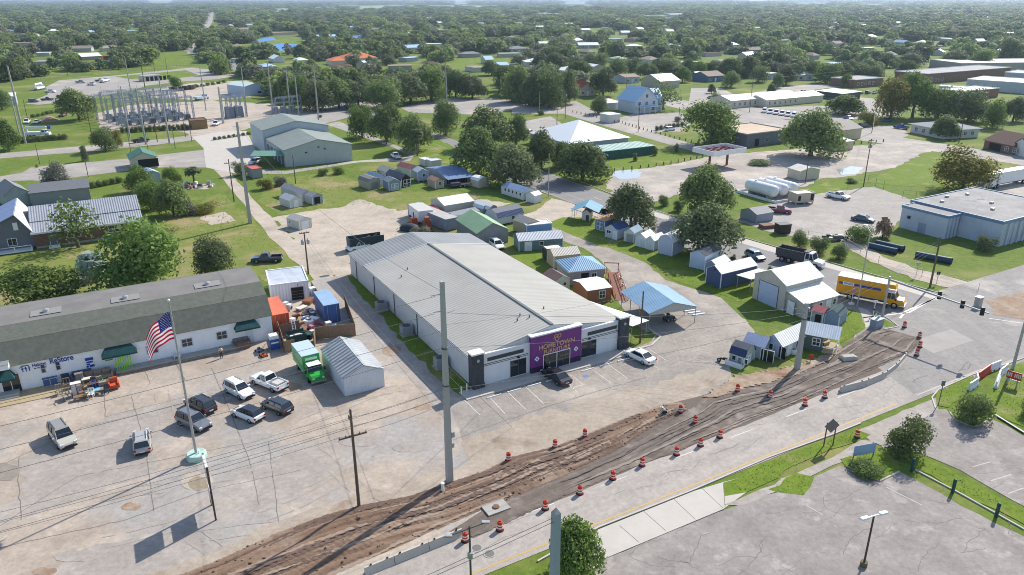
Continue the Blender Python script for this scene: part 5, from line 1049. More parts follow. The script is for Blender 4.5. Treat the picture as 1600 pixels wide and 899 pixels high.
t=truck('dump_truck','white-cabbed dump truck with dark grey body on the highway','truck',(1217,405),(1283,420),8.6,1.25,0,DBX,DBX,paint('dfe3e4',.4),3.2,0,1.1,(-3.0,-1.7,3.2),.52,1.5,None,cabh=2.7)
mm=M();h=4.3
for sg in(-1,1):mm.box(-h,-h+5.3,sg*1.2-.05,sg*1.2+.05,1.1,2.65,DBX)
mm.box(-h,-h+.1,-1.15,1.15,1.1,2.5,DBX);mm.box(-h+5.2,-h+5.3,-1.15,1.15,1.1,2.9,DBX);mm.box(-h+.1,-h+5.2,-1.15,1.15,1.1,1.9,STEELD);mm.box(-h+5.3,-h+6.0,-1.1,1.1,2.75,2.9,DBX)
for k in range(5):mm.box(-h+.3+k*1.1,-h+.42+k*1.1,-1.3,-1.251,1.1,2.6,DBX)
mm.build('dump_body',t)
a,b=at(1640,277),at(1531,297);d=b-a;an=math.atan2(d.y,d.x)
t=thing('semi_trailer_truck','white semi truck with long white trailer behind the concrete warehouse','truck',b,an);TW=paint('e4e6ea',.45)
M().box(-19,-5.2,-1.28,1.28,1.2,4.1,TW).build('trailer',t);M().box(-19,-5.2,-1.29,1.29,4.102,4.14,WHITE).build('trailer_roof',t);M().box(-19,-1,-.5,.5,.7,1.19,STEELD).build('chassis',t)
mm=M();mm.box(-4.6,-1.6,-1.2,1.2,.7,3.2,TW,.1,.06);mm.loft([ring(-1.6,1.1,.6,1.95),ring(-.2,1.0,.6,1.7),ring(0,.9,.65,1.5)],TW);mm.build('cab',t)
mm=M();mm.add([(-1.55,-1.12,2.0),(-1.55,1.12,2.0),(-1.72,1.08,2.95),(-1.72,-1.08,2.95)],[(0,1,2,3)],GLASSB);[mm.box(-2.7,-1.9,s*1.2-.02,s*1.2+.02,2.0,2.75,GLASSB)for s in(-1,1)];mm.build('windows',t)
mm=M();mm.box(-4.5,-2.2,-1.1,1.1,3.202,3.95,TW,.3,.1);mm.build('wind_deflector',t)
for x in(-18,-16.8,-5.6,-4.4,-1.0):
 for s in(-1,1):wheel(t,x,s*1.05,.52,.4)
mm=M()
for s in(-1,1):mm.tube((-4.75,s*1.1,.8),(-4.75,s*1.1,3.9),.08,m=CHROME)
mm.build('exhaust_stack',t)
a,b=at(545,392),at(598,384);d=b-a;t=thing('dump_trailer','black high-sided dump trailer loaded with timber debris behind the store','trailer',a,math.atan2(d.y,d.x));L=d.length;BT=paint('2d3e4a',.5)
mm=M();mm.box(0,L,-1.2,-1.1,.7,2.6,BT);mm.box(0,L,1.1,1.2,.7,2.6,BT);mm.box(0,.1,-1.1,1.1,.7,2.6,BT);mm.box(.1,L-.1,-1.1,1.1,.7,.9,BT);mm.box(L-.1,L,-1.1,1.1,.7,1.9,BT);[mm.box(x,x+.1,-1.28,-1.201,.7,2.6,BT)for x in(1,2.2,3.4,4.6,5.8)];mm.build('body',t)
mm=M();q=random.Random(5)
for k in range(16):x=q.uniform(L*.45,L-.6);y=q.uniform(-.8,.8);z=q.uniform(.91,2.2);mm.tube((x,y,z),(x+q.uniform(-1.6,1.2),y+q.uniform(-.6,.6),z+q.uniform(-.1,.6)),.1,n=4,m=(WOOD,DECK,paint('c09a78',.7))[k%3])
mm.build('timber_load',t)
for x in(L*.35,L*.5):
 for s in(-1,1):wheel(t,x,s*1.0,.4,.25)
def work_truck(label,A,B,hx,boom=True,grp=None):
 a,b=at(*A),at(*B);d=b-a;t=thing('bucket_truck',label,'truck',(a+b)/2,math.atan2(d.y,d.x),grp);P=paint(hx,.5)
 M().box(-4.3,1.2,-1.15,1.15,.7,1.7,P).build('utility_body',t);M().box(1.25,2.9,-1.1,1.1,.7,2.5,P,.15,.08).build('cab',t);M().box(2.905,4.0,-1.0,1.0,.6,1.5,P,.1,.1).build('bonnet',t)
 mm=M();mm.box(2.6,2.87,-.9,.9,1.7,2.3,GLASSB);[mm.box(1.6,2.5,s*1.09-.02,s*1.09+.02,1.7,2.3,GLASSB)for s in(-1,1)];mm.build('windows',t)
 for x in(-3.0,-1.9,3.0):
  for s in(-1,1):wheel(t,x,s*.95,.48,.3)
 if boom:
  mm=M();mm.tube((-3.6,0,1.7),(-3.6,0,2.9),.35,n=8,m=P);mm.box(-4.2,4.2,-.3,.3,2.9,3.4,WHITE);mm.box(-3.8,3.0,-.22,.22,3.401,3.7,WHITE);mm.build('boom',t);M().box(3.6,4.6,-.5,.5,2.7,3.7,mat('bucket_blue',hexc('4a5a9a'),.5)).build('bucket',t)
 return t
work_truck('white bucket truck with folded boom behind the hedge at far left',(38,214),(84,213),'d9dcdf')
work_truck('white service truck with crane boom at the back of the depot lot',(50,143),(74,138),'dfe2e6')
work_truck('white line truck at the right end of the depot row',(152,131),(176,126),'cfd4d8',False)
work_truck('pale blue van truck in the storage lot behind the substation',(303,158),(328,154),'b9c4d6',False)
POLES={}
def pole(name,label,base,topy,r0,r1,m,cat='utility pole',n=10,grp=None,h=None,square=False,arms=(),top=None,key=None,rz=None):
 p=at(*base)if not isinstance(base,Vector)else base
 h=h or hgt(base[0],base[1],topy);t=thing(name,label,cat,p,GRID if rz is None else rz,grp)
 mm=M()
 if square:mm.box(-r0,r0,-r0,r0,0,h,m,r0-r1,r0-r1)
 else:mm.tube((0,0,0),(0,0,h),r0,r1,n,m)
 mm.build('shaft',t,smooth=False)
 for a in arms:
  k=a[0]
  if k=='x':
   _,z,L,ax=a;mm=M()
   if ax=='x':mm.box(-L,L,-.14,-.02,z,z+.13,WOODP);pts=[(-L*.95,-.08),(-L*.5,-.08),(L*.5,-.08),(L*.95,-.08)]
   else:mm.box(-.14,-.02,-L,L,z,z+.13,WOODP);pts=[(-.08,-L*.95),(-.08,-L*.5),(-.08,L*.5),(-.08,L*.95)]
   mm.build('cross_arm',t)
   for q in pts:M().lathe([(.02,0),(.05,.05),(.03,.1),(.06,.16),(0,.22)],8,STEELD,c=(q[0],q[1],z+.131)).build('insulator',t)
  elif k=='tx':
   _,z,x,y=a;mm=M();mm.lathe([(0,0),(.24,0),(.26,.1),(.26,.75),(.2,.82),(0,.85)],12,GALV,c=(x,y,z));mm.tube((x,y,z+.85),(x,y,z+1.1),.04,m=STEELD);mm.build('transformer',t)
  elif k=='ins':
   _,z,dx,dy,L=a;M().tube((0,0,z),(dx*L,dy*L,z+.15),.06,.04,6,mat('pale_insulator',hexc('b9bdc2'),.4)).build('insulator',t)
  elif k=='box':
   _,z,s=a;M().box(r0,r0+s,-s,s,z,z+2*s,GALV).build('equipment_box',t)
  elif k=='band':M().lathe([(r0*1.02,a[1]),(r0*1.12,a[1]+.02),(r0*1.12,a[1]+.14),(r0*1.02,a[1]+.16)],10,STEELD).build('steel_band',t)
 POLES[key or label]=(p,h);return t
pole('concrete_power_pole','tall square concrete power pole rising from the dirt before the furniture store',(702.5,752),440,.31,.18,POLEC,square=True,key='big',arms=[('ins',20.6,-1,-.2,1.3),('ins',18.9,-1,-.1,1.5),('ins',18.6,1,0,1.2),('ins',15.2,-1,0,.9),('box',5.2,.3),('band',15),('band',11),('box',4.0,.25)])
pole('wooden_power_pole','wooden power pole with two cross arms standing in the concrete lot',(561,791),640,.17,.11,WOODP,key='wood',arms=[('x',9.6,.5,'y'),('x',7.9,1.35,'x'),('ins',8.8,1,0,.5),('ins',9.9,1,.3,.5)])
pole('concrete_power_pole','square concrete power pole standing beside the porch cottage',(1245,577),474,.30,.2,POLEC,square=True,key='right',arms=[('box',8.3,.25),('ins',8.7,-1,0,.6),('ins',8.0,-1,0,.7),('band',7.2)])
pf=at(869,797,17.0);pole('concrete_power_pole','grey square concrete power pole top rising at the bottom edge of the photo',Vector((pf.x,pf.y,0)),0,.3,.22,mat('blue_grey_pole',hexc('8f9aa6'),.6),h=16.8,square=True,key='front')
mm=M();mm.add([(-.22,-.22,16.802),(.22,-.22,16.802),(.22,.22,16.802),(-.22,.22,16.802),(0,0,17.2)],[(0,1,4),(1,2,4),(2,3,4),(3,0,4)],POLEC);mm.build('cap',[o for o in bpy.data.objects if o.get('label','').startswith('grey square concrete power pole top')][0])
pole('concrete_power_pole','tall concrete power pole standing on the dry lawn by the lane',(391,349),191,.36,.2,POLEC,key='lane',square=True,arms=[('ins',23,1,0,1),('ins',21,-1,0,1)])
pole('wooden_power_pole','wooden pole with two transformers beside the lane and the white store room',(482,428),363,.16,.11,WOODP,key='tx',arms=[('x',7.6,.9,'x'),('tx',5.6,-.5,-.1),('tx',5.6,.5,-.1)])
pole('wooden_power_pole','wooden pole with cross arm beside the lane near the garden trees',(366,316),249,.16,.11,WOODP,key='lane2',arms=[('x',9.5,1.1,'x')])
pole('wooden_power_pole','thin green-based wooden pole on the grass before the grey-green building',(462,287),243,.14,.1,WOODP,arms=[('ins',7,1,0,.4)])
pole('wooden_light_pole','dark wooden pole on the grass wedge at the right corner of the furniture store',(1000,536),455,.14,.1,WOODP,key='store')
LPG='thin lamp poles along the upper street'
for b,ty,lab in(((138,277),233,'standing on the parking bays'),((62,256),225,'leftmost, beside the short path'),((206,246),205,'left of the green pavilion'),((274,232),200,'right of the green pavilion'),((232,238),190,'behind the green pavilion')):
 pole('lamp_pole',f'thin dark lamp pole by the upper street, {lab}',b,ty,.1,.07,STEELD,'lamp post',6,LPG)
SUBG='tall poles of the substation'
for k,(b,ty,r,mm_,lab)in enumerate((((40,224),103,.38,POLEC,'taller of the close pair at far left by the bucket truck'),((32,216),150,.3,POLEC,'shorter of the close pair at far left by the bucket truck'),((203,215),135,.3,POLEC,'at the left end of the hedge before the substation'),((228,226),138,.3,POLEC,'in front of the black pickup'),((265,224),122,.32,POLEC,'in front of the middle of the steel gantry'),((206,152),88,.28,POLEC,'tallest one behind the left end of the gantry'),((230,157),105,.26,WOODP,'brown one behind the gantry'),((322,173),103,.26,GALV,'slim one left of the grey storage lot'),((386,179),105,.26,GALV,'slim one before the pale metal shed'),((427,178),92,.34,POLEC,'leftmost of the row behind the grey-green building'),((454,177),110,.34,POLEC,'second of the row behind the grey-green building'),((467,180),118,.32,POLEC,'third of the row behind the grey-green building'),((498,190),100,.34,POLEC,'right end of the row behind the grey-green building'),((349,193),136,.5,GALV,'thick double one right of the brown hut'),((698,160),97,.4,POLEC,'lone one at the roundabout among the trees'),((246,222),155,.14,WOODP,'thin one left of the brown hut, nearest the street'),((290,214),178,.12,WOODP,'thin one right of the gantry, nearest the street'),((300,222),178,.12,WOODP,'short one beside the brown hut'),((44,190),155,.14,WOODP,'dark one before the white depot roof'),((106,118),95,.16,WOODP,'wooden one in the depot lot'),((242,112),85,.14,WOODP,'thin one at the left of the depot lawn'),((262,116),88,.14,WOODP,'thin one at the right of the depot lawn'),((144,215),168,.16,WOODP,'leaning wooden one by the big round tree'))):
 pole('tall_power_pole',f'tall bare power pole, {lab}',b,ty,r,r*.6,mm_,'utility pole',8,SUBG,key='s%d'%k,arms=[('ins',hgt(b[0],b[1],ty)*.93,1,0,.8)]if r>.25 else())
TPG='utility poles in the town beyond'
for k,(b,ty,lab,ar)in enumerate((((883,186),140,'by the back lane with cross arm and braces',[('x',11,1.2,'x'),('tx',9,.4,0)]),((997,207),162,'beside the clinic lot entrance',[('tx',8,.35,0)]),((1060,194),168,'in the hedge of the clinic lot',[]),((1171,205),190,'in front of the tan flat-roofed building',[]),((1131,230),200,'before the big green tree',[('tx',7,.3,0)]),((843,175),143,'at the bend of the back lane',[]),((1498,224),177,'before the ranch-style office',[('x',9,1,'x')]),((1362,208),165,'at the upper street corner',[('x',9,1,'x')]),((1381,119),100,'before the brick school',[('x',9,1,'x')]),((1299,128),100,'among the far trees at the town edge',[]),((1171,176),122,'by the low white-roofed offices',[('x',11,1.2,'x')]),((1349,292),217,'brown one with transformers by the yard gate',[('x',12,1,'x'),('tx',10.2,.4,0),('tx',10.2,-.4,0)]),((1258,287),252,'thin one beside the cream hut',[]),((870,205),170,'on the lawn behind the white hipped roof',[]),((978,148),120,'left of the Victorian house',[]),((1495,100),58,'far one rising out of the forest',[]))):
 pole('utility_pole',f'utility pole in the town, {lab}',b,ty,.15,.1,WOODP if k!=5 else POLEC,'utility pole',6,TPG,arms=ar,key='t%d'%k)
pole('wooden_power_pole','wooden pole standing at the path near the black drainage pipes',(1453,449),371,.18,.12,WOODP,key='pipe')
pole('highway_pole','pale steel highway pole at the sandy entrance',(857,308),240,.12,.08,GALV,'lamp post',8)
t=pole('street_lamp','grey street lamp with long arm beside the tan workshop',(1339,480),362,.12,.07,GALV,'street lamp',8,key='lamp');h=POLES['lamp'][1]
M().tube((0,0,h-.05),(1.2,1.6,h+.35),.06,m=GALV).build('arm',t);M().box(1.1,1.6,1.5,2.2,h+.3,h+.42,GALV).build('lamp_head',t)
pl=at(733.5,824,9.0);t=pole('street_lamp','street lamp with cross arm and two heads behind the orange drums at the bottom',Vector((pl.x,pl.y,0)),0,.1,.07,STEELD,'street lamp',8,h=9.1,key='bot',rz=0)
a,b=at(700,838,8.9),at(759,816.5,8.9);mm=M();mm.tube((a.x-pl.x,a.y-pl.y,8.9),(b.x-pl.x,b.y-pl.y,8.9),.05,m=STEELD);mm.build('arm',t)
for q in(a,b):M().box(q.x-pl.x-.3,q.x-pl.x+.3,q.y-pl.y-.14,q.y-pl.y+.14,8.85,9.0,GALV).build('lamp_head',t)
M().box(-.2,.2,-.2,.2,6.2,6.7,GALV).build('equipment_box',t)
t=pole('parking_lamp','dark parking lot lamp with twin white heads on the cracked asphalt',(1349,885),807,.09,.08,mat('bronze_pole',hexc('4a3e3c'),.5),'street lamp',8,key='plot',rz=R(20));h=POLES['plot'][1]
M().box(-.9,.9,-.05,.05,h,h+.1,WHITE).build('arm',t)
for s in(-1,1):M().box(s*1.0-.42,s*1.0+.42,-.19,.19,h+.02,h+.17,WHITE,.05,.03).build('lamp_head',t)
M().lathe([(0,0),(.3,0),(.3,.5),(0,.5)],12,mat('mossy_base',hexc('6b5f48'),.9)).build('footing',t)
p=at(308,716);h=18.2;t=thing('flagpole','tall silver flagpole standing in a round pale green concrete base','flagpole',p,0)
M().tube((0,0,.75),(0,0,h),.15,.08,10,GALV).build('shaft',t);mm=M();mm.ball((0,0,h+.12),.15,.15,.15,10,7,WHITE);mm.build('ball',t,True)
mm=M();mm.lathe([(0,.0),(1.0,.0),(1.05,.1),(1.02,.6),(.95,.68),(0,.68)],20,mat('mint_concrete',hexc('b9d3c6'),.8,col2=hexc('9fbcb0'),scale=2));mm.build('round_base',t);mm=M();mm.tube((.35,-.1,.681),(.35,-.1,1.0),.06,m=WHITE);mm.build('flood_lamp',t)
fl=thing('flag','red, white and blue striped flag with stars flying from the tall flagpole','flag',p+Vector((0,0,0)),R(195))
FRED=mat('flag_red',hexc('b2213a'),.8,trans=.3);FWHT=mat('flag_white',hexc('e8e6e8'),.8,trans=.3);FBLU=mat('flag_blue',hexc('2a2f74'),.8,trans=.3)
nu,nv=30,26;FL,FH=2.9,3.0;z1=17.0
def fpt(u,v):
 x=.12+u*FL*(1-.12*u);y=.32*math.sin(u*7+v*1.6)*u;z=z1-v*FH*(1-.18*u)-u*u*2.0-.5*u+.12*math.sin(u*9+1)
 return(x,y,z)
vs=[fpt(i/nu,j/nv)for j in range(nv+1)for i in range(nu+1)]
cl=M();un=M();
for j in range(nv):
 for i in range(nu):
  q=[vs[j*(nu+1)+i],vs[j*(nu+1)+i+1],vs[(j+1)*(nu+1)+i+1],vs[(j+1)*(nu+1)+i]]
  st=j//2
  mt=FBLU if(st<7 and i<nu*.42)else(FRED if st%2==0 else FWHT);cl.add(q,[(0,1,2,3)],mt)
for r_ in range(9):
 for k in range(6 if r_%2==0 else 5):
  u=(.035+(k+(0 if r_%2==0 else.5))*.063);v=(.035+r_*.057)
  for dy in(-.012,.012):
   c=Vector(fpt(u,v));un.add([c+Vector((a*.05,dy,b*.05))for a,b in((-1,0),(0,-1),(1,0),(0,1))],[(0,1,2,3)],FWHT)
o=cl.build('cloth',fl);un.build('stars',o)
A,B=at(337.5,813),at(331,789.5);d=B-A;L=d.length;t=thing('pylon_sign','dark two-post sign with two panels seen edge-on beside the flagpole','sign',A,math.atan2(d.y,d.x));h=5.9;BR=mat('rusty_brown_steel',hexc('5a3d38'),.7)
for x in(0,L):M().box(x-.08,x+.08,-.08,.08,0,h,BR).build('post',t)
M().box(.085,L-.085,-.1,.1,1.5,3.2,paint('c8c2c0',.5)).build('sign_panel',t);M().box(.085,L-.085,-.12,.12,4.0,h-.05,paint('d8d4d2',.5)).build('sign_panel',t)
ORG=mat('drum_orange',hexc('c23a1c'),.5,col2=hexc('a8301a'),scale=4);DW=mat('reflective_white',(.7,.68,.66),.4)
dp=thing('traffic_drum','x','traffic drum')
mm=M();mm.lathe([(.0,.12),(.3,.12),(.29,.32),(.285,.47),(.275,.62),(.27,.77),(.26,.92),(.255,1.02),(.2,1.06),(0,1.06)],14,ms=[ORG,ORG,DW,ORG,DW,ORG,ORG,ORG,ORG]);mm.build('barrel',dp)
mm=M();mm.lathe([(0,0),(.42,0),(.42,.06),(.3,.119),(0,.119)],14,TYRE);mm.build('rubber_base',dp);mm=M();mm.box(-.03,.03,-.12,.12,1.062,1.14,ORG);mm.build('handle',dp)
DGR='orange and white traffic drums around the road works'
drums=[(727,846,'at the right end of the long concrete barrier'),(781,829,'just right of the bottom street lamp arm'),(852,796,'first up the road from the grey pole top'),(906,772,'second up the road from the grey pole top'),(957.5,749,'third up the road from the grey pole top'),(1003,728,'fourth up the road from the grey pole top'),(1057,711,'fifth up the road, before the close pair'),(1094.5,697,'lower of the close pair along the road edge'),(1124.5,684,'upper of the close pair along the road edge'),(794.5,720,'lowest one along the upper edge of the dirt'),(867,700,'middle one along the upper edge of the dirt'),(914,683,'upper one along the upper edge of the dirt'),(1063,645,'beside the crouching worker'),(1086,661,'below the crouching worker on the grey base'),(1152,612,'on the track-marked soil below the barn playhouse'),(1203,622,'alone in the middle of the grey base'),(1257.5,634,'left of the two before the curved barrier'),(1288.5,622,'right of the two before the curved barrier'),(1413,512,'at the tip of the small grass island'),(1436,528,'upper of the three by the junction'),(1437,543,'middle of the three by the junction'),(1432,556,'lower of the three by the junction'),(1339,684,'alone on the grass beyond the diamond sign')]
for k,(x,y,lab)in enumerate(drums):
 L_='orange and white traffic drum, '+lab
 if k==0:place(dp,at(x,y),0);dp.scale=(.93,)*3;dp['label']=L_;dp['group']=DGR
 else:o=dup(dp,at(x,y),random.uniform(0,3),L_,DGR,.93);o.rotation_euler=(random.uniform(-.04,.04),random.uniform(-.04,.04),random.uniform(0,3))
JB=[(-.3,0),(-.28,.08),(-.12,.3),(-.08,.81),(.08,.81),(.12,.3),(.28,.08),(.3,0)]
def barrier(pts,labs,grp):
 P=[at(*p)for p in pts]
 for k,(a,b)in enumerate(zip(P,P[1:])):
  d=b-a;t=thing('concrete_barrier',labs[k],'barrier',a,math.atan2(d.y,d.x),grp);L=d.length
  M().ext(JB,'x',.03,L-.03,WALK).build('block',t);mm=M()
  for x in(.6,L-.6):mm.box(x-.08,x+.08,-.05,.05,.812,.92,BLACK)
  mm.build('reflector',t)
barrier([(570,899),(616,880),(670,858),(722,837)],['white concrete road barrier, left one of the row at the bottom edge','white concrete road barrier, middle one of the row at the bottom edge','white concrete road barrier, right one of the row before the bottom drums'],'concrete barriers at the bottom edge')
barrier([(1312,613),(1351,603),(1382,590),(1402,575),(1415,559)],['white concrete barrier, lower left end of the curved row by the junction','white concrete barrier, second from the lower end of the curved row','white concrete barrier, third from the lower end of the curved row','white concrete barrier, upper end of the curved row by the junction'],'curved row of concrete barriers')
t=pole('traffic_signal','grey mast arm with traffic signals across the highway at the junction',(1377,502),432,.2,.14,GALV,'traffic signal',10,key='mast',rz=0);p,h=POLES['mast'];q=None
e=at(1545,490,h-.9)-p
for k in range(1):M().tube((0,0,h-.5),(e.x,e.y,e.z),.19,.1,8,GALV).build('mast_arm',t)
for px_,py_ in((1504,476),(1535,487),(1468,462)):
 g=at(px_,py_,h-.85)-p;f=Vector((e.x,e.y,0)).normalized();mm=M();mm.box(g.x-.22,g.x+.22,g.y-.16,g.y+.16,g.z-.55,g.z+.6,BLACK);o=mm.build('signal_head',t)
 mm=M()
 for i,c in enumerate((REDL,mat('amber_lens',(.3,.17,.02),.3),mat('green_lens',(.01,.17,.07),.3))):mm.lathe([(0,0),(.11,0),(.11,.05),(0,.05)],10,c,c=(0,0,0));
 o2=mm.build('lens',o);o2.location=(g.x,g.y+.17,g.z);o2.rotation_euler=(R(-90),0,0)
M().box(.2,.45,-.15,.15,2.2,2.9,BLACK).build('pedestrian_signal',t)
pole('signal_pole','grey steel signal pole on the grass corner at the right edge',(1582,577),470,.2,.14,GALV,'signal pole',10)
t=thing('signal_cabinet','grey traffic signal cabinet beyond the junction','cabinet',at(1527,480),GRID);M().box(-.5,.5,-.4,.4,.15,1.7,GALV).build('housing',t);M().box(-.55,.55,-.45,.45,1.702,1.78,WHITE).build('lid',t);M().box(-.7,.7,-.6,.6,0,.149,CONC).build('pad',t)
t=thing('utility_cabinet','grey utility box on the grass at the edge of the dug road base','cabinet',at(1369,511),GRID);M().box(-.95,.95,-.5,.5,.1,1.3,paint('8b97a5',.5)).build('housing',t);M().box(-1,1,-.55,.55,1.302,1.36,paint('9aa6b3',.5)).build('lid',t);M().box(-1.1,1.1,-.65,.65,0,.099,CONC).build('pad',t)
t=thing('push_button_post','slim white crossing post on the kerb corner beside the yellow truck','post',at(1364,494),0);M().tube((0,0,0),(0,0,2.6),.06,m=WHITE).build('shaft',t);M().box(-.15,.15,-.1,.1,1.0,1.3,BLACK).build('button_box',t);M().box(-.3,.3,-.02,.02,2.2,2.6,WHITE).build('sign_plate',t)
t=thing('road_sign','small pinkish round road sign on a white post before the yellow truck','road sign',at(1330,476),0);M().tube((0,0,0),(0,0,2.5),.05,m=WHITE).build('post',t);q=M().lathe([(0,0),(.42,0),(.42,.04),(0,.04)],14,paint('b98a98',.5)).build('sign_plate',t);q.location=(0,-.06,2.4);q.rotation_euler=(R(90),0,0);M().box(-.35,.35,-.35,.35,0,.3,WHITE).build('footing',t)
def two_post_sign(name,label,A,B,h0,h1,m,back,posts=True,cat='road sign',lean=0):
 a,b=at(*A),at(*B);d=b-a;L=d.length;t=thing(name,label,cat,a,math.atan2(d.y,d.x))
 for x in(.1,L-.1):M().box(x-.04,x+.04,-.04,.04,0,h1-.05,STEELD).build('post',t)
 M().box(0,L,-.07,-.045,h0,h1,back).build('sign_plate',t);return t
a=at(1294,697);t=thing('diamond_sign','dark-backed diamond road sign on two posts in the grass verge','road sign',a,R(10));SB=mat('sign_back',hexc('76706d'),.5)
for x in(-.55,.55):M().box(x-.05,x+.05,-.05,.05,0,3.0,WOODP).build('post',t)
mm=M();mm.add([(-.9,-.08,2.6),(0,-.08,1.7),(.9,-.08,2.6),(0,-.08,3.5),(-.9,-.055,2.6),(0,-.055,1.7),(.9,-.055,2.6),(0,-.055,3.5)],[(0,1,2,3),(7,6,5,4),(0,1,5,4),(1,2,6,5),(2,3,7,6),(3,0,4,7)],SB);mm.build('sign_plate',t)
t=thing('small_road_sign','thin leaning road sign post on the kerb corner at right','road sign',at(1466,633),0);M().tube((0,0,0),(.2,.3,3.0),.05,m=STEELD).build('post',t);M().box(-.05,.4,.22,.26,2.5,3.15,SB).build('sign_plate',t)
t=two_post_sign('lot_sign','low pale blue sign board with white frame in the shrub bed of the cracked lot',(1331,719),(1365,713),.5,1.75,STEELD,paint('9db4d6',.5),cat='sign');
t=thing('stop_sign','small dark sign on a post by the path near the black pipes','road sign',at(1463,444),0);M().tube((0,0,0),(0,0,2.2),.05,m=GALV).build('post',t);M().box(-.3,.3,-.03,.03,1.7,2.3,BLACK).build('sign_plate',t)
t=thing('yield_sign','small pale triangular sign on a post at the path by the single pipe','road sign',at(1431,432),0);M().tube((0,0,0),(0,0,2.6),.04,m=GALV).build('post',t);mm=M();mm.add([(-.5,-.05,2.6),(.5,-.05,2.6),(0,-.05,1.75),(-.5,-.02,2.6),(.5,-.02,2.6),(0,-.02,1.75)],[(0,2,1),(3,4,5),(0,1,4,3),(1,2,5,4),(2,0,3,5)],paint('b7a9a6',.5));mm.build('sign_plate',t)
RB=mat('barricade_red',hexc('c2321f'),.45);WB=mat('barricade_white',hexc('d9dcdf'),.5)
def barricade(label,A,B,h,m,grp='plastic barricades by the closed sidewalk'):
 a,b=at(*A),at(*B);d=b-a;L=d.length;t=thing('plastic_barricade',label,'barricade',a,math.atan2(d.y,d.x),grp)
 mm=M();mm.ext([(-.28,0),(-.2,.35),(-.1,.5),(-.08,h),(.08,h),(.1,.5),(.2,.35),(.28,0)],'x',.02,L-.02,m);mm.build('body',t);mm=M()
 for x in(L*.25,L*.75):mm.box(x-.12,x+.12,-.3,-.281,.05,.2,BLACK)
 mm.build('slot',t)
barricade('white plastic barricade, nearest of the row at the closed sidewalk',(1513,611),(1527,602),1.1,WB);barricade('white plastic barricade between the nearest one and the red one',(1526,601),(1524,593),1.1,WB);barricade('bright red plastic barricade in the row at the closed sidewalk',(1527,594),(1545,581),1.1,RB);barricade('white plastic barricade beyond the red one',(1546,580.5),(1562,574),1.1,WB);barricade('white plastic barricade, lower of the two under the red closure board',(1555,608),(1561,589),1.05,WB);barricade('white plastic barricade, upper of the two behind the red closure board',(1562,588),(1573,579),1.05,WB)
a,b=at(1569,600),at(1592,607);d=b-a;t=thing('closure_board','red and white closure board on legs at the closed sidewalk','sign',a,math.atan2(d.y,d.x));L=d.length
M().box(0,L,-.04,.04,1.0,2.0,RB).build('board',t);mm=M();[mm.box(L*(.06+k*.115),L*(.06+k*.115)+L*.075,-.05,-.041,1.25,1.8,FWHT)for k in range(8)if k not in(3,)];mm.build('stripes',t)
mm=M();[mm.box(L*k/7,L*k/7+L*.08,-.05,.05,.72,.9,WB)for k in range(7)];mm.build('lower_rail',t)
for x in(.3,L-.3):M().box(x-.05,x+.05,-.3,.3,0,.999,GALV).build('leg',t)
for lab,x,y in(('nearest the bottom right corner',1556,808),('second from the bottom right corner',1488,770),('in the shade of the large shrub',1424,737)):
 t=thing('bollard',f'dark green round bollard on the grass strip, {lab}','bollard',at(x,y),0,'green bollards on the grass strip');mm=M();BG=mat('bollard_green',hexc('20494a'),.5);mm.lathe([(0,0),(.16,0),(.16,1.5),(.1,1.6),(0,1.62)],12,BG);mm.build('shaft',t);M().lathe([(.165,1.3),(.17,1.31),(.17,1.4),(.165,1.41)],12,BG).build('ring',t)
for lab,x,y in(('left',1319.0,0),):
 pass
for lab,x,y in(('left',721,617),('right',729.5,612)):
 t=thing('bollard',f'white pipe bollard at the end of the alley grass, {lab} one','bollard',at(x,y),0,'white bollards by the store corner');M().tube((0,0,0),(0,0,1.1),.09,m=WHITE).build('shaft',t);M().ball((0,0,1.1),.09,.09,.06,8,4,WHITE).build('cap',t)
t=thing('pipe_stub','short white pipe marker beside the foot of the tall concrete pole','pipe',at(692,768),0);M().tube((0,0,0),(0,0,.9),.16,m=WHITE).build('shaft',t);M().lathe([(0,.9),(.2,.9),(.2,1.0),(0,1.05)],10,WHITE).build('cap',t)
t=thing('manhole_slab','exposed concrete slab with a rusty manhole cover in the dirt','slab',at(775,795),GRID);M().box(-1.2,1.2,-.8,.8,0,.2,CONC).build('slab',t);M().lathe([(0,.201),(.35,.201),(.33,.3),(0,.32)],14,mat('rusty_iron',(.2,.1,.06),.8)).build('cover',t)
t=thing('excavated_slab','broken pale concrete slab lying in the grey road base','slab',at(1325,562),R(10));M().box(-1.1,1.1,-.6,.6,0,.55,WALK,.1,.1).build('slab',t);M().box(-.9,.7,-.45,.4,.552,.62,CONC).build('broken_top',t)
t=thing('warning_sign','small orange warning sign in the grass behind the concrete pole','sign',at(1266,566),0);M().box(-.03,.03,-.03,.03,0,1.0,WOODP).build('stake',t);M().box(-.3,.3,-.05,-.031,.6,1.2,ORG).build('sign_plate',t)
for lab,s,q in(('on the road beside the bottom barrier',765,866),('on the road left of the grey pole top',745,857)):
 t=thing('manhole_cover',f'round iron manhole cover {lab}','manhole cover',at(s,q),0);M().lathe([(0,.0),(.42,.0),(.42,.075),(0,.078)],16,mat('iron_cover',(.16,.15,.14),.7)).build('cover',t);M().lathe([(.43,0),(.55,0),(.55,.07),(.43,.07)],16,CONC).build('rim',t)
t=thing('storm_grate','dark storm drain grate at the upper end of the alley','drain',at(507,432),GRID);M().box(-.8,.8,-.4,.4,0,.05,STEELD).build('grate',t);M().box(-.95,.95,-.55,.55,0,.03,CONC).build('frame',t)
GPG='short wooden posts lining the lots'
gp0=thing('guard_post','short dark wooden guard post in the rows lining the lanes','post',(0,0,0),0,GPG);M().box(-.14,.14,-.14,.14,0,.95,WOODP,.03,.03).build('shaft',gp0);first=True
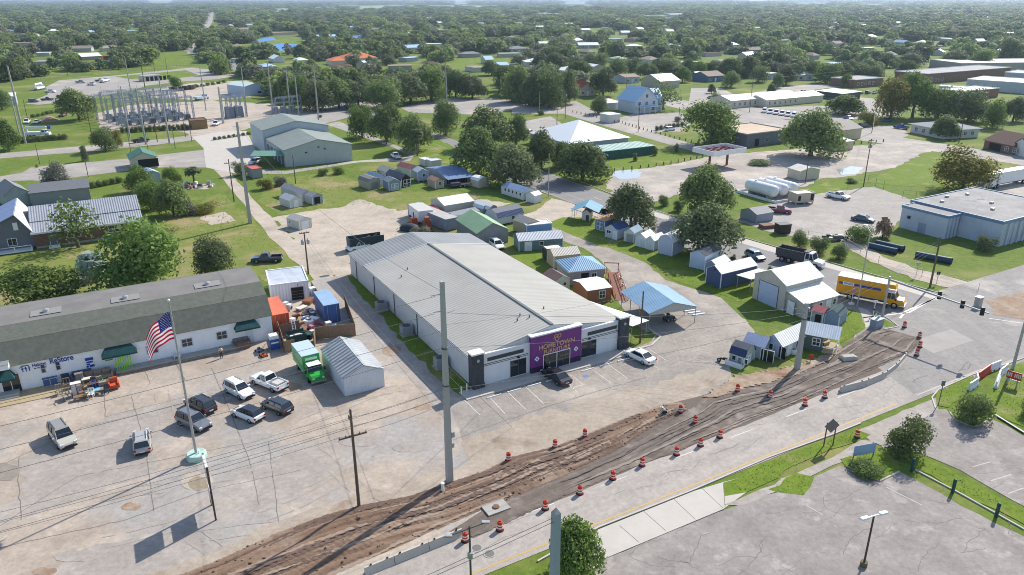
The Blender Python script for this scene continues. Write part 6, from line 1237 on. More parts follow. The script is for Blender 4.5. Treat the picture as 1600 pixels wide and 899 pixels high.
for L_ in([(962,190),(1010,205),(1060,218),(1100,226)],[(960,268),(1010,262),(1060,254),(1098,246)],[(800,181),(842,178)],[(895,176),(925,182),(960,192)],[(1290,230),(1330,226),(1380,222)]):
 P=[at(*p)for p in L_];n=int(sum((b-a).length for a,b in zip(P,P[1:]))/2.6);Q,_=resample(P,max(2,n))
 for q in Q:
  if first:gp0.location=q;first=False
  else:dup(gp0,q,random.uniform(0,1.5))
def link_fence(label,pts,h=1.8,m=GALV,step=3.0):
 P=[at(*p)for p in pts];t=thing('chain_fence',label,'fence',P[0]);o=Vector(P[0])
 for a,b in zip(P,P[1:]):
  n=max(1,int((b-a).length/step))
  for k in range(n+1):q=a.lerp(b,k/n)-o;M().tube((q.x,q.y,0),(q.x,q.y,h),.04,n=5,m=m).build('post',t)
  mm=M()
  for z in(.1,h*.5,h-.05):mm.tube((a.x-o.x,a.y-o.y,z),(b.x-o.x,b.y-o.y,z),.022,n=4,m=m)
  mm.build('rail',t)
link_fence('chain link fence along the dirt path at the concrete warehouse',[(1318,382),(1372,412),(1440,432),(1528,455)],1.4,step=5)
link_fence('chain link fence before the substation gravel',[(150,206),(205,200),(262,198)],2.0,step=4)
link_fence('long dark fence behind the depot lot',[(64,126),(130,118),(215,110),(310,102)],2.0,STEELD,step=6)
link_fence('rusty gate panel at the mouth of the asphalt yard, left one',[(1356,286),(1380,296)],2.2,STEELD,2.5);link_fence('rusty gate panel at the mouth of the asphalt yard, right one',[(1410,310),(1430,313)],2.2,STEELD,2.5)
link_fence('chain link fence along the front of the asphalt yard',[(1235,362),(1262,372),(1290,378)],1.6,step=3)
WIRE=mat('wire_metal',(.16,.16,.165),.5,metal=.3)
def wire(label,a,b,sag=1.0,r=.02,n=12,name='power_line',grp='overhead power lines'):
 a,b=Vector(a),Vector(b);t=thing(name,label,'power line',a,0,grp);pts=[]
 for i in range(n+1):
  u=i/n;p=a.lerp(b,u)-a;p.z-=sag*4*u*(1-u);pts.append(p)
 mm=M();mm.path(pts,r,4,WIRE);mm.build('cable',t)
bigp,bigh=POLES['big'];rp,rh=POLES['right']
lp=bigp-E1*78+E2*1.5
for lab,z,dx,zl in(('highest',20.6,-1.2,19.4),('second',18.9,-1.4,17.6),('third',17.0,-.6,15.8),('fourth',15.2,-.8,13.8),('fifth',10.8,-.4,10.2),('lowest',9.9,-.4,9.3)):
 wire(f'thin overhead line running left over the concrete lot from the tall pole, {lab} of them',bigp+E1*dx*.7-E2*.2+Vector((0,0,z)),lp+Vector((0,0,zl)),1.3,.02)
for lab,z,zr in(('upper',18.6,8.9),('middle',15.0,8.2),('lower',10.5,7.2)):
 wire(f'thin overhead line from the tall pole to the pole beside the porch cottage, {lab} one',bigp+E1*.5+Vector((0,0,z)),rp+Vector((0,0,zr)),.8,.02)
wp,wh=POLES['wood']
for lab,z,o in(('upper',9.9,.4),('middle',9.0,0),('lower',8.1,-1.2)):
 wire(f'thin overhead line from the wooden lot pole toward the left edge, {lab} one',wp+Vector((0,0,z))+E1*o,wp-E1*60+E2*4+Vector((0,0,z-.3)),1.0,.016)
 wire(f'thin overhead line from the wooden lot pole to the tall concrete pole, {lab} one',wp+Vector((0,0,z))+E1*o,bigp+Vector((0,0,z+1.0))-E1*.3,.3,.016)
sp,sh=POLES['store'];wire('service wire from the tall concrete pole over the roof to the dark store-corner pole',bigp+Vector((0,0,17.5)),sp+Vector((0,0,sh-.2)),.5,.014)
tp,th_=POLES['tx'];wire('service wire from the lane transformer pole to the tall concrete pole over the alley',tp+Vector((0,0,th_-.3)),bigp+Vector((0,0,9)),1.0,.016);wire('second service wire from the lane transformer pole down the alley',tp+Vector((0,0,th_-1.2)),bigp+Vector((0,0,7)),1.2,.016)
l2,h2=POLES['lane2'];wire('wire between the two wooden poles beside the lane',tp+Vector((0,0,th_-.4)),l2+Vector((0,0,h2-.3)),1.0,.016)
lnp,lnh=POLES['lane'];wire('guy wire from the tall lane pole down to the lawn',lnp+Vector((0,0,lnh*.8)),lnp-E1*7-E2*3,.05,.02,name='guy_wire');wire('line from the tall lane pole to the tall pole before the store',lnp+Vector((0,0,lnh-.5)),bigp+Vector((0,0,20.8)),3.0,.02)
wire('left brace wire of the tall concrete pole to the store pavement',bigp+Vector((0,0,12.5)),at(755,640),.05,.02,name='guy_wire');wire('right brace wire of the tall concrete pole to the store pavement',bigp+Vector((0,0,13.5)),at(800,668),.05,.02,name='guy_wire')
fp,fh=POLES['front']
for lab,z,dx in(('left',16.4,-.2),('right',16.3,.2)):wire(f'thin line from the grey pole top to the right-hand drums, {lab} one',fp+Vector((dx,0,z)),fp-E1*50+Vector((0,0,z-1)),.8,.018)
for k in range(3):
 z=8.8-k*.7;wire(f'thin line from the cottage pole to the wooden pole by the pipes, {("upper", "middle", "lower")[k]} one',rp+Vector((0,0,z)),POLES['pipe'][0]+Vector((0,0,POLES['pipe'][1]-.4-k*.7)),1.0,.016)
for k,(i,j)in enumerate((('t0','t5'),('t0','t10'),('t10','t7'),('t8','t9'),('t10','t8'),('t7','t6'),('t11','t7'))):
 a,b=POLES[i],POLES[j];wire(f'long thin town power line, number {("one", "two", "three", "four", "five", "six", "seven")[k]} counted from the back lane' if 0 else('thin power line strung between the town poles beyond the highway'),a[0]+Vector((0,0,a[1]-.2)),b[0]+Vector((0,0,b[1]-.2)),1.2,.035,grp='town power lines')
def skin_mesh(joints,edges,radii,m,name,parent):
 me=bpy.data.meshes.new(name);me.from_pydata(joints,edges,[]);me.materials.append(m)
 o=bpy.data.objects.new(name,me);C.objects.link(o)
 o.modifiers.new('skin','SKIN');sl=me.skin_vertices[0].data
 for i,r in enumerate(radii):sl[i].radius=(r,r)if not isinstance(r,tuple)else r
 sl[0].use_root=True
 s=o.modifiers.new('sub','SUBSURF');s.levels=1;s.render_levels=1
 dg=bpy.context.evaluated_depsgraph_get();me2=bpy.data.meshes.new_from_object(o.evaluated_get(dg))
 for p in me2.polygons:p.use_smooth=True
 bpy.data.objects.remove(o);q=bpy.data.objects.new(name,me2);C.objects.link(q);q.parent=parent;return q
SKIN=mat('skin',hexc('b98a6c'),.6);HAIR=mat('dark_hair',hexc('3a2c22'),.8)
def person(label,loc,rz,pose,shirt,trousers,hat=None):
 t=thing('person',label,'person',loc,rz)
 if pose=='stand':
  J=dict(pel=(0,0,.95),che=(0,0,1.25),nek=(0,0,1.47),hd=(.02,0,1.62),tp=(.02,0,1.72),sl=(0,.19,1.41),el=(.02,.25,1.13),wl=(.12,.24,.9),hl=(.16,.23,.8),sr=(0,-.19,1.41),er=(-.02,-.26,1.13),wr=(.06,-.25,.89),hr=(.1,-.24,.79),pl=(0,.1,.92),kl=(.03,.11,.5),al=(-.02,.11,.09),tl=(.14,.12,.04),pr=(0,-.1,.92),kr=(.0,-.11,.5),ar=(-.04,-.11,.09),tr=(.12,-.12,.04))
 else:
  J=dict(pel=(-.2,0,.42),che=(.02,0,.68),nek=(.17,0,.86),hd=(.26,0,.98),tp=(.3,0,1.08),sl=(.14,.19,.8),el=(.3,.23,.56),wl=(.48,.15,.42),hl=(.55,.12,.34),sr=(.14,-.19,.8),er=(.32,-.23,.56),wr=(.5,-.13,.4),hr=(.57,-.1,.31),pl=(-.18,.11,.4),kl=(.25,.16,.48),al=(.02,.14,.09),tl=(.2,.15,.04),pr=(-.18,-.11,.4),kr=(.24,-.17,.46),ar=(0,-.15,.09),tr=(.18,-.16,.04))
 K_=list(J);ix={k:i for i,k in enumerate(K_)}
 E=[('pel','che'),('che','nek'),('nek','hd'),('hd','tp'),('che','sl'),('sl','el'),('el','wl'),('wl','hl'),('che','sr'),('sr','er'),('er','wr'),('wr','hr'),('pel','pl'),('pl','kl'),('kl','al'),('al','tl'),('pel','pr'),('pr','kr'),('kr','ar'),('ar','tr')]
 RD=dict(pel=.13,che=.14,nek=.06,hd=.105,tp=.07,sl=.065,el=.05,wl=.035,hl=.04,sr=.065,er=.05,wr=.035,hr=.04,pl=.1,kl=.065,al=.045,tl=.045,pr=.1,kr=.065,ar=.045,tr=.045)
 skin_mesh([J[k]for k in K_],[(ix[a],ix[b])for a,b in E],[RD[k]for k in K_],SKIN,'body',t)
 S_=['che','pel','nek','sl','el','sr','er'];P={k:i for i,k in enumerate(S_)}
 q=dict(J);q['nek']=tuple(Vector(J['che']).lerp(Vector(J['nek']),.75));
 for a,b in(('el','sl'),('er','sr')):q[a]=tuple(Vector(J[b]).lerp(Vector(J[a]),.8))
 skin_mesh([q[k]for k in S_],[(P[a],P[b])for a,b in(('che','pel'),('che','nek'),('che','sl'),('sl','el'),('che','sr'),('sr','er'))],[.175,.16,.1,.095,.075,.095,.075],shirt,'shirt',t)
 S_=['pel','pl','kl','al','pr','kr','ar'];P={k:i for i,k in enumerate(S_)}
 skin_mesh([J[k]for k in S_],[(P[a],P[b])for a,b in(('pel','pl'),('pl','kl'),('kl','al'),('pel','pr'),('pr','kr'),('kr','ar'))],[.155,.125,.09,.07,.125,.09,.07],trousers,'trousers',t)
 h=Vector(J['tp']);mm=M()
 if hat:mm.ball(h+Vector((0,0,.0)),.13,.12,.1,10,6,hat);mm.lathe([(.1,0),(.19,-.01),(.19,.01),(.1,.02)],12,hat,c=tuple(h+Vector((0,0,-.03))));mm.build('hat',t)
 else:mm.ball(h+Vector((-.02,0,-.03)),.115,.11,.1,10,6,HAIR);mm.build('hair',t)
person('person in white shirt and dark shorts standing on the lot before the white store',at(346.5,560),R(-60),'stand',paint('e6e6e8',.7),paint('3c4048',.7))
person('person in pale blue shirt and white hat crouching on the dirt beside a traffic drum',at(1037,648),R(190),'crouch',paint('8fb2cc',.7),paint('2b3036',.7),paint('eceae4',.7))
FG='used furniture set out before the thrift store'
def chair(label,px,py,rz,m,w=.55,back=.95,arms=False,seatm=None,fat=False):
 t=thing('armchair' if fat else 'chair',label,'chair',at(px,py,.1)if py<628 else at(px,py),rz,FG);s=w/2;sz=.44
 if fat:
  M().box(-s,s,-s,s,.12,.45,seatm or m,.02,.02).build('seat',t);M().box(-s,s,s-.02,s+.22,.12,back,m,.03,.03).build('backrest',t)
  for q in(-1,1):M().box(q*s-.09,q*s+.09,-s,s-.03,.12,.62,m,.02,.02).build('armrest',t)
 else:
  M().box(-s,s,-s,s,sz-.05,sz,seatm or m).build('seat',t);mm=M();[mm.box(x,x+.06,s-.05,s,sz,back,m)for x in(-s,-.03,s-.06)];mm.box(-s,s,s-.051,s+.002,back,back+.1,m);mm.build('backrest',t)
  if arms:
   for q in(-1,1):mm=M();mm.box(q*s-.03,q*s+.03,-s,s,.64,.68,m);mm.build('armrest',t)
 for x in(-s+.05,s-.05):
  for y in(-s+.05,s-.05):M().box(x-.03,x+.03,y-.03,y+.03,0,.12 if fat else sz-.05,WOODP if fat else m).build('leg',t)
 return t
WOODC=paint('9c8468',.6);TAUPE=paint('a59886',.7);OR2=paint('c8552e',.7)
chair('orange upholstered armchair, rightmost of the furniture outside the thrift store',179,606,angb,OR2,.85,1.0,fat=True)
chair('grey-tan wooden chair, leftmost of those standing in the sun',94,616,angb+.1,TAUPE)
chair('wooden armchair behind the white and brown cabinet',106,607,angb,WOODC,.6,1.0,True)
chair('weathered grey garden chair with its shadow on the lot, left front',106,624,angb+.3,paint('9d968e',.8),.65,1.05,True)
chair('blue garden lounge chair with pale blue seat',152,614,angb,paint('2f57b5',.5),.6,1.3,False,paint('79c3de',.5))
chair('green garden chair left of the orange armchair',164,606,angb,paint('2b7a62',.5),.6,.95,True)
chair('small brown wooden chair at the front of the pile',128,618,angb+.5,BRICK,.45,.85)
chair('low dark stool chair beside the man-shaped pile of goods',168,614,angb-.4,paint('343a4a',.6),.5,.8)
def sofa(label,px,py,w,m,grp=FG):
 t=thing('sofa',label,'sofa',at(px,py,.1),angb,grp);M().box(0,w,0,.8,.15,.45,m,.02,.02).build('seat',t);M().box(0,w,.6,.85,.451,.95,m,.03,.03).build('backrest',t)
 for x in(-.12,w-.08):M().box(x,x+.2,-.02,.82,.1,.65,m,.02,.02).build('armrest',t)
 for k in range(3):M().box(.12+k*(w-.2)/3,.1+(k+1)*(w-.2)/3-.04,.5,.599,.455,.9,m,.02,.01).build('cushion',t)
 for x in(.05,w-.1):M().box(x,x+.06,.05,.1,0,.149,WOODP).build('leg',t)
sofa('taupe three-seat sofa against the white wall behind the furniture',133,599,2.6,paint('8e8274',.8));sofa('grey low loveseat at the far right of the loading platform',366,545,1.8,paint('8a8076',.8));sofa('dark blue-grey couch against the wall left of the taupe sofa',114,598,1.9,paint('5a6680',.8))
def cabinet(label,px,py,w,d,h,m,m2=None,name='cabinet',cat='cabinet',grp=FG,rz=None):
 t=thing(name,label,cat,at(px,py),angb if rz is None else rz,grp);M().box(0,w,0,d,.06,h,m).build('carcass',t);M().box(-.03,w+.03,-.03,d+.03,h+.002,h+.05,m2 or m).build('top',t)
 for k in(0,1):M().box(k*w/2+.03,(k+1)*w/2-.03,-.025,-.001,.12,h-.06,m2 or m).build('door',t)
 for x in(.04,w-.1):M().box(x,x+.06,.04,d-.04,0,.059,m).build('foot',t)
 return t
cabinet('tall brown and white cabinet lying open in the middle of the furniture',114,620,.9,.55,1.3,paint('8c4f3a',.6),paint('e2e0dc',.6));cabinet('white-legged blue-grey bench cabinet against the wall near the left windows',69,606,1.3,.45,.9,paint('d9dde6',.5),paint('4f628c',.6));cabinet('small dark chest against the white wall behind the garden chairs',98,600,.7,.45,.95,paint('34405c',.6));cabinet('brown wooden chest at the right end of the loading platform',372,548,1.4,.6,.7,BRICK)
def table(label,px,py,w,d,h,m):
 t=thing('table',label,'table',at(px,py),angb,FG);M().box(0,w,0,d,h-.05,h,m).build('tabletop',t)
 for x in(.05,w-.12):
  for y in(.05,d-.12):M().box(x,x+.07,y,y+.07,0,h-.051,m).build('leg',t)
table('long grey coffee table at the front of the furniture pile',134,622,1.7,.7,.5,paint('8d8a84',.6));table('brown side table behind the grey coffee table',138,612,1.0,.6,.7,paint('6d5140',.6));table('white-legged pale table beside the taupe sofa',130,606,.9,.6,.85,paint('d8d2c8',.6));table('small white table on the lot below the loading platform',273,567,.8,.6,.75,paint('c9ced8',.6))
table('low brown wooden bench table at the left front of the furniture',116,629,1.4,.6,.45,paint('8a6c50',.6));chair('brown wooden chair between the cabinet and the lounge chair',124,611,angb+.2,WOODC,.55,1.0,True);chair('dark grey padded chair behind the lounge chair',148,604,angb,paint('56504c',.7),.6,.95,False,None,True)
chair('tan padded armchair beside the green garden chair',158,603,angb+.2,paint('a08c74',.8),.6,.95,False,None,True);cabinet('low tan dresser beside the green garden chair',156,610,1.0,.5,.8,paint('b09a7c',.6));cabinet('narrow grey bookcase behind the brown wooden chair',121,605,.7,.4,1.4,paint('857e76',.6));chair('white plastic chair in front of the lounge chair',143,621,angb-.3,paint('dcdad4',.5),.55,.85,True)
for o in list(S.objects):
 if o.get('group')==FG:o.scale=(1.22,1.22,1.22)
YG='salvage goods in the fenced yard'
q=random.Random(21)
bins=[('tall blue recycling bin with white lid at the corner of the thrift store',430,548,'2d59a8','e3e4e0',1.2,1.6)]
for lab,x,y,c1,c2,w,h in bins:
 t=thing('recycling_bin',lab,'bin',at(x-6,y),angb);M().box(0,w,0,w,.05,h,paint(c1,.5),-.04,-.04).build('body',t);M().box(-.06,w+.06,-.06,w+.06,h+.002,h+.5,paint(c2,.5),.1,.1).build('lid',t);M().box(.1,w-.1,-.08,-.045,h*.6,h*.75,WHITE).build('sign_plate',t)
t=thing('dumpster','open dark green dumpster full of pale rubbish in the salvage yard','dumpster',at(452,541),angb);DGN=paint('2f4a44',.6)
mm=M();mm.box(0,2.6,0,.08,.1,1.4,DGN);mm.box(0,2.6,1.6,1.68,.1,1.6,DGN);mm.box(0,.08,.081,1.599,.1,1.4,DGN);mm.box(2.52,2.6,.081,1.599,.1,1.4,DGN);mm.box(.081,2.519,.081,1.599,.1,.9,DARK);mm.build('body',t)
mm=M();[mm.box(q.uniform(.1,1.8),q.uniform(1.9,2.45),q.uniform(.1,.7),q.uniform(.8,1.5),.9+k*.06,1.0+k*.08,paint(c,.7))for k,c in enumerate(('c9d3e2','e2e4e8','8fa3c8','d5d0c6'))];mm.build('rubbish',t);M().box(2.65,3.5,.2,1.5,.9,1.0,DGN).build('lid',t)
def appliance(label,px,py,w,d,h,c,kind,rz):
 t=thing(kind,label,kind.replace('_',' '),at(px,py),rz,YG);m=paint(c,.5)
 if kind in('washing_machine','refrigerator','water_heater','dresser','filing_cabinet'):
  M().box(-w/2,w/2,-d/2,d/2,0,h,m).build('body',t);M().box(-w/2-.01,w/2+.01,-d/2-.01,d/2+.01,h+.002,h+.03,paint('d9d8d4',.5)if kind!='dresser' else m).build('top',t)
  if kind=='washing_machine':o=M().lathe([(0,0),(w*.3,0),(w*.3,.04),(0,.05)],12,GLASSB).build('porthole',t);o.location=(0,-d/2-.005,h*.5);o.rotation_euler=(R(90),0,0)
  else:[M().box(-w/2+.04,w/2-.04,-d/2-.03,-d/2-.001,z0*h+.03,(z0+.3)*h,m).build('drawer' if kind!='refrigerator' else 'door',t)for z0 in(.02,.34,.66)]
 elif kind=='plywood_stack':
  for k in range(4):M().box(-w/2+q.uniform(-.08,.08),w/2,-d/2+q.uniform(-.08,.08),d/2,k*h/4,(k+1)*h/4-.01,m if k%2 else WOOD).build('board',t)
 elif kind=='bathtub':
  mm=M();mm.loft([[(-w/2*s,-d/2*s2,z),(w/2*s,-d/2*s2,z),(w/2*s,d/2*s2,z),(-w/2*s,d/2*s2,z)]for s,s2,z in((.8,.75,0),(1,1,h),(.9,.82,h),(.72,.6,h*.3))],m);mm.build('tub',t);M().tube((w*.42,0,h),(w*.42,0,h+.15),.03,m=CHROME).build('tap',t)
 elif kind=='mattress':M().box(-w/2,w/2,-d/2,d/2,0,h,m,.04,.04).build('pad',t);M().box(-w/2+.02,w/2-.02,-d/2+.02,d/2-.02,h+.001,h+.03,paint('efeeea',.7),.05,.05).build('quilting',t)
 elif kind=='lawn_mower':
  M().box(-w/2,w/2,-d/2,d/2,.12,.35,m,.06,.06).build('deck',t);M().box(-.15,.15,-.15,.15,.351,.6,STEELD).build('engine',t);mm=M();mm.tube((-.2,-d/2,.3),(-.2,-d/2-.5,1.0),.025,m=STEELD);mm.tube((.2,-d/2,.3),(.2,-d/2-.5,1.0),.025,m=STEELD);mm.tube((-.2,-d/2-.5,1.0),(.2,-d/2-.5,1.0),.025,m=STEELD);mm.build('handle',t)
  for x in(-w/2,w/2):
   for y in(-d/2+.1,d/2-.1):o=M().lathe([(0,-.04),(.14,-.04),(.14,.04),(0,.04)],10,TYRE).build('wheel',t);o.location=(x,y,.14);o.rotation_euler=(0,R(90),0)
 elif kind=='rubbish_bag':mm=M();mm.ball((0,0,h*.45),w/2,d/2,h*.5,9,6,m);mm.build('bag',t,True);M().lathe([(.03,h*.9),(.1,h*1.02),(0,h)],8,m).build('knot',t)
 elif kind=='tyre_stack':[M().lathe([(.2,k*.22),(.36,k*.22),(.38,k*.22+.1),(.36,k*.22+.2),(.2,k*.22+.2)],14,TYRE).build('tyre',t)for k in range(3)]
 elif kind=='crate':
  M().box(-w/2,w/2,-d/2,d/2,0,.04,m).build('floor',t);mm=M()
  for k in range(3):z=.06+k*h/3;[mm.box(*b,z,z+h/4,m)for b in((-w/2,w/2,-d/2,-d/2+.03),(-w/2,w/2,d/2-.03,d/2),(-w/2,-w/2+.03,-d/2+.03,d/2-.03),(w/2-.03,w/2,-d/2+.03,d/2-.03))]
  mm.build('slats',t)
 return t
for lab,x,y,w,d,h,c,k,a in(('white washing machine before the dark doorway of the store room',447,481,.7,.7,.95,'e4e5e6','washing_machine',.5),('second white appliance left of the store room doorway',453,485,.8,.7,1.0,'d6d7d8','washing_machine',.7),('large pale mattress lying flat beside the blue storage box',487,507,2.2,1.6,.9,'d9dbe2','mattress',.6),('cream panel stack near the store room corner',472,484,1.6,1.1,.5,'d8d3c6','plywood_stack',.5),('white slab of boards tilted among timber in the yard',482,492,1.9,.9,.4,'e0dcd6','plywood_stack',.3),('tan board stack in the middle of the salvage yard',471,506,2.4,1.1,.7,'a98a68','plywood_stack',1.2),('brown board stack under the pale mattress',476,517,2.0,1.2,.6,'8c6a50','plywood_stack',1.0),('white bathtub in front of the blue storage box',510,521,1.6,.8,.7,'dfe1e2','bathtub',.2),('second pale bathtub by the right fence corner',523,522,1.4,.8,.6,'cfd3d6','bathtub',.8),('stainless round-topped heater before the blue storage box',514,516,.8,.8,1.3,'b9bec2','water_heater',.1),('green cushion-like crate near the dumpster',470,525,.8,.6,.6,'2f8a58','crate',.4),('orange crate beside the green one',475,529,.7,.6,.5,'c8622e','crate',.2),('white sink pile right of the orange crate',492,524,1.3,1.0,.5,'dadbdc','bathtub',1.1),('black tyre stack in the middle of the yard',497,516,.8,.8,.7,'222222','tyre_stack',0),('second black tyre stack by the front fence',484,530,.8,.8,.7,'222222','tyre_stack',0),('grey filing cabinet near the front fence',488,526,.6,.7,1.0,'8c9298','filing_cabinet',.4),('white plumbing heap behind the front fence',501,527,1.2,.9,.45,'e3e2de','bathtub',.1),('red bundled bag near the right fence',533,518,.8,.7,.6,'a8324a','rubbish_bag',0),('blue bundled bag near the right fence',527,526,.8,.7,.6,'3c5a98','rubbish_bag',0),('pinkish bundled bag beside the mattress',491,513,.8,.7,.6,'b7606a','rubbish_bag',0),('dark bundled bag behind the right fence',538,523,.9,.8,.7,'3a3640','rubbish_bag',0),('tan dresser leaning by the orange-red container',456,508,.9,.5,1.0,'c7b9a4','dresser',.7),('white narrow refrigerator beside the orange-red container',459,514,.7,.7,1.7,'e6e6e4','refrigerator',.5),('brown dresser in the yard between container and timber',463,500,1.1,.5,.9,'7d5d48','dresser',.3),('rusty boards heaped at the right of the store room doorway',482,474,1.8,1.3,.7,'8a5a40','plywood_stack',.9),('white round tank standing right of the store room',489,460,.9,.9,1.2,'dedfe0','water_heater',.2),('grey lawn mower at the corner of the thrift store',405,549,.8,.9,.4,'8d9196','lawn_mower',.6),('orange lawn mower at the corner of the thrift store',412,557,.8,.9,.4,'d0662c','lawn_mower',.2),('brown wooden crate near the rubbish heap',466,533,.9,.8,.6,'6f5643','crate',.9)):
 appliance(lab,x,y,w,d,h,c,k,a+angb)
KN=[('crate',.9,.7,.6),('rubbish_bag',.9,.8,.7),('plywood_stack',1.2,.8,.5),('dresser',.9,.5,.9),('bathtub',1.1,.7,.5),('filing_cabinet',.5,.6,1.1),('washing_machine',.7,.7,.9),('lawn_mower',.7,.8,.4)]
for k in range(46):
 u,v=q.uniform(.06,.94),q.uniform(.1,.92);x=(474-2*v+(534-474+14*(1-v))*u*(1-.25*(1-v)));y=486+42*v-6*u
 if 490<x<534 and y<508:continue
 kd,w,d,h=KN[k%8];cn,cx_=(('white','e2e2e0'),('brown','7a5a44'),('grey','8e9194'),('tan','b39a7a'),('dark','33353a'),('pink','b5707a'),('blue','4a6a9c'))[k%7];lb_=f'{cn} {kd.replace("_", " ")} among the crowded goods of the salvage yard';o=appliance(lb_,x,y,w,d,h,cx_,kd,q.uniform(0,3));o['group']=lb_+'s'
t=thing('plywood_screen','brown plywood hoarding beside the orange-red container','hoarding',at(437,530),angb+.15);M().box(0,3.2,0,.1,.0,2.0,BRICK).build('panel',t);M().box(0,3.2,.02,.08,2.001,2.1,WOODP).build('rail',t)
mm=M();a=at(462,531);t=thing('step_ladder','white ladder standing up in the salvage yard beside the dumpster','ladder',a,angb);[mm.tube((x,0,0),(x*.8,.4,2.9),.04,m=WHITE)for x in(-.25,.25)];mm.build('rail',t);mm=M();[mm.tube((-.23,.05+k*.045,.35*k+.3),(.23,.05+k*.045,.35*k+.3),.025,m=WHITE)for k in range(7)];mm.build('rungs',t)
A,B=at(956,433),at(971,470);d=B-A;t=thing('wooden_ramp','red-brown wooden ramp with railings beside the rust-brown cabin','ramp',A,math.atan2(d.y,d.x));L=d.length
mm=M();mm.add([(0,-1,.9),(L,-1,.05),(L,1,.05),(0,1,.9),(0,-1,.8),(L,-1,-.0),(L,1,-.0),(0,1,.8)],[(0,1,2,3),(4,7,6,5),(0,4,5,1),(2,6,7,3),(0,3,7,4)],REDWOOD);mm.build('deck',t)
for s in(-1,1):
 mm=M();mm.tube((0,s,1.9),(L,s,1.05),.07,n=4,m=REDWOOD);mm.tube((0,s,1.4),(L,s,.55),.05,n=4,m=REDWOOD);mm.build('railing',t)
 for k in range(5):x=L*k/4;z=.9-.85*k/4;M().box(x-.06,x+.06,s*1.07-.05,s*1.07+.05,0,z+1.0,REDWOOD).build('post',t)
t=thing('swing_frame','brown wooden swing frame on the drive edge behind the blue hip-roofed cabin','swing frame',at(944,428),angb-.6);mm=M();[mm.box(x,x+.12,0,.12,0,2.0,REDWOOD)for x in(0,2.4)];mm.build('legs',t);M().box(-.1,2.6,0,.12,2.001,2.15,REDWOOD).build('beam',t)
mm=M();
for k,(x,y)in enumerate(((969,434),(973,445),(978,456))):
 t=thing('parking_kerb',f'white kerb block on the drive beside the wooden ramp, {("upper", "middle", "lower")[k]} of three','wheel stop',at(x,y),R(-62),'kerb blocks by the wooden ramp');M().box(-.9,.9,-.12,.12,0,.14,WHITE).build('block',t);M().box(-.9,.9,-.3,-.121,0,.03,BLACK).build('footing',t)
for k,(x,y)in enumerate(((1078,486),(1085,489),(1092,492))):
 t=thing('parking_kerb',f'white kerb block under the edge of the big blue carport, {("first", "second", "third")[k]} from the left','wheel stop',at(x,y),R(20),'kerb blocks by the blue carport');M().box(-1.1,1.1,-.14,.14,0,.16,WHITE).build('block',t);M().box(-1.1,1.1,-.3,-.141,0,.03,CONC).build('footing',t)
t=thing('riding_mower','dark riding mower parked under the big blue carport','mower',at(1046,501),.4);M().box(-.8,.8,-.5,.5,.3,.7,paint('3a4a5a',.5),.1,.1).build('body',t);M().box(-.5,-.1,-.25,.25,.701,1.2,BLACK).build('seat',t)
for x in(-.6,.6):
 for s in(-1,1):wheel(t,x,s*.5,.3,.2)
t=thing('motorbike','small dark motorbike parked beside the barn playhouse','motorbike',at(1130,567),2.6);M().tube((-.4,0,.5),(.45,0,.6),.14,m=BLACK).build('frame',t);M().box(-.5,.1,-.12,.12,.7,.82,BLACK).build('saddle',t);M().tube((.5,-.3,.95),(.5,.3,.95),.025,m=STEELD).build('handlebar',t)
for x in(-.6,.6):wheel(t,x,0,.3,.12)
t=thing('road_mower','small black field machine on the concrete by the big tan building row','machine',at(690,352),.2)if 0 else None
a0,an,w=span((655,352),(678,349),False);t=thing('box_trailer','white box trailer with a red front end on the grass behind the store','trailer',a0,an);M().box(0,w,0,7,.7,3.0,WHITE).build('box',t);M().box(-.02,w+.02,-.02,7.02,3.002,3.06,paint('c4c0ba',.6)).build('roof',t);M().box(w+.01,w+2.0,1,6,.7,2.6,paint('9c2f33',.5)).build('red_side',t)
for x in(.2,w-.3):
 for y in(1.2,5.8):wheel(t,x,y,.45,.3)
t=thing('orange_machine','rusty orange upright machine left of the white box trailer','machine',at(647,354),an);M().box(-.8,.8,-.8,.8,.3,2.0,paint('a85034',.6),.2,.2).build('body',t);M().tube((0,0,2.0),(0,0,3.2),.15,m=paint('a85034',.6)).build('mast',t);M().box(-1,1,-1,1,0,.299,STEELD).build('base',t)
t=thing('orange_machine','rusty red-brown machine between the white box trailer and the grey trailer','machine',at(668,362),an);M().box(-.9,.9,-.9,.9,.3,2.6,paint('8a4638',.6),.2,.2).build('body',t);M().box(-.5,.5,-.5,.5,2.601,3.2,paint('a85034',.6)).build('hood',t);M().box(-1,1,-1,1,0,.299,STEELD).build('base',t)
t=thing('covered_heap','dark tarpaulin-covered heap beside the white box trailer','heap',at(640,360),0);mm=M();mm.ball((0,0,.4),2.2,1.4,1.1,12,7,paint('2c3540',.7));mm.build('tarpaulin',t,True);M().box(-1.6,1.6,-1,1,0,.1,WOODP).build('pallet',t)
t=thing('flat_trailer','dark flatbed trailer parked before the porch cabin under the oaks','trailer',at(722,292),R(25));M().box(-3.2,3.2,-1.1,1.1,.6,.8,STEELD).build('deck',t);M().box(-3.2,-.5,-.8,.8,.801,1.3,paint('454c55',.6),.1,.1).build('load',t)
for x in(-.8,.4):
 for s in(-1,1):wheel(t,x,s*1.0,.38,.25)
t=thing('lumber_gate','dark lattice frame standing in the grass behind the tan-grey barn shed','frame',at(583,281),R(20));mm=M();[mm.tube((x,0,0),(x+.9,0,2.2),.05,n=4,m=WOODP)for x in(-1.6,-.8,0,.8)];[mm.tube((x+.9,.02,0),(x,.02,2.2),.05,n=4,m=WOODP)for x in(-1.6,-.8,0,.8)];mm.build('lattice',t);M().box(-1.7,1.8,-.06,.06,2.201,2.3,WOODP).build('rail',t)
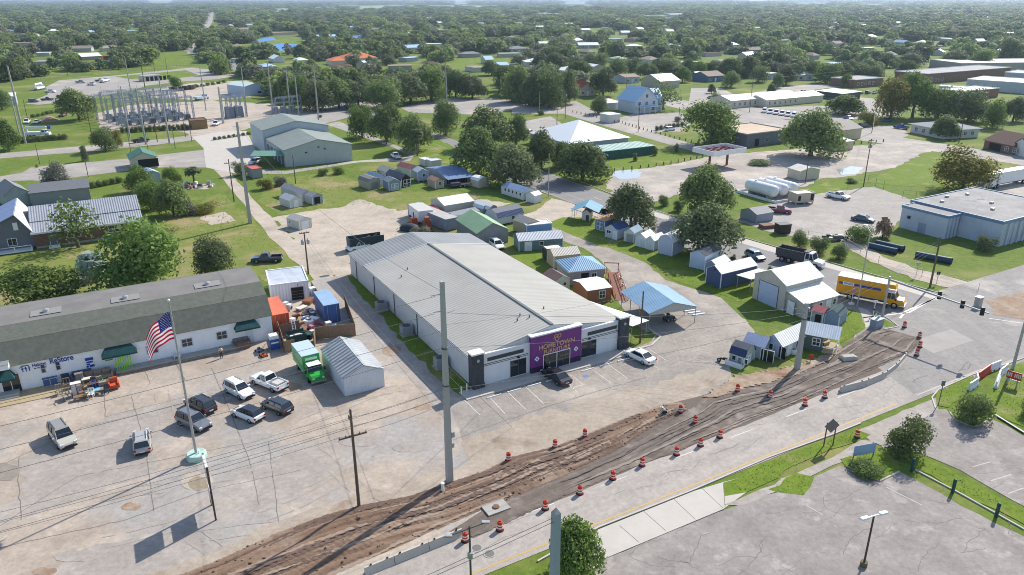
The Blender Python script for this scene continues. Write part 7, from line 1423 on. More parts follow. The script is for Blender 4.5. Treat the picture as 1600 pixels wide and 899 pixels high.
t=thing('mailbox_post','white planter barrel on the porch corner of the pale blue cottage','planter',at(1240,553,.1),0);M().lathe([(0,0),(.4,0),(.5,.7),(.42,.72),(0,.6)],12,WHITE).build('pot',t);M().ball((0,0,.7),.3,.3,.15,8,4,DIRTL).build('soil',t)
t=thing('picnic_bench','pale wooden seat on the porch of the dark green cabin','bench',at(1290,538,.23),GRID);M().box(-.7,.7,-.3,.3,.35,.45,DECK).build('seat',t);M().box(-.7,.7,.25,.32,.451,.95,DECK).build('backrest',t);M().box(-.6,.6,-.2,.2,0,.349,DECK).build('legs',t)
t=thing('dirt_heap','heap of tan soil on the lawn at upper left','heap',at(76,189),0);mm=M();mm.lathe([(4.2,0),(3.2,.6),(1.8,1.5),(.5,2.0),(0,2.05)],14,DIRTL);mm.build('mound',t,True)
t=thing('refuse_skip','dark slatted refuse skip in the asphalt yard near the front fence','skip',at(1222,364),R(15));M().box(-1.3,1.3,-1,1,.1,2.0,paint('463a36',.7),-.05,-.05).build('body',t);M().box(-1.4,1.4,-1.1,1.1,2.002,2.1,STEELD).build('rim',t)
t=thing('pallet_stack','low stack of reddish pallets at the front fence of the asphalt yard','stack',at(1198,356),R(15));[M().box(-1.4,1.4,-1,1,k*.16,k*.16+.14,BRICK).build('pallet',t)for k in range(5)]
t=thing('scrap_heap','heap of grey scrap metal beside the dead palm in the asphalt yard','heap',at(1303,375),0);mm=M();[mm.box(x,x+.8,y,y+.6,z,z+.5,(GALV,STEELD,paint('7d7874',.6))[k%3])for k,(x,y,z)in enumerate([(q.uniform(-2.4,1.8),q.uniform(-1.2,.8),q.uniform(0,.7))for _ in range(18)])];mm.build('scrap',t);M().box(-2.6,2.8,-1.4,1.5,0,.05,STEELD).build('base',t)
t=thing('junk_pile','pile of white and dark household goods on the lawn by the garden trees','heap',at(301,292),0);mm=M();[mm.box(x,x+q.uniform(.4,1.1),y,y+q.uniform(.4,.9),0,q.uniform(.3,1.1),(WHITE,STEELD,GALV,WOOD)[k%4])for k,(x,y)in enumerate([(q.uniform(-5,5),q.uniform(-3,3))for _ in range(30)])];mm.build('goods',t);M().box(-5,5,-3,3,0,.03,SAND).build('tarpaulin',t)
sheet('concrete_slab',[(312,340),(350,331),(368,345),(330,352)],SAND,3,.2)
t=thing('brush_heap','heap of cut brown branches on the lawn before the long grey-roofed house','heap',at(268,362),0);mm=M()
for k in range(60):a=q.uniform(0,6.28);r_=q.uniform(0,2.4);z=q.uniform(0,.5);mm.tube((r_*math.cos(a),r_*math.sin(a)*.7,z),(r_*math.cos(a)+q.uniform(-1,1),r_*math.sin(a)*.7+q.uniform(-1,1),z+q.uniform(0,.5)),.04,n=3,m=(WOOD,REDWOOD,WOODP)[k%3],cap=False)
mm.build('branches',t)
SS=mat('substation_steel',hexc('a3acb8'),.5,metal=.1,col2=hexc('8e97a4'),scale=1)
GX=at(196,205);ga,gb=at(192,200),at(304,188);ex=(gb-ga).normalized();ey=Vector((-ex.y,ex.x,0));gl=(gb-ga).length;gan=math.atan2(ex.y,ex.x)
SGG='steel gantry frames of the substation'
def lattice(mm,a,b,w,m,n):
 a,b=Vector(a),Vector(b);d=(b-a).normalized();u=d.orthogonal().normalized()*w;v=d.cross(u).normalized()*w
 cs=[u+v,u-v,-u-v,-u+v]
 for c in cs:mm.tube(a+c,b+c,.08,n=4,m=m,cap=False)
 for k in range(n):
  p=a.lerp(b,k/n);r_=a.lerp(b,(k+1)/n)
  for i in range(4):mm.tube(p+cs[i],r_+cs[(i+1)%4],.05,n=3,m=m,cap=False)
for k in range(5):
 o=ga+ey*(k*7.5)+ex*(k%2)*.5;t=thing('steel_gantry',f'steel lattice gantry frame of the substation, {("nearest", "second", "third", "fourth", "farthest")[k]} row from the street','gantry',o,gan,SGG);nb=4;hh=9.5+(k%2)*2.0
 for j in range(nb+1):
  mm=M();lattice(mm,(gl*j/nb,0,0),(gl*j/nb,0,hh),.28,SS,7);mm.build('column',t)
 mm=M();lattice(mm,(0,0,hh),(gl,0,hh),.32,SS,26);mm.build('beam',t)
 mm=M();[mm.tube((0,y,hh-3),(gl,y,hh-3),.05,n=4,m=SS)for y in(-.5,.5)];mm.build('busbar',t)
 for j in range(9):x=gl*(j+.5)/9;M().lathe([(.03,hh-2.9),(.14,hh-2.6),(.05,hh-2.3),(.14,hh-2.0),(.05,hh-1.6),(.03,hh-.4)],6,mat('porcelain',hexc('9aa0a8'),.3),c=(x,0,0)).build('insulator',t)
 if k%2==0:
  for j in range(3):x=gl*(j+.5)/4;mm=M();mm.tube((x,0,hh),(x,0,hh+3.5),.09,.05,6,SS);mm.build('mast',t)
TG='switchgear and transformers of the substation'
tr0=thing('transformer','grey finned switchgear cabinet with bushings under the steel gantries','transformer',ga+ex*3+ey*3,gan,TG);M().box(-1.1,1.1,-.8,.8,.3,2.4,paint('8a929c',.5)).build('tank',tr0);mm=M();[mm.box(-1.0+i*.28,-.94+i*.28,-1.2,-.81,.5,2.1,paint('7d858f',.5))for i in range(8)];mm.build('radiator',tr0)
for x in(-.7,0,.7):M().lathe([(.1,2.4),(.2,2.6),(.1,2.8),(.18,3.0),(.08,3.2),(.03,3.7)],8,mat('porcelain',hexc('9aa0a8'),.3),c=(x,0,0)).build('bushing',tr0)
M().box(-1.4,1.4,-1.3,1.0,0,.3,CONC).build('pad',tr0)
for k in range(4):
 for j in range(6):
  if k==j==0:continue
  dup(tr0,ga+ex*(3+j*gl/6)+ey*(3+k*7.5),gan+(math.pi/2 if k%2 else 0),group=TG)
o=at(357,186);t=thing('steel_gantry','separate tall cluster of grey switchgear right of the thick double pole','gantry',o,gan);
for x in(0,4,8):mm=M();lattice(mm,(x,0,0),(x,0,8.5),.3,SS,6);lattice(mm,(x,5,0),(x,5,8.5),.3,SS,6);mm.build('column',t)
mm=M();[lattice(mm,(0,y,8.5),(8,y,8.5),.3,SS,8)for y in(0,5)];[lattice(mm,(x,0,8.5),(x,5,8.5),.3,SS,5)for x in(0,4,8)];mm.build('beam',t);mm=M();[mm.box(x+.5,x+3.2,.5,4.5,0,4.5,paint('77808f',.5),.2,.2)for x in(0,4)];mm.build('tank',t)
o=at(432,180);t=thing('steel_gantry','far cluster of pale switchgear behind the grey-green building','gantry',o,gan);
for x in(0,4,8,12):mm=M();lattice(mm,(x,0,0),(x,0,7),.25,SS,5);mm.build('column',t)
mm=M();lattice(mm,(0,0,7),(12,0,7),.3,SS,10);lattice(mm,(0,0,5),(12,0,5),.2,SS,10);mm.build('beam',t);[M().box(x,x+2,2,4,0,3,paint('8a929c',.5)).build('tank',t)for x in(0,4,8)]
house('brown_hut','brown substation hut with flat brown roof beside the gantries','hut',(300,203),(325,201),7,3.2,.15,'flat','y',siding('8a6f4a','X',.4),mat('brown_roof',hexc('6b5146'),.8),.1,trim=mat('brown_roof',hexc('6b5146'),.8))
house('storage_shed','pale blue-white metal shed in the storage lot behind the substation','shed',(384,151),(414,148),18,4.8,1.2,'gable','y',siding('b3bfd6','X',.5),mat('pale_green_roof',hexc('c3d4d0'),.45,wave=('Y',.5)),.2,[('open','F',7,2,1,1)])
house('depot_garage','long white-roofed depot garage at the left edge of the depot lot','garage',(-30,168),(26,164),12,4.2,.3,'shed','x',siding('aeb6c2','X',.5),WHITER,1.2)
house('depot_shelter','low open truck shelter with dark bays in the middle of the depot lot','shelter',(226,128),(252,126),8,3.2,.15,'flat','y',paint('c6bfb4',.6),mat('shelter_roof',hexc('aaa59e'),.8),.2,[('open','F',1+k*2.6,1.9,.2,2.5)for k in range(6)])
SGp='stored crates and reels behind the substation'
rl=thing('cable_reel','dark wooden cable reel in the row behind the substation','cable reel',at(268,142),gan,SGp);
for s in(-.5,.5):q_=M().lathe([(0,-.05),(1.1,-.05),(1.1,.05),(0,.05)],14,WOODP).build('flange',rl);q_.location=(0,s,1.1);q_.rotation_euler=(R(90),0,0)
q_=M().lathe([(.7,-.45),(.7,.45)],12,BLACK).build('cable',rl);q_.location=(0,0,1.1);q_.rotation_euler=(R(90),0,0)
for k in range(13):dup(rl,at(272+k*2.6,142-k*.25+(k%3)*.5),gan+k*.3)
def leafmat(name,c1,c2,tr=.36,rnd=.22):return mat(name,tuple(min(.5,x*1.3)for x in c1),.65,col2=tuple(min(.5,x*1.3)for x in c2),scale=.55,width=.35,trans=tr,rnd=rnd,spec=.15,detail=3)
LO=leafmat('oak_leaves',(.098,.135,.046),(.17,.222,.078));LGR=leafmat('green_leaves',(.08,.13,.032),(.16,.225,.055));LY=leafmat('yellow_leaves',(.1,.13,.025),(.26,.21,.05));LG_=leafmat('grey_leaves',(.12,.125,.095),(.19,.185,.14));LD=leafmat('dark_leaves',(.09,.115,.05),(.16,.19,.085));LPALM=leafmat('palm_leaves',(.075,.1,.04),(.13,.15,.06));LSIL=leafmat('silver_palm_leaves',(.2,.25,.22),(.3,.34,.31));LDEAD=leafmat('dead_fronds',(.2,.14,.09),(.28,.2,.13))
LF=leafmat('forest_leaves',(.09,.128,.05),(.17,.218,.08),.4,.42);LF2=leafmat('bright_forest_leaves',(.12,.165,.045),(.22,.27,.08),.42,.35);LF3=leafmat('greyish_forest_leaves',(.12,.13,.085),(.2,.205,.13),.36,.35)
BARK=mat('tree_bark',(.13,.105,.085),.9,col2=(.08,.065,.055),scale=3,stretch=(2,2,.5))
def quads_mesh(name,P,Nn,S_,m,rng,aspect=.75):
 n=len(P);N_=Nn+rng.normal(0,.45,(n,3));N_/=np.linalg.norm(N_,axis=1)[:,None]+1e-9
 r=rng.normal(0,1,(n,3));U=np.cross(N_,r);U/=np.linalg.norm(U,axis=1)[:,None]+1e-9;V=np.cross(N_,U)
 s=S_[:,None];b=N_*s*.28
 j=lambda:1+rng.uniform(-.3,.3,(n,1))
 q=np.stack([P-U*s*j()-V*s*aspect*.4*j(),P-V*s*aspect*j()-b*.5,P+U*s*j()-V*s*.2*j(),P+V*s*aspect*j()+b],1).reshape(-1,3)
 me=bpy.data.meshes.new(name);me.vertices.add(n*4);me.vertices.foreach_set('co',q.astype(np.float32).ravel())
 me.loops.add(n*4);me.loops.foreach_set('vertex_index',np.arange(n*4,dtype=np.int32));me.polygons.add(n)
 me.polygons.foreach_set('loop_start',np.arange(0,n*4,4,dtype=np.int32));me.polygons.foreach_set('loop_total',np.full(n,4,np.int32))
 me.materials.append(m);me.update(calc_edges=True);me.validate();return me
def lobes_pts(lobes,n,rng,shell=.55):
 L=np.array(lobes);vol=L[:,3]*L[:,4];k=rng.choice(len(L),n,p=vol/vol.sum());d=rng.normal(0,1,(n,3));d/=np.linalg.norm(d,axis=1)[:,None]
 d[:,2]=np.where(d[:,2]<-.45,-d[:,2]*.7,d[:,2])
 f=(shell+(1-shell)*rng.uniform(0,1,n)**.5)*(1+rng.normal(0,.07,n))
 R_=np.stack([L[k,3],L[k,3],L[k,4]],1);return L[k,:3]+d*R_*f[:,None],d
def make_lobes(rng,W,z0,z1,n,style):
 out=[];H=z1-z0
 for i in range(n):
  a=i*2.4+rng.uniform(-.4,.4);t=(i+.5)/n
  if style=='oak':r=W*.5*(.72*math.sqrt(t));z=z0+H*(.62-.4*t+rng.uniform(-.13,.13));s=W*(.19+.08*rng.random())
  elif style=='round':r=W*.5*.55*math.sqrt(t);z=z0+H*(.3+.45*rng.random());s=W*(.24+.06*rng.random())
  elif style=='tall':r=W*.5*.5*rng.random();z=z0+H*(.15+.75*t);s=W*(.3-.1*t)
  else:r=W*.5*.6*math.sqrt(rng.random());z=z0+H*rng.uniform(.3,.7);s=W*.28
  out.append((r*math.cos(a),r*math.sin(a),z,s,min(s*.8,H*.36)))
 return out
def tree_mesh(seed,W=10,H=9,style='oak',n=2600,leaf=.34,m=None,z0=None,nl=11,shell=.5):
 rng=np.random.default_rng(seed);z0=H*.2 if z0 is None else z0
 lb=make_lobes(rng,W,z0,H,nl,style);P,d=lobes_pts(lb,n,rng,shell)
 zl=H*{'oak':.17,'round':.1,'tall':.07}.get(style,-.02);a_,b_=np.percentile(P[:,2],[2,98]);kz=(H-zl)/(b_-a_);kx=W*.5/np.percentile(np.hypot(P[:,0],P[:,1]),95)
 P[:,2]=zl+(P[:,2]-a_)*kz;P[:,:2]*=kx;lb=[(x*kx,y*kx,zl+(z-a_)*kz,s*kx,v*kz)for x,y,z,s,v in lb]
 s=leaf*(.6+.8*rng.random(n));return quads_mesh('crown',P,d,s,m,rng),lb
def trunk_mesh(lb,H,r=.3,zb=None,nlimb=7,seed=0):
 rr_=random.Random(seed);mm=M();zb=zb or H*.3;mm.tube((0,0,-.05),(.05,.03,zb*.6),r*1.25,r*.95,8,BARK,False);mm.tube((.05,.03,zb*.6),(0,0,zb),r*.95,r*.8,8,BARK,False)
 for k,l in enumerate(lb[:nlimb]):
  e=Vector(l[:3]);mid=Vector((e.x*.45,e.y*.45,zb+(e.z-zb)*.5+.3));mm.tube((0,0,zb*.92),mid,r*.6,r*.36,6,BARK,False);mm.tube(mid,e,r*.36,r*.1,5,BARK,False)
  for q in range(2):f=e+Vector((rr_.uniform(-1,1),rr_.uniform(-1,1),rr_.uniform(-.2,.8)))*l[3]*.8;mm.tube(mid.lerp(e,.6),f,r*.16,r*.05,4,BARK,False)
 return mm.mesh('trunk')
def palm_meshes(seed,H=6,nf=34,L=1.7,m=LPALM,r=.16,fan=True):
 rr_=random.Random(seed);mm=M()
 for k in range(nf):
  a=k*2.4;el=rr_.uniform(-.7,1.25);d=Vector((math.cos(a)*math.cos(el),math.sin(a)*math.cos(el),math.sin(el)));s=Vector((-math.sin(a),math.cos(a),0));p=Vector((0,0,H));l=L*rr_.uniform(.8,1.1)
  p1=p+d*l*.5;p2=p1+d*l*.35+Vector((0,0,-.18*l));p3=p2+d*l*.15+Vector((0,0,-.35*l));w=l*(.3 if fan else.12)
  mm.add([p,p1-s*w,p1+Vector((0,0,.06)),p1+s*w,p2-s*w*1.1,p2+Vector((0,0,.04)),p2+s*w*1.1,p3-s*w*.4,p3+s*w*.4],[(0,1,2),(0,2,3),(1,4,5,2),(2,5,6,3),(4,7,5),(5,8,6)],m)
 c=mm.mesh('crown');t=M();t.tube((0,0,-.05),(.03,0,H),r*1.15,r,8,BARK,False);return c,t.mesh('trunk')
PROTO={}
def proto(kind,leaf,var=0):
 k=(kind,leaf.name,var)
 if k in PROTO:return PROTO[k]
 sd=100+var*17+sum(map(ord,kind+leaf.name))
 if kind=='oak':c,lb=tree_mesh(sd,10,9,'oak',8200,.245,leaf,nl=15);t=trunk_mesh(lb,9,.34,2.8,8,sd);dim=(10,9)
 elif kind=='round':c,lb=tree_mesh(sd,8,8,'round',7000,.19,leaf,z0=1.6,nl=11);t=trunk_mesh(lb,8,.22,2.2,6,sd);dim=(8,8)
 elif kind=='tall':c,lb=tree_mesh(sd,6,9,'tall',3600,.22,leaf,z0=1.0,nl=9);t=trunk_mesh(lb,9,.2,2.2,6,sd);dim=(6,9)
 elif kind=='bush':c,lb=tree_mesh(sd,4,3,'bush',4200,.1,leaf,z0=-.2,nl=9,shell=.4);t=trunk_mesh(lb,3,.07,.5,6,sd);dim=(4,3)
 elif kind=='loose':c,lb=tree_mesh(sd,10,9,'oak',800,.28,leaf,nl=11,shell=.3);t=trunk_mesh(lb,9,.3,2.8,10,sd);dim=(10,9)
 elif kind=='palm':c,t=palm_meshes(sd,6,40,1.9,leaf);dim=(3.8,7.4)
 elif kind=='fanpalm':c,t=palm_meshes(sd,2.6,46,2.3,leaf,.22);dim=(4.6,4.6)
 elif kind=='far':c,lb=tree_mesh(sd,10,9,('oak','round')[var%2],900,.62,leaf,nl=9,z0=1.6);t=trunk_mesh(lb,9,.3,2.6,3,sd);dim=(10,9)
 PROTO[k]=(c,t,dim);return PROTO[k]
NAMES={'oak':'oak_tree','round':'round_tree','tall':'slender_tree','bush':'shrub','loose':'sparse_tree','palm':'palm_tree','fanpalm':'fan_palm','far':'broadleaf_tree'}
def tree(label,bx,by,ty,wpx,kind,leaf,var=0,grp=None,cat=None,h=None,loc=None,w=None,name=None):
 c,t,dim=proto(kind,leaf,var);p=loc if loc is not None else at(bx,by)
 dep=p.y*_cp-(4-CH)*_sp;W=w or wpx/FP*dep*.95;h=h or max(1.0,hgt(bx,by,ty)*.97)
 e=thing(name or NAMES[kind],label,cat or{'bush':'shrub','palm':'palm','fanpalm':'palm'}.get(kind,'tree'),p,random.uniform(0,6.28),grp);
 if kind=='bush':W*=.9;h*=.86
 e.scale=(W/dim[0],W/dim[0],h/dim[1])
 for nm,me in(('crown',c),('trunk',t)):
  o=bpy.data.objects.new(nm,me);C.objects.link(o);o.parent=e
 return e
T=tree
pb=at(899,850,3.2);T('bushy dark green tree at the bottom edge behind the grey pole top',0,0,0,0,'oak',LGR,1,loc=Vector((pb.x,pb.y,0)),w=4.6,h=5.2)
T('large rounded olive shrub beside the driveway in the grass verge',1414,706,650,78,'bush',LO);T('rounded shrub with pale tips in the kerbed island by the barricades',1518,658,612,62,'bush',LO,1);T('low bright green shrubs around the pale blue sign board',1352,738,712,62,'bush',LGR,0,h=1.1);T('small dark shrub at the right edge of the photo',1604,648,620,30,'bush',LD)
T('open-branched tree standing before the long grey-roofed house',123,387,312,82,'loose',LGR);T('broad bright green tree behind the roof of the white thrift store',228,462,352,135,'round',LGR,1);T('silvery blue fan palm left of the broad green tree',148,436,386,52,'fanpalm',LSIL);T('tall palm-headed clump right of the broad green tree',338,440,374,62,'round',LD,1);T('green palm standing in the clump beside the broad tree',348,432,376,36,'palm',LPALM)
T('light green leafy tree at far left behind the thrift store roof',74,488,420,118,'round',LGR,2);T('small silvery palm top behind the light green leafy tree',84,462,412,36,'fanpalm',LSIL,1);T('dark green tree behind the right end of the long grey-roofed house',236,328,284,48,'round',LGR,3);T('greyish green tree right of the dark one among the garden trees',272,336,284,56,'oak',LO,1);T('bright tree in front of the pale blue garden shed',220,300,262,44,'round',LGR,4)
T('small palm-like tree left of the two on the plaza lawn',270,292,262,30,'round',LGR,5);T('small palm-like tree right of the two on the plaza lawn',304,288,260,32,'palm',LPALM,1);T('ragged leaning grey tree behind the long grey-roofed house',92,300,256,46,'round',LG_);T('wispy tan shrub at the edge of the garden lawn',296,336,312,30,'bush',LG_);T('low yellow-green bush heap beside the wispy shrub',322,332,316,48,'bush',LY)
T('tree beside the long pole and red-roofed trailer box',378,274,254,26,'round',LO,2)
T('big round tree standing on the lawn before the depot lot',124,188,141,56,'oak',LO,2);T('small round tree on the grass beside the upper street',165,236,201,38,'round',LO,3);T('yellowish small tree just right of the round tree on the upper street',183,230,204,20,'round',LY);T('slim dark sapling behind a lamp pole on the grass strip',133,252,228,12,'tall',LD);T('wide tree at the left edge beside the hedge',14,235,190,42,'oak',LGR);T('dark tree at the left edge before the white depot roof',4,172,140,36,'oak',LO,3);T('green shrub tree at the crate row behind the substation',276,140,120,20,'round',LGR,1)
for k,(bx,by,ty,w,kd,lf,v,lab)in enumerate(((566,216,166,46,'round',LGR,6,'leftmost green tree beside the grey-green building drive'),(604,222,166,56,'oak',LO,4,'second tree from the grey-green building along the highway'),(604,226,190,22,'palm',LPALM,2,'palm standing before the second highway tree'),(646,236,182,62,'oak',LO,5,'broad oak with palms at its foot left of the lone pole'),(652,244,200,26,'palm',LPALM,3,'palm at the foot of the broad oak'),(697,212,158,44,'round',LO,4,'round-headed tree in front of the lone concrete pole'),(762,232,172,82,'oak',LO,6,'wide oak right of the lone concrete pole'),(806,228,182,44,'oak',LO,11,'oak beside the small car lot behind the white hipped roof'),(747,274,204,78,'oak',LO,7,'large oak over the blue-roofed porch cabin'),(804,290,232,84,'oak',LD,0,'dark oak above the sandy entrance'),(846,266,208,52,'oak',LO,8,'oak at the left of the pair across from the entrance'),(910,282,224,84,'oak',LO,9,'wide oak at the sandy lot edge before the green roof'),(877,262,222,40,'round',LGR,7,'smaller bright tree between the oaks across the highway'),(985,358,291,74,'oak',LD,1,'dark oak over the row of display sheds'),(1098,342,264,90,'oak',LO,10,'big oak on the far side of the highway'),(1103,396,322,106,'oak',LD,2,'big dark oak over the pale blue shed at the roadside'),(1037,322,306,18,'round',LO,5,'small sapling left on the verge across the highway'),(1060,330,314,17,'round',LO,6,'small sapling right on the verge across the highway'),(1249,386,362,26,'round',LO,7,'left one of three small street trees near the dump truck'),(1279,394,372,30,'round',LO,8,'middle one of three small street trees near the dump truck'),(1310,404,384,26,'round',LO,9,'right one of three small street trees near the dump truck'))):
 T(lab,bx,by,ty,w,kd,lf,v%5+(3 if kd=='oak' else 0),grp='trees lining the highway')
for k,(bx,by,ty,w,kd,lf,v,lab)in enumerate(((1112,226,160,88,'round',LGR,2,'very large bright green tree left of the tan flat-roofed building'),(1266,244,174,96,'oak',LO,4,'large grey-green oak before the row of white vans'),(1503,298,236,92,'round',LY,1,'large tree with yellow and orange leaves behind the concrete warehouse'),(1474,216,183,44,'oak',LO,6,'small round tree before the ranch-style office'),(1535,280,258,30,'round',LO,3,'small tree between the yellowing tree and the semi trailer'),(1391,186,124,56,'round',LY,2,'tall yellowish tree in the dark clump before the brick school'),(1425,184,118,62,'oak',LGR,5,'bright tree right of the yellowish one before the brick school'),(1465,186,138,56,'round',LGR,1,'dark green tree right in the clump before the brick school'),(1512,190,140,66,'round',LD,3,'dark tree behind the ranch-style office'),(1550,200,158,36,'round',LGR,4,'small bright tree between the ranch-style office and the brown-roofed house'),(1582,190,154,40,'oak',LD,4,'dark tree above the brown-roofed house'),(1318,178,150,62,'oak',LGR,6,'wide bright tree beside the small white canopy'),(1355,196,172,38,'bush',LY,2,'low yellow-green clump at the upper street corner'),(1035,172,126,56,'loose',LO,2,'open-crowned tree right of the Victorian house'),(936,178,150,30,'round',LD,5,'dark round tree on the lawn left of the clinic'),(942,150,108,42,'oak',LD,6,'dark tree behind the red-roofed cottage'),(1117,164,146,18,'round',LGR,3,'small round tree at the end of the low offices'),(1538,392,366,34,'bush',LD,3,'dark clipped shrub against the ribbed warehouse wall'),(1340,378,348,48,'bush',LGR,3,'bright bush beside the dead palm in the asphalt yard'),(1379,372,336,30,'fanpalm',LDEAD,0,'dead brown palm at the corner of the concrete warehouse'),(1330,286,278,22,'bush',LGR,4,'green weeds at the pole in the asphalt yard'),(1188,258,250,44,'bush',LGR,5,'low green bushes right of the fuel canopy'),(1576,100,62,40,'oak',LF,1,'tall tree behind the brick school at far right'))):
 T(lab,bx,by,ty,w,kd,lf,v,grp=None)
for k,(bx,by,w,lab)in enumerate(((505,274,20,'right of the two on the grass by the grey-green building'),(529,272,22,'left round one on the grass by the grey-green building'),(416,296,30,'low one at the tan weeds below the grey-green building'),(440,290,28,'reddish one at the edge of the station lawn'),(1203,424,10,'at the roadside by the light blue hatchback'),(1145,406,12,'yellow one at the roadside beside the pale blue shed'),(1172,418,12,'yellow one at the roadside above the small flat carport'),(658,372,34,'by the trailers behind the store'),(612,394,26,'by the black dump trailer'),(500,184,8,'on the lawn behind the grey-green building'),(58,262,5,'tiny one on the grass near the lamp pole'),(1058,190,14,'in the clinic hedge'),(845,180,14,'clipped one at the back lane bend'),(1030,168,20,'before the Victorian house'))):
 T('green bush '+lab,bx,by,by-w*.6,w,'bush',(LO,LGR,LY,LG_)[k%4]if k!=3 else LG_,k%3)
HG='clipped hedge bushes before the substation'
def hedge(label,A,B,n,wpx,grp,h=1.6,leaf=LD):
 for k in range(n):
  u=k/max(1,n-1);x,y=A[0]+(B[0]-A[0])*u,A[1]+(B[1]-A[1])*u;T(label,x,y,y-8,wpx,'bush',leaf,k%3,grp=grp,h=h,name='hedge_bush')
hedge('dark clipped bush in the hedge before the substation gantries',(192,208),(300,202),16,9,HG,2.4);hedge('dark clipped bush in the hedge before the bucket truck',(5,226),(102,218),13,11,'hedge before the bucket truck',2.2);hedge('low clipped bush in the hedge right of the brown substation hut',(336,219),(395,210),9,8,'hedge right of the substation hut',1.2);hedge('clipped bush in the clinic lot hedge',(1026,204),(1066,197),7,9,'clinic lot hedge',1.8);hedge('low shrub in the weedy row behind the long grey-roofed house',(134,296),(186,286),6,14,'weedy shrubs behind the grey-roofed house',1.8,LO);hedge('bush in the weedy row below the dirt heap',(52,184),(96,174),7,10,'weedy bushes below the depot lawn',1.6,LGR);hedge('bush in the row behind the crates of the substation',(300,138),(350,130),7,9,'bushes behind the substation crates',2.0,LGR)
for k,(x,y)in enumerate(((952,247),(1024,243),(992,252),(1057,238),(1088,236))):T('small pointed young cedar on the lawn by the green batting cage',x,y,y-13,8,'tall',LD,k%2,grp='young cedars on the green lawn')
def grass_tufts(name,polys,n,m,hmin,hmax,seed,dens=9):
 rng=np.random.default_rng(seed);P=[]
 for pl in polys:
  Q=[at(*p)for p in pl];xs=[p.x for p in Q];ys=[p.y for p in Q];k=0;nq=min(n*2,int((max(xs)-min(xs))*(max(ys)-min(ys))*dens))
  while k<nq:
   x,y=rng.uniform(min(xs),max(xs)),rng.uniform(min(ys),max(ys));ins=False
   for a,b in zip(Q,Q[1:]+Q[:1]):
    if(a.y>y)!=(b.y>y)and x<(b.x-a.x)*(y-a.y)/(b.y-a.y)+a.x:ins=not ins
   k+=1
   if ins:P.append((x,y,rng.uniform(hmin,hmax)))
 P=np.array(P);nn=len(P);Nn=rng.normal(0,1,(nn,3));Nn[:,2]*=.4;Nn/=np.linalg.norm(Nn,axis=1)[:,None]
 o=bpy.data.objects.new(name,quads_mesh(name,P+np.array([0,0,.05]),Nn,P[:,2],m,rng));C.objects.link(o);o['kind']='stuff'
LGT=leafmat('grass_blades',(.16,.21,.04),(.27,.32,.08),.35,0)
grass_tufts('grass',[[(1130,755),(1205,722),(1340,672),(1360,680),(1295,705),(1165,770)],[(1312,718),(1350,702),(1400,716),(1372,753)],[(1398,700),(1500,746),(1620,812),(1500,770)],[(1462,614),(1520,588),(1532,603),(1464,634)],[(1534,616),(1600,590),(1650,640),(1600,668)],[(1200,765),(1245,741),(1272,746),(1255,774)],[(1180,540),(1240,565),(1310,540),(1350,515),(1318,480)],[(545,430),(600,470),(735,606),(722,618),(630,535)],[(880,345),(1010,410),(1090,450),(1180,478),(1050,385),(960,345)]],5200,LGT,.04,.09,3)
grass_tufts('weeds',[[(425,255),(560,260),(640,300),(590,318),(440,335),(400,290)],[(255,325),(345,305),(400,345),(440,395),(300,380)],[(620,350),(665,352),(660,380),(610,392)]],1200,LGT,.08,.2,4,.6)
FHW=[siding(h,'Z',.3)for h in('c9c6bd','b9bec4','d7d4cc','a9a197','c4b8a6')]
FHR={'w':mat('bright_roof',(.78,.79,.8),.4),'g':shingle('8f9092'),'b':shingle('6f5a4c'),'t':shingle('a8988a'),'o':mat('terracotta_roof',hexc('d77d52'),.75,col2=hexc('c26a43'),scale=1,wave=('X',.5)),'bl':mat('blue_roof',hexc('6f9fd0'),.45),'lb':mat('pale_blue_roof',hexc('a9c4dc'),.45),'r':shingle('8a3f36'),'gr':mat('greenish_roof',hexc('9db09a'),.6)}
VIS=[]
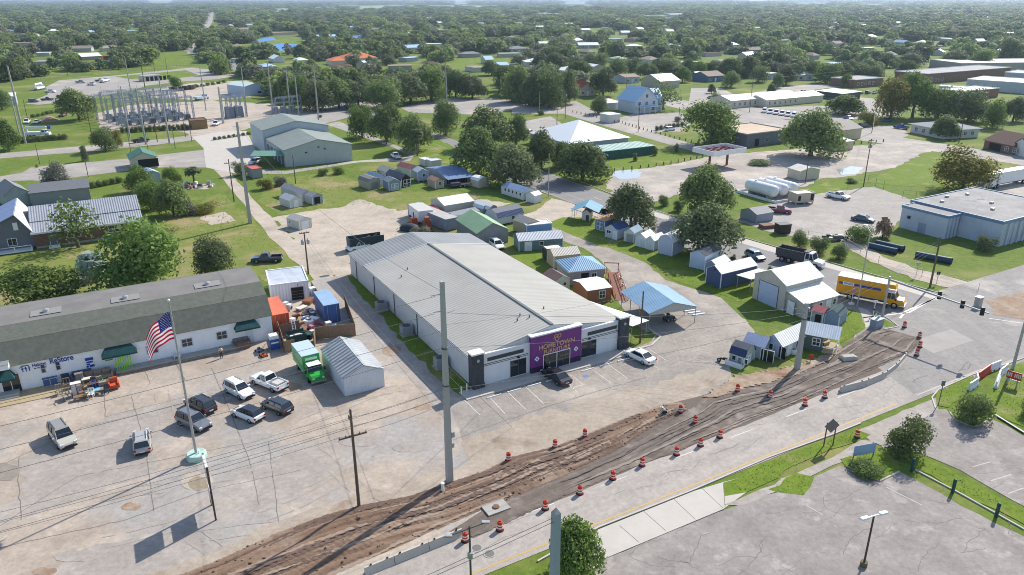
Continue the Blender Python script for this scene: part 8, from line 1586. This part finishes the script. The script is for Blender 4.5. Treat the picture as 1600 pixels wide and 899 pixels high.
def far_house(label,px,py,wpx,dm,h,rise,rt,rk,wall=0,ang=0.0,axis='x',cat='house',feat=True,roofm=None):
 p=at(px,py);dep=p.y*_cp+CH*_sp;w=wpx/FP*dep;a=GRID+ang
 a0_=p-Vector((math.cos(a),math.sin(a),0))*w/2
 ft=[]
 if feat and w>5:ft=[('win','F',w*.12,1.0,w*.14,1.1),('win','F',w*.7,1.0,w*.14,1.1),('door','F',w*.45,1.0,2.1,WD)]
 t=thing('town_house' if cat=='house' else cat.replace(' ','_'),label,cat,a0_,a,None);W,D=w,dm
 wm=FHW[wall]if isinstance(wall,int)else wall;rm=roofm or FHR[rk]
 if rt=='hip':
  M().box(0,W,0,D,0,h,wm).build('wall',t);r=M();ins=min(W,D)/2;o_=.6;e=[(-o_,-o_,h),(W+o_,-o_,h),(W+o_,D+o_,h),(-o_,D+o_,h)]
  if W>=D:rg=[(ins,D/2,h+rise),(W-ins+.02,D/2,h+rise)];fs=[(0,1,5,4),(1,2,5),(2,3,4,5),(3,0,4),(3,2,1,0)]
  else:rg=[(W/2,ins,h+rise),(W/2,D-ins+.02,h+rise)];fs=[(0,1,4),(1,2,5,4),(2,3,5),(3,0,4,5),(3,2,1,0)]
  r.add(e+rg,fs,rm).build('roof',t)
 elif rt=='flat':
  M().box(0,W,0,D,0,h,wm).build('wall',t);r=M();r.box(-.2,W+.2,-.2,D+.2,h+.003,h+.3,rm).build('roof',t)
 else:
  s,tt=(W,D)if axis=='y' else(D,W);pr=profile(rt,s,h,rise);M().ext([(0,0)]+pr+[(s,0)],axis,0,tt,wm).build('wall',t);r=M();roof_slabs(r,pr,axis,0,tt,.5,.15,rm,.4);r.build('roof',t)
 for f in ft:feature(t,W,D,f,WHITE)
 top=pix((p.x,p.y,h+rise))[1];VIS.append((px-wpx*.62,top,px+wpx*.62,py-(py-top)*.15));return t
ff=far_house
ff('wide white hipped metal roof building beside the green lawn',936,236,112,24,3.4,5.0,'hip','w',1,0,cat='hall')
t=thing('batting_cage','long low dark green cage shed with pale flat roof on the lawn','shed',at(965,248),R(25));w=(at(1023,241)-at(965,248)).length;t.rotation_euler[2]=math.atan2((at(1023,241)-at(965,248)).y,(at(1023,241)-at(965,248)).x)
M().box(-6,w,0,9,0,2.6,mat('green_netting',hexc('2d5a52'),.8,wave=('X',.8))).build('wall',t);M().box(-6.1,w+.1,-.1,9.1,2.602,2.75,mat('pale_green_netting',hexc('8fa9a0'),.7,wave=('X',1.5),col2=hexc('a9bab2'),scale=.6)).build('roof',t)
t=thing('victorian_house','pale blue two-storey Victorian house with steep light blue metal roof','house',at(992,178),GRID-.05);VW=siding('cfd6e2','Z',.3);VR=FHR['lb']
M().ext([(0,0),(0,5.2),(6,10.6),(12,5.2),(12,0)][::-1],'y',0,13,VW).build('wall',t);mm=M();roof_slabs(mm,[(0,5.2),(6,10.6),(12,5.2)],'y',0,13,.7,.15,VR,.6);mm.build('roof',t)
M().ext([(2,0),(2,5.6),(6.5,9.3),(11,5.6),(11,0)],'x',12.01,16,VW).build('side_wing',t);mm=M();roof_slabs(mm,[(2,5.6),(6.5,9.3),(11,5.6)],'x',9,16,.5,.14,VR,.4);mm.build('wing_roof',t);M().box(-.5,12.5,-2.6,-.05,2.7,2.9,VR).build('porch_roof',t)
for x in(-.3,3,6,9,12.2):M().box(x,x+.18,-2.5,-2.32,0,2.69,WHITE).build('porch_post',t)
for x,z in((1.5,3.4),(5.2,3.4),(9,3.4),(1.5,.9),(9,.9),(5.3,6.4)):feature(t,12,13,('win','F',x,z,1.2,1.4),WHITE)
for y,z in((3,3.5),(6,3.5),(9,3.5),(3,.9),(7,.9)):feature(t,16,13,('win','R',y,z,1.2,1.4),WHITE)
VIS.append((975,132,1045,178))
ff('low white garage with pale hipped roof left of the Victorian house',958,172,26,8,3.2,1.4,'hip','w',2,feat=False);ff('small square white hut with flat roof on the lawn before the clinic lot',960,192,22,6,3.0,.2,'flat','w',2,cat='hut',feat=False);ff('cottage with dark red gabled roof and tan walls behind the back lane',918,150,30,10,3.4,3.4,'gable','r',4,axis='y');ff('small white house with blue-white gabled roof at the roundabout',626,146,34,11,3.6,3.4,'gable','lb',2,axis='y')
ff('large house with bright orange tiled hipped roof among the trees',566,100,52,22,4.2,4.2,'hip','o',2);ff('orange tiled garage wing left of the large orange roof',531,102,26,14,3.2,2.6,'hip','o',2,feat=False)
ff('white gabled building beside the Victorian house with a red gable edge',1046,138,40,16,4.0,3.0,'gable','w',4,feat=False);ff('grey shop with long low roof left of the red gable',988,130,28,12,3.4,1.2,'gable','t',1);ff('bungalow with pale brown roof and dark blue walls behind the sandy car park',1118,128,34,13,3.4,2.2,'gable','t',siding('5a7394','Z',.3));ff('blue shed with white roof left of the pale brown bungalow',1096,126,14,8,3.2,1.6,'gable','w',siding('5a7394','Z',.3),feat=False)
OFW=siding('d8cfba','X',.6)
def block(label,A,B,D,h,rise,rt,rm,wall=OFW,axis='x',cat='building',feat=(),name='office_building',trim=WHITE,over=.4):return house(name,label,cat,A,B,D,h,rise,rt,axis,wall,rm,over,feat,trim)
block('long low cream office with white roof and green gable ends, left one',(1141,170),(1232,158),13,3.4,1.6,'gable',WHITER,feat=[('win','F',2+k*3.2,1.0,.9,1.3)for k in range(6)]);block('long low cream office with white roof and green gable ends, right one',(1196,168),(1274,158),12,3.2,1.5,'gable',WHITER,feat=[('win','F',2+k*3.4,1.0,.9,1.3)for k in range(6)]);VIS.append((1130,138,1280,170))
block('open white-roofed canopy behind the cream offices',(1275,152),(1322,157),12,3.2,.3,'shed',WHITER,wall=paint('4a4e55',.7),cat='canopy',name='car_canopy',over=1);VIS.append((1270,135,1335,156))
block('flat-roofed building with tan gravel roof and dark grey walls',(1165,231),(1222,221),17,4.2,.3,'flat',mat('tan_gravel_roof',hexc('cbb7a0'),.9,col2=hexc('bca68f'),scale=.3),wall=siding('6d7480','X',.8),trim=paint('b8b4ae',.6),feat=[('open','F',4,2,.1,2.4),('win','F',9,1.2,1.4,1.2)]);VIS.append((1140,188,1225,230))
block('tan gabled building behind the big grey-green oak',(1305,222),(1346,217),12,3.8,2.2,'gable',shingle('b5ada4'),wall=siding('cdbf9f','Z',.3),axis='x',cat='house',name='town_house',feat=[('win','F',3,1.2,1.0,1.2)]);block('small tan lean-to with white roof before the tan gabled building',(1308,236),(1332,234),6,2.8,.3,'shed',WHITER,wall=siding('cdbf9f','Z',.3),cat='shed',name='lean_to',over=.3)
block('ranch-style office with low grey hipped roof and white trim',(1422,207),(1474,218),15,3.2,1.8,'hip',shingle('a7a9aa'),wall=siding('c3c6c6','Z',.3),over=.8,feat=[('win','F',2+k*3.4,.8,1.3,1.4)for k in range(5)]+[('win','R',2+k*3.2,1,1.3,1.2)for k in range(4)]);VIS.append((1418,180,1530,218))
block('brown-roofed brick house with white gables at the right edge',(1536,232),(1582,242),13,3.0,2.6,'gable',shingle('6e5a50'),wall=BRICK,axis='x',cat='house',name='town_house',over=.8,feat=[('open','F',2,4.5,.1,2.2),('win','F',8,.8,1.3,1.3),('win','F',11,.8,1.3,1.3)]);block('white-gabled wing of the brown-roofed house at the right edge',(1580,240),(1604,247),10,3.0,2.4,'gable',shingle('6e5a50'),wall=siding('dedcd8','Z',.3),axis='y',cat='house',name='town_house');VIS.append((1528,196,1610,240))
FB=mat('school_flat_roof',hexc('a5a3a2'),.85,col2=hexc('949292'),scale=.15);SB_=mat('school_brick',hexc('8c6a5a'),.85,col2=hexc('7b5c4e'),scale=1)
for lab,A,B,D,h,rm,wl in(('low brick school block with grey roof at the left of the school',(1335,138),(1385,135),16,4.2,FB,SB_),('two-storey brick school block with tall windows',(1446,132),(1545,118),20,5.6,FB,SB_),('wide white-roofed school hall',(1508,140),(1640,150),26,5.2,WHITER,siding('b4b9c0','X',.6)),('long beige-roofed school block along the back',(1500,112),(1680,110),34,5.2,mat('beige_membrane',hexc('d8cdbf'),.7),siding('a9a29a','X',.6)),('brick-walled school annex with white roof',(1504,158),(1568,153),12,4.2,WHITER,SB_),('grey-roofed school corner block at right',(1566,132),(1680,140),22,6.5,mat('grey_membrane',hexc('8d97a3'),.7),siding('9aa3ae','X',.6)),('low white-roofed walkway block before the school',(1466,146),(1535,150),8,3.4,WHITER,siding('b8bec6','X',.6))):
 block(lab,A,B,D,h,.3,'flat',rm,wall=wl,name='school_building',cat='school',feat=[('win','F',2+k*3.2,1.2,1.4,1.6)for k in range(5)])
VIS+=[(1330,118,1400,140),(1440,104,1600,160)]
fh=[('pale roofed house',842,104,40,14,'hip','w','with a bright white roof left of the tall trees'),('pale roofed house',895,118,30,12,'hip','w','white-hipped above the red-roofed cottage'),('white roofed house',905,68,18,12,'gable','w','with small white roof, upper of two in the dense trees'),('white roofed house',920,76,32,12,'gable','w','with long white roof, lower of two in the dense trees'),('grey roofed house',812,82,30,14,'hip','g','with grey roof beside the small clearing'),('white roofed house',1148,76,30,14,'gable','lb','white-blue one alone in the right middle trees'),('tan roofed house',1180,84,20,12,'gable','t','with tan roof right of the white-blue one'),('grey roofed house',1055,78,24,14,'hip','lb','with pale hipped roof in the middle distance'),('brown roofed house',998,66,26,14,'hip','b','with brown roof, half hidden in the middle distance'),('white roofed house',978,55,14,12,'gable','w','small bright one above the brown roof'),('blue roofed house',648,80,24,13,'gable','lb','with pale blue roof right of the orange roof'),('grey roofed house',594,78,22,14,'gable','g','with grey roof right behind the orange roof'),('blue roofed house',560,64,18,14,'gable','bl','with bright blue roof behind the orange roof'),('blue roofed house',512,62,30,16,'gable','lb','pale blue-roofed by the blue courts'),('tan roofed house',446,55,44,16,'flat','t','wide tan-roofed above the blue courts'),('brown roofed house',466,84,40,16,'flat','t','long grey-brown roof below the blue courts'),('grey roofed house',358,44,14,12,'gable','w','small grey-white beside the far road'),('white roofed house',396,42,22,16,'flat','w','pale block at the left of the park'),('white roofed house',425,28,14,14,'gable','w','small pale one in the far left middle'),('white roofed house',225,24,14,14,'gable','w','white one deep in the left forest'),('white roofed house',146,54,16,12,'gable','lb','small pale blue roof in the left forest'),('brown roofed house',75,104,46,18,'flat','t','brown-roofed low building behind the depot fence'),('red roofed house',170,100,14,12,'gable','r','reddish roof behind the depot lot'),('white roofed house',582,108,20,12,'gable','w','pale one in front of the grove below the orange roof'),('white roofed house',278,40,12,14,'gable','w','small white one near the far road'),('white roofed house',765,100,14,8,'gable','lb','small pale blue shed at the clearing'),('white roofed house',1312,40,22,16,'gable','lb','white-blue one in the upper right trees'),('white roofed house',1582,58,16,14,'gable','w','small white one at the far right'),('white roofed house',1220,42,14,14,'gable','w','faint one left in the upper right trees'),('white roofed house',1366,62,26,12,'gable','gr','pale green-roofed in the right middle trees'),('white roofed house',1258,126,26,12,'gable','gr','with pale green gabled roof at the town edge'),('white roofed house',1206,124,24,10,'flat','w','low dark-walled with white flat roof at the town edge')]
for k,(nm,x,y,w,d,rt,rk,lab)in enumerate(fh):ff('distant house '+lab,x,y,w,d,3.2,2.2 if rt!='flat' else.2,rt,rk,k%5,(k%3-1)*.35,feat=y>60)
qh=random.Random(77);HZ=[]
for k in range(900):
 if len(HZ)>125:break
 x,y=qh.uniform(10,1590),qh.choice([qh.uniform(16,50),qh.uniform(40,112)])
 if(x<380 and y>96)or(230<x<360 and y<104)or(380<x<500 and 50<y<90)or any(abs(x-a)<30 and abs(y-b)<8 for a,b in HZ)or any(v[0]-14<x<v[2]+14 and v[1]-8<y<v[3]+8 for v in VIS):continue
 if x>1320 and y>92:continue
 HZ.append((x,y));z_='upper left woods' if x<400 else 'middle of the wooded town' if x<1000 else 'upper right woods';rk=qh.choice(['w','w','w','g','t','lb','gr','b'])
 n_={'w':'white','g':'grey','t':'tan','lb':'pale blue','gr':'pale green','b':'brown'}[rk];wd=qh.uniform(9,17);sc_=1165/(46/max(.02,(y+1.2)/1165))
 o=ff('small distant house with '+n_+' roof in the '+z_,x,y,wd*sc_,qh.uniform(7,11),3.0,qh.choice([.3,1.6,2.2]),qh.choice(['gable','hip','gable']),rk,k%5,qh.choice([0,1.57,.4,-.3]),feat=False);o['group']=n_+' roofed houses in the '+z_
big=[(585,16,26,40,'w','white farm store on the far pasture'),(720,8,26,60,'w','long white sheds on the far horizon'),(860,26,36,40,'t','wide grey warehouse at left in the far forest'),(1028,30,40,40,'t','tall beige hall in the far forest'),(1060,27,34,30,'w','white annex right of the tall beige hall'),(1188,4.5,44,90,'w','long bright greenhouse on the horizon'),(1270,9.5,50,60,'w','pale factory sheds at the upper right, left one'),(1366,11.5,30,50,'w','pale factory sheds at the upper right, right one'),(1412,15,12,30,'w','small bright block at the upper right'),(1426,8,16,60,'w','thin bright roof near the horizon at right'),(1390,18,12,30,'w','tiny white block at the upper right'),(545,13,30,40,'w','pale sheds left on the far pasture'),(250,8,40,60,'t','wide pale building in the far left distance'),(440,22,24,30,'g','grey block in the far left middle'),(900,8,40,60,'w','pale long roof near the horizon in the middle')]
for x,y,w,d,rk,lab in big:ff(lab,x,y,w,d,7,1.5,'gable',rk,1,.1,cat='warehouse',feat=False)
mm=M();
for pl,c in(([(395,76),(440,68),(470,70),(440,80)],'blue_court'),([(400,62),(425,58),(432,62),(402,67)],'blue_court')):sheet('sports_court',pl,mat('court_blue',hexc('4f86c0'),.7),5)
EDGE=[(-300,130),(0,130),(60,124),(70,116),(180,110),(235,102),(240,82),(314,78),(322,104),(345,117),(400,127),(425,150),(470,164),(500,160),(540,158),(600,160),(620,154),(690,150),(698,128),(720,118),(760,116),(792,134),(800,160),(850,166),(880,158),(900,150),(930,122),(965,116),(1000,112),(1030,102),(1060,100),(1062,122),(1090,118),(1130,120),(1190,122),(1230,114),(1280,122),(1300,126),(1340,112),(1400,100),(1450,96),(1500,94),(1900,96)]
def edge_y(x):
 for(x0,y0),(x1,y1)in zip(EDGE,EDGE[1:]):
  if x0<=x<=x1:return y0+(y1-y0)*(x-x0)/(x1-x0)
 return 100
CLEAR=[[(290,86),(300,64),(312,40),(318,20),(344,18),(350,50),(325,60),(312,84)],[(392,86),(395,60),(480,56),(490,84)],[(700,112),(712,90),(800,88),(806,106),(770,116)],[(326,17),(600,8),(1060,9),(1060,14),(870,14),(600,15),(420,18)],[(1030,122),(1040,104),(1086,102),(1092,118)]]
def inpoly(x,y,P):
 c=False;n=len(P)
 for i in range(n):
  x0,y0=P[i];x1,y1=P[(i+1)%n]
  if(y0>y)!=(y1>y)and x<(x1-x0)*(y-y0)/(y1-y0)+x0:c=not c
 return c
rng=np.random.default_rng(9);cand=[]
d=215.0
while d<15000:
 sp=max(10.0,d*.0135);half=d*.80+40
 for x in np.arange(-half,half,sp):
  X=x+rng.uniform(-.45,.45)*sp;Y=d+rng.uniform(-.45,.45)*sp;px_,py_=pix((X,Y,0))
  if py_>edge_y(px_)or px_<-120 or px_>1720:continue
  v=math.sin(X*.021+1.3*math.sin(Y*.017))+math.sin(Y*.026+1.1*math.sin(X*.013+2))
  if d<3000 and v>1.22:continue
  if any(inpoly(px_,py_,q)for q in CLEAR):continue
  if any(abs(px_-hx)<14*s0 and-1.5*s0<py_-hy<4.6*s0 for hx,hy in HZ for s0 in((hy+1.2)/40,)):continue
  hh=rng.uniform(5,12.5);s=sp/10*rng.uniform(.8,1.5);top=pix((X,Y,hh))[1];wp=5.5*s/d*FP
  if any(vx0-wp*.5<px_<vx1+wp*.5 and py_>vy1-1 and top<vy0+(vy1-vy0)*.62 for vx0,vy0,vx1,vy1 in VIS)and rng.random()<.93:continue
  if any(vx0-wp*.3<px_<vx1+wp*.3 and vy1-5<py_<=vy1+.5 for vx0,vy0,vx1,vy1 in VIS):continue
  cand.append((X,Y,s,hh))
 d+=sp*.82
for k,(bx,by,ty,w)in enumerate(((712,152,112,42),(738,154,118,46),(790,142,104,44),(812,160,106,50),(833,168,116,42),(858,169,112,50),(884,162,112,42),(905,122,96,44),(960,120,92,42),(985,116,92,38),(1012,124,100,36),(1050,118,92,42),(1066,129,106,28),(1140,122,92,46),(1165,121,90,42),(1214,138,116,20),(1240,124,98,38),(1290,130,100,42),(1313,127,98,32),(1332,121,96,38),(1185,129,104,30),(642,162,118,60),(674,158,110,54),(600,170,124,60),(560,167,126,58),(530,170,124,56),(497,174,126,52),(470,170,120,50),(768,118,96,34),(1420,104,84,44),(1360,118,94,40),(1490,104,80,46),(1530,106,78,46),(1385,106,84,40),(1120,118,96,34),(930,108,84,40),(870,106,84,38),(1080,118,94,34),(1142,137,112,30),(1228,133,104,32),(1268,124,98,34),(1345,126,100,34),(1092,122,98,28),(1205,150,132,16),(1365,128,104,30),(1030,116,92,34),(1112,146,132,14),(1322,136,116,20),(1415,122,96,34))):
 z_='between the roundabout and the back lane' if bx>700 and bx<900 else 'among the houses behind the clinic' if 900<=bx<1130 else 'behind the offices and the school' if bx>=1130 else 'along the side street behind the fire station'
 T('dark green spreading tree '+z_,bx,by,ty,w,('oak','round')[k%3==2],(LO,LD,LGR)[k%5%3],k%8,grp='town trees '+z_)
cand.sort(key=lambda c:math.hypot(c[0],c[1]));NEAR=290
kinds=[proto('far',(LF,LF2,LF,LF3,LF,LD)[v],v)for v in range(6)];fg=[('broadleaf_tree','tree')]
for k,(X,Y,s,hh)in enumerate(cand[:NEAR]):
 c,t,dim=kinds[k%6];px_,_=pix((X,Y,0));zone='behind the depot lot' if px_<330 else 'along the highway bend beyond the substation' if px_<620 else 'behind the roundabout' if px_<900 else 'behind the back lane and clinic' if px_<1150 else 'behind the offices and school'
 e=thing('broadleaf_tree','dark green tree at the wood edge '+zone,'tree',(X,Y,0),random.uniform(0,6.28),'trees of the wooded town '+zone);W=rng.uniform(9.5,14);e.scale=(W/dim[0],W/dim[0],hh/dim[1])
 for nm,me in(('crown',c),('trunk',t)):o=bpy.data.objects.new(nm,me);C.objects.link(o);o.parent=e
rest=cand[NEAR:]
me=bpy.data.meshes.new('far_woods');me.from_pydata([(X,Y,0)for X,Y,s,hh in rest],[],[])
for nm,ty,dat in(('sc','FLOAT_VECTOR',[v for X,Y,s,hh in rest for v in(1.22*s*.95,1.22*s*.95,hh/9.4*(1+.1*(s-1)))]),('rz','FLOAT_VECTOR',[v for _ in rest for v in(0,0,rng.uniform(0,6.28))]),('ix','INT',[int(rng.integers(0,6))for _ in rest])):
 at_=me.attributes.new(nm,ty,'POINT');at_.data.foreach_set('vector' if ty=='FLOAT_VECTOR' else 'value',dat)
woods=bpy.data.objects.new('far_woods',me);C.objects.link(woods);woods['kind']='stuff'
tc=bpy.data.collections.new('woods_templates')
LFAR=LF
for v in range(6):
 cm,lb=tree_mesh(500+v,10,9,('oak','round')[v%2],420,.85,(LF,LF2,LF,LF3,LF,LD)[v],nl=8,z0=1.0);tc.objects.link(bpy.data.objects.new('woods_crown',cm))
ng=bpy.data.node_groups.new('woods_scatter','GeometryNodeTree');ng.interface.new_socket('Geometry',in_out='INPUT',socket_type='NodeSocketGeometry');ng.interface.new_socket('Geometry',in_out='OUTPUT',socket_type='NodeSocketGeometry')
N=ng.nodes;L=ng.links;gi=N.new('NodeGroupInput');go=N.new('NodeGroupOutput');ip=N.new('GeometryNodeInstanceOnPoints');ci=N.new('GeometryNodeCollectionInfo');ci.inputs['Collection'].default_value=tc;ci.inputs['Separate Children'].default_value=True;ci.inputs['Reset Children'].default_value=True
ip.inputs['Pick Instance'].default_value=True
def attr(nm,ty):n=N.new('GeometryNodeInputNamedAttribute');n.data_type=ty;n.inputs['Name'].default_value=nm;return n.outputs['Attribute']
L.new(gi.outputs[0],ip.inputs['Points']);L.new(ci.outputs[0],ip.inputs['Instance']);L.new(attr('ix','INT'),ip.inputs['Instance Index']);L.new(attr('rz','FLOAT_VECTOR'),ip.inputs['Rotation']);L.new(attr('sc','FLOAT_VECTOR'),ip.inputs['Scale']);L.new(ip.outputs[0],go.inputs[0])
md=woods.modifiers.new('scatter','NODES');md.node_group=ng
print('TREES',len(cand))
hz=M();hz.box(-9000,9000,-250,17000,-4,60);o=hz.build('haze');o['kind']='stuff'
hm=bpy.data.materials.new('haze_air');hm.use_nodes=True;hn=hm.node_tree.nodes;hn.clear();ho=hn.new('ShaderNodeOutputMaterial');pv=hn.new('ShaderNodeVolumePrincipled')
pv.inputs['Color'].default_value=(.62,.78,1,1);pv.inputs['Density'].default_value=.000085;pv.inputs['Anisotropy'].default_value=.35
hm.node_tree.links.new(pv.outputs[0],ho.inputs['Volume']);o.data.materials.append(hm)
EL,AZ=R(38),R(50)
W=bpy.data.worlds.new('World');S.world=W;W.use_nodes=True;wn=W.node_tree.nodes;bg=wn['Background'];sk=wn.new('ShaderNodeTexSky');sk.sky_type='NISHITA';sk.sun_disc=False;sk.sun_elevation=EL;sk.sun_rotation=R(90)-AZ;sk.air_density=1.0;sk.dust_density=.6
W.node_tree.links.new(sk.outputs[0],bg.inputs['Color']);bg.inputs['Strength'].default_value=.135
sl=bpy.data.lights.new('sun','SUN');sl.energy=4.3;sl.angle=R(.53);sl.color=(1,.95,.86);so=bpy.data.objects.new('sun',sl);C.objects.link(so)
dv=Vector((math.cos(EL)*math.cos(AZ),math.cos(EL)*math.sin(AZ),math.sin(EL)));so.rotation_euler=(-dv).to_track_quat('-Z','Y').to_euler();so.location=dv*300
cd=bpy.data.cameras.new('camera');co=bpy.data.objects.new('camera',cd);C.objects.link(co);S.camera=co
cd.sensor_fit='HORIZONTAL';cd.sensor_width=36;cd.lens=FP/1600*36;cd.clip_start=.5;cd.clip_end=80000
co.location=(0,0,CH)
rt_=Vector((1,0,0));fw=Vector((0,_cp,-_sp));upv=Vector((0,_sp,_cp));X_=rt_*_cr+upv*(_sr);Y_=upv*_cr-rt_*_sr
co.matrix_world=Matrix(((X_.x,Y_.x,-fw.x,0),(X_.y,Y_.y,-fw.y,0),(X_.z,Y_.z,-fw.z,CH),(0,0,0,1)))
S.view_settings.view_transform='Standard';S.view_settings.look='None';S.view_settings.gamma=1;S.view_settings.exposure=.54;S.view_settings.use_curve_mapping=False
S.cycles.max_bounces=4;S.cycles.diffuse_bounces=2;S.cycles.glossy_bounces=2;S.cycles.transmission_bounces=2;S.cycles.volume_bounces=0;S.cycles.use_denoising=True;S.cycles.caustics_reflective=False;S.cycles.caustics_refractive=False
S.cycles.filter_width=1.0;S.render.film_transparent=False
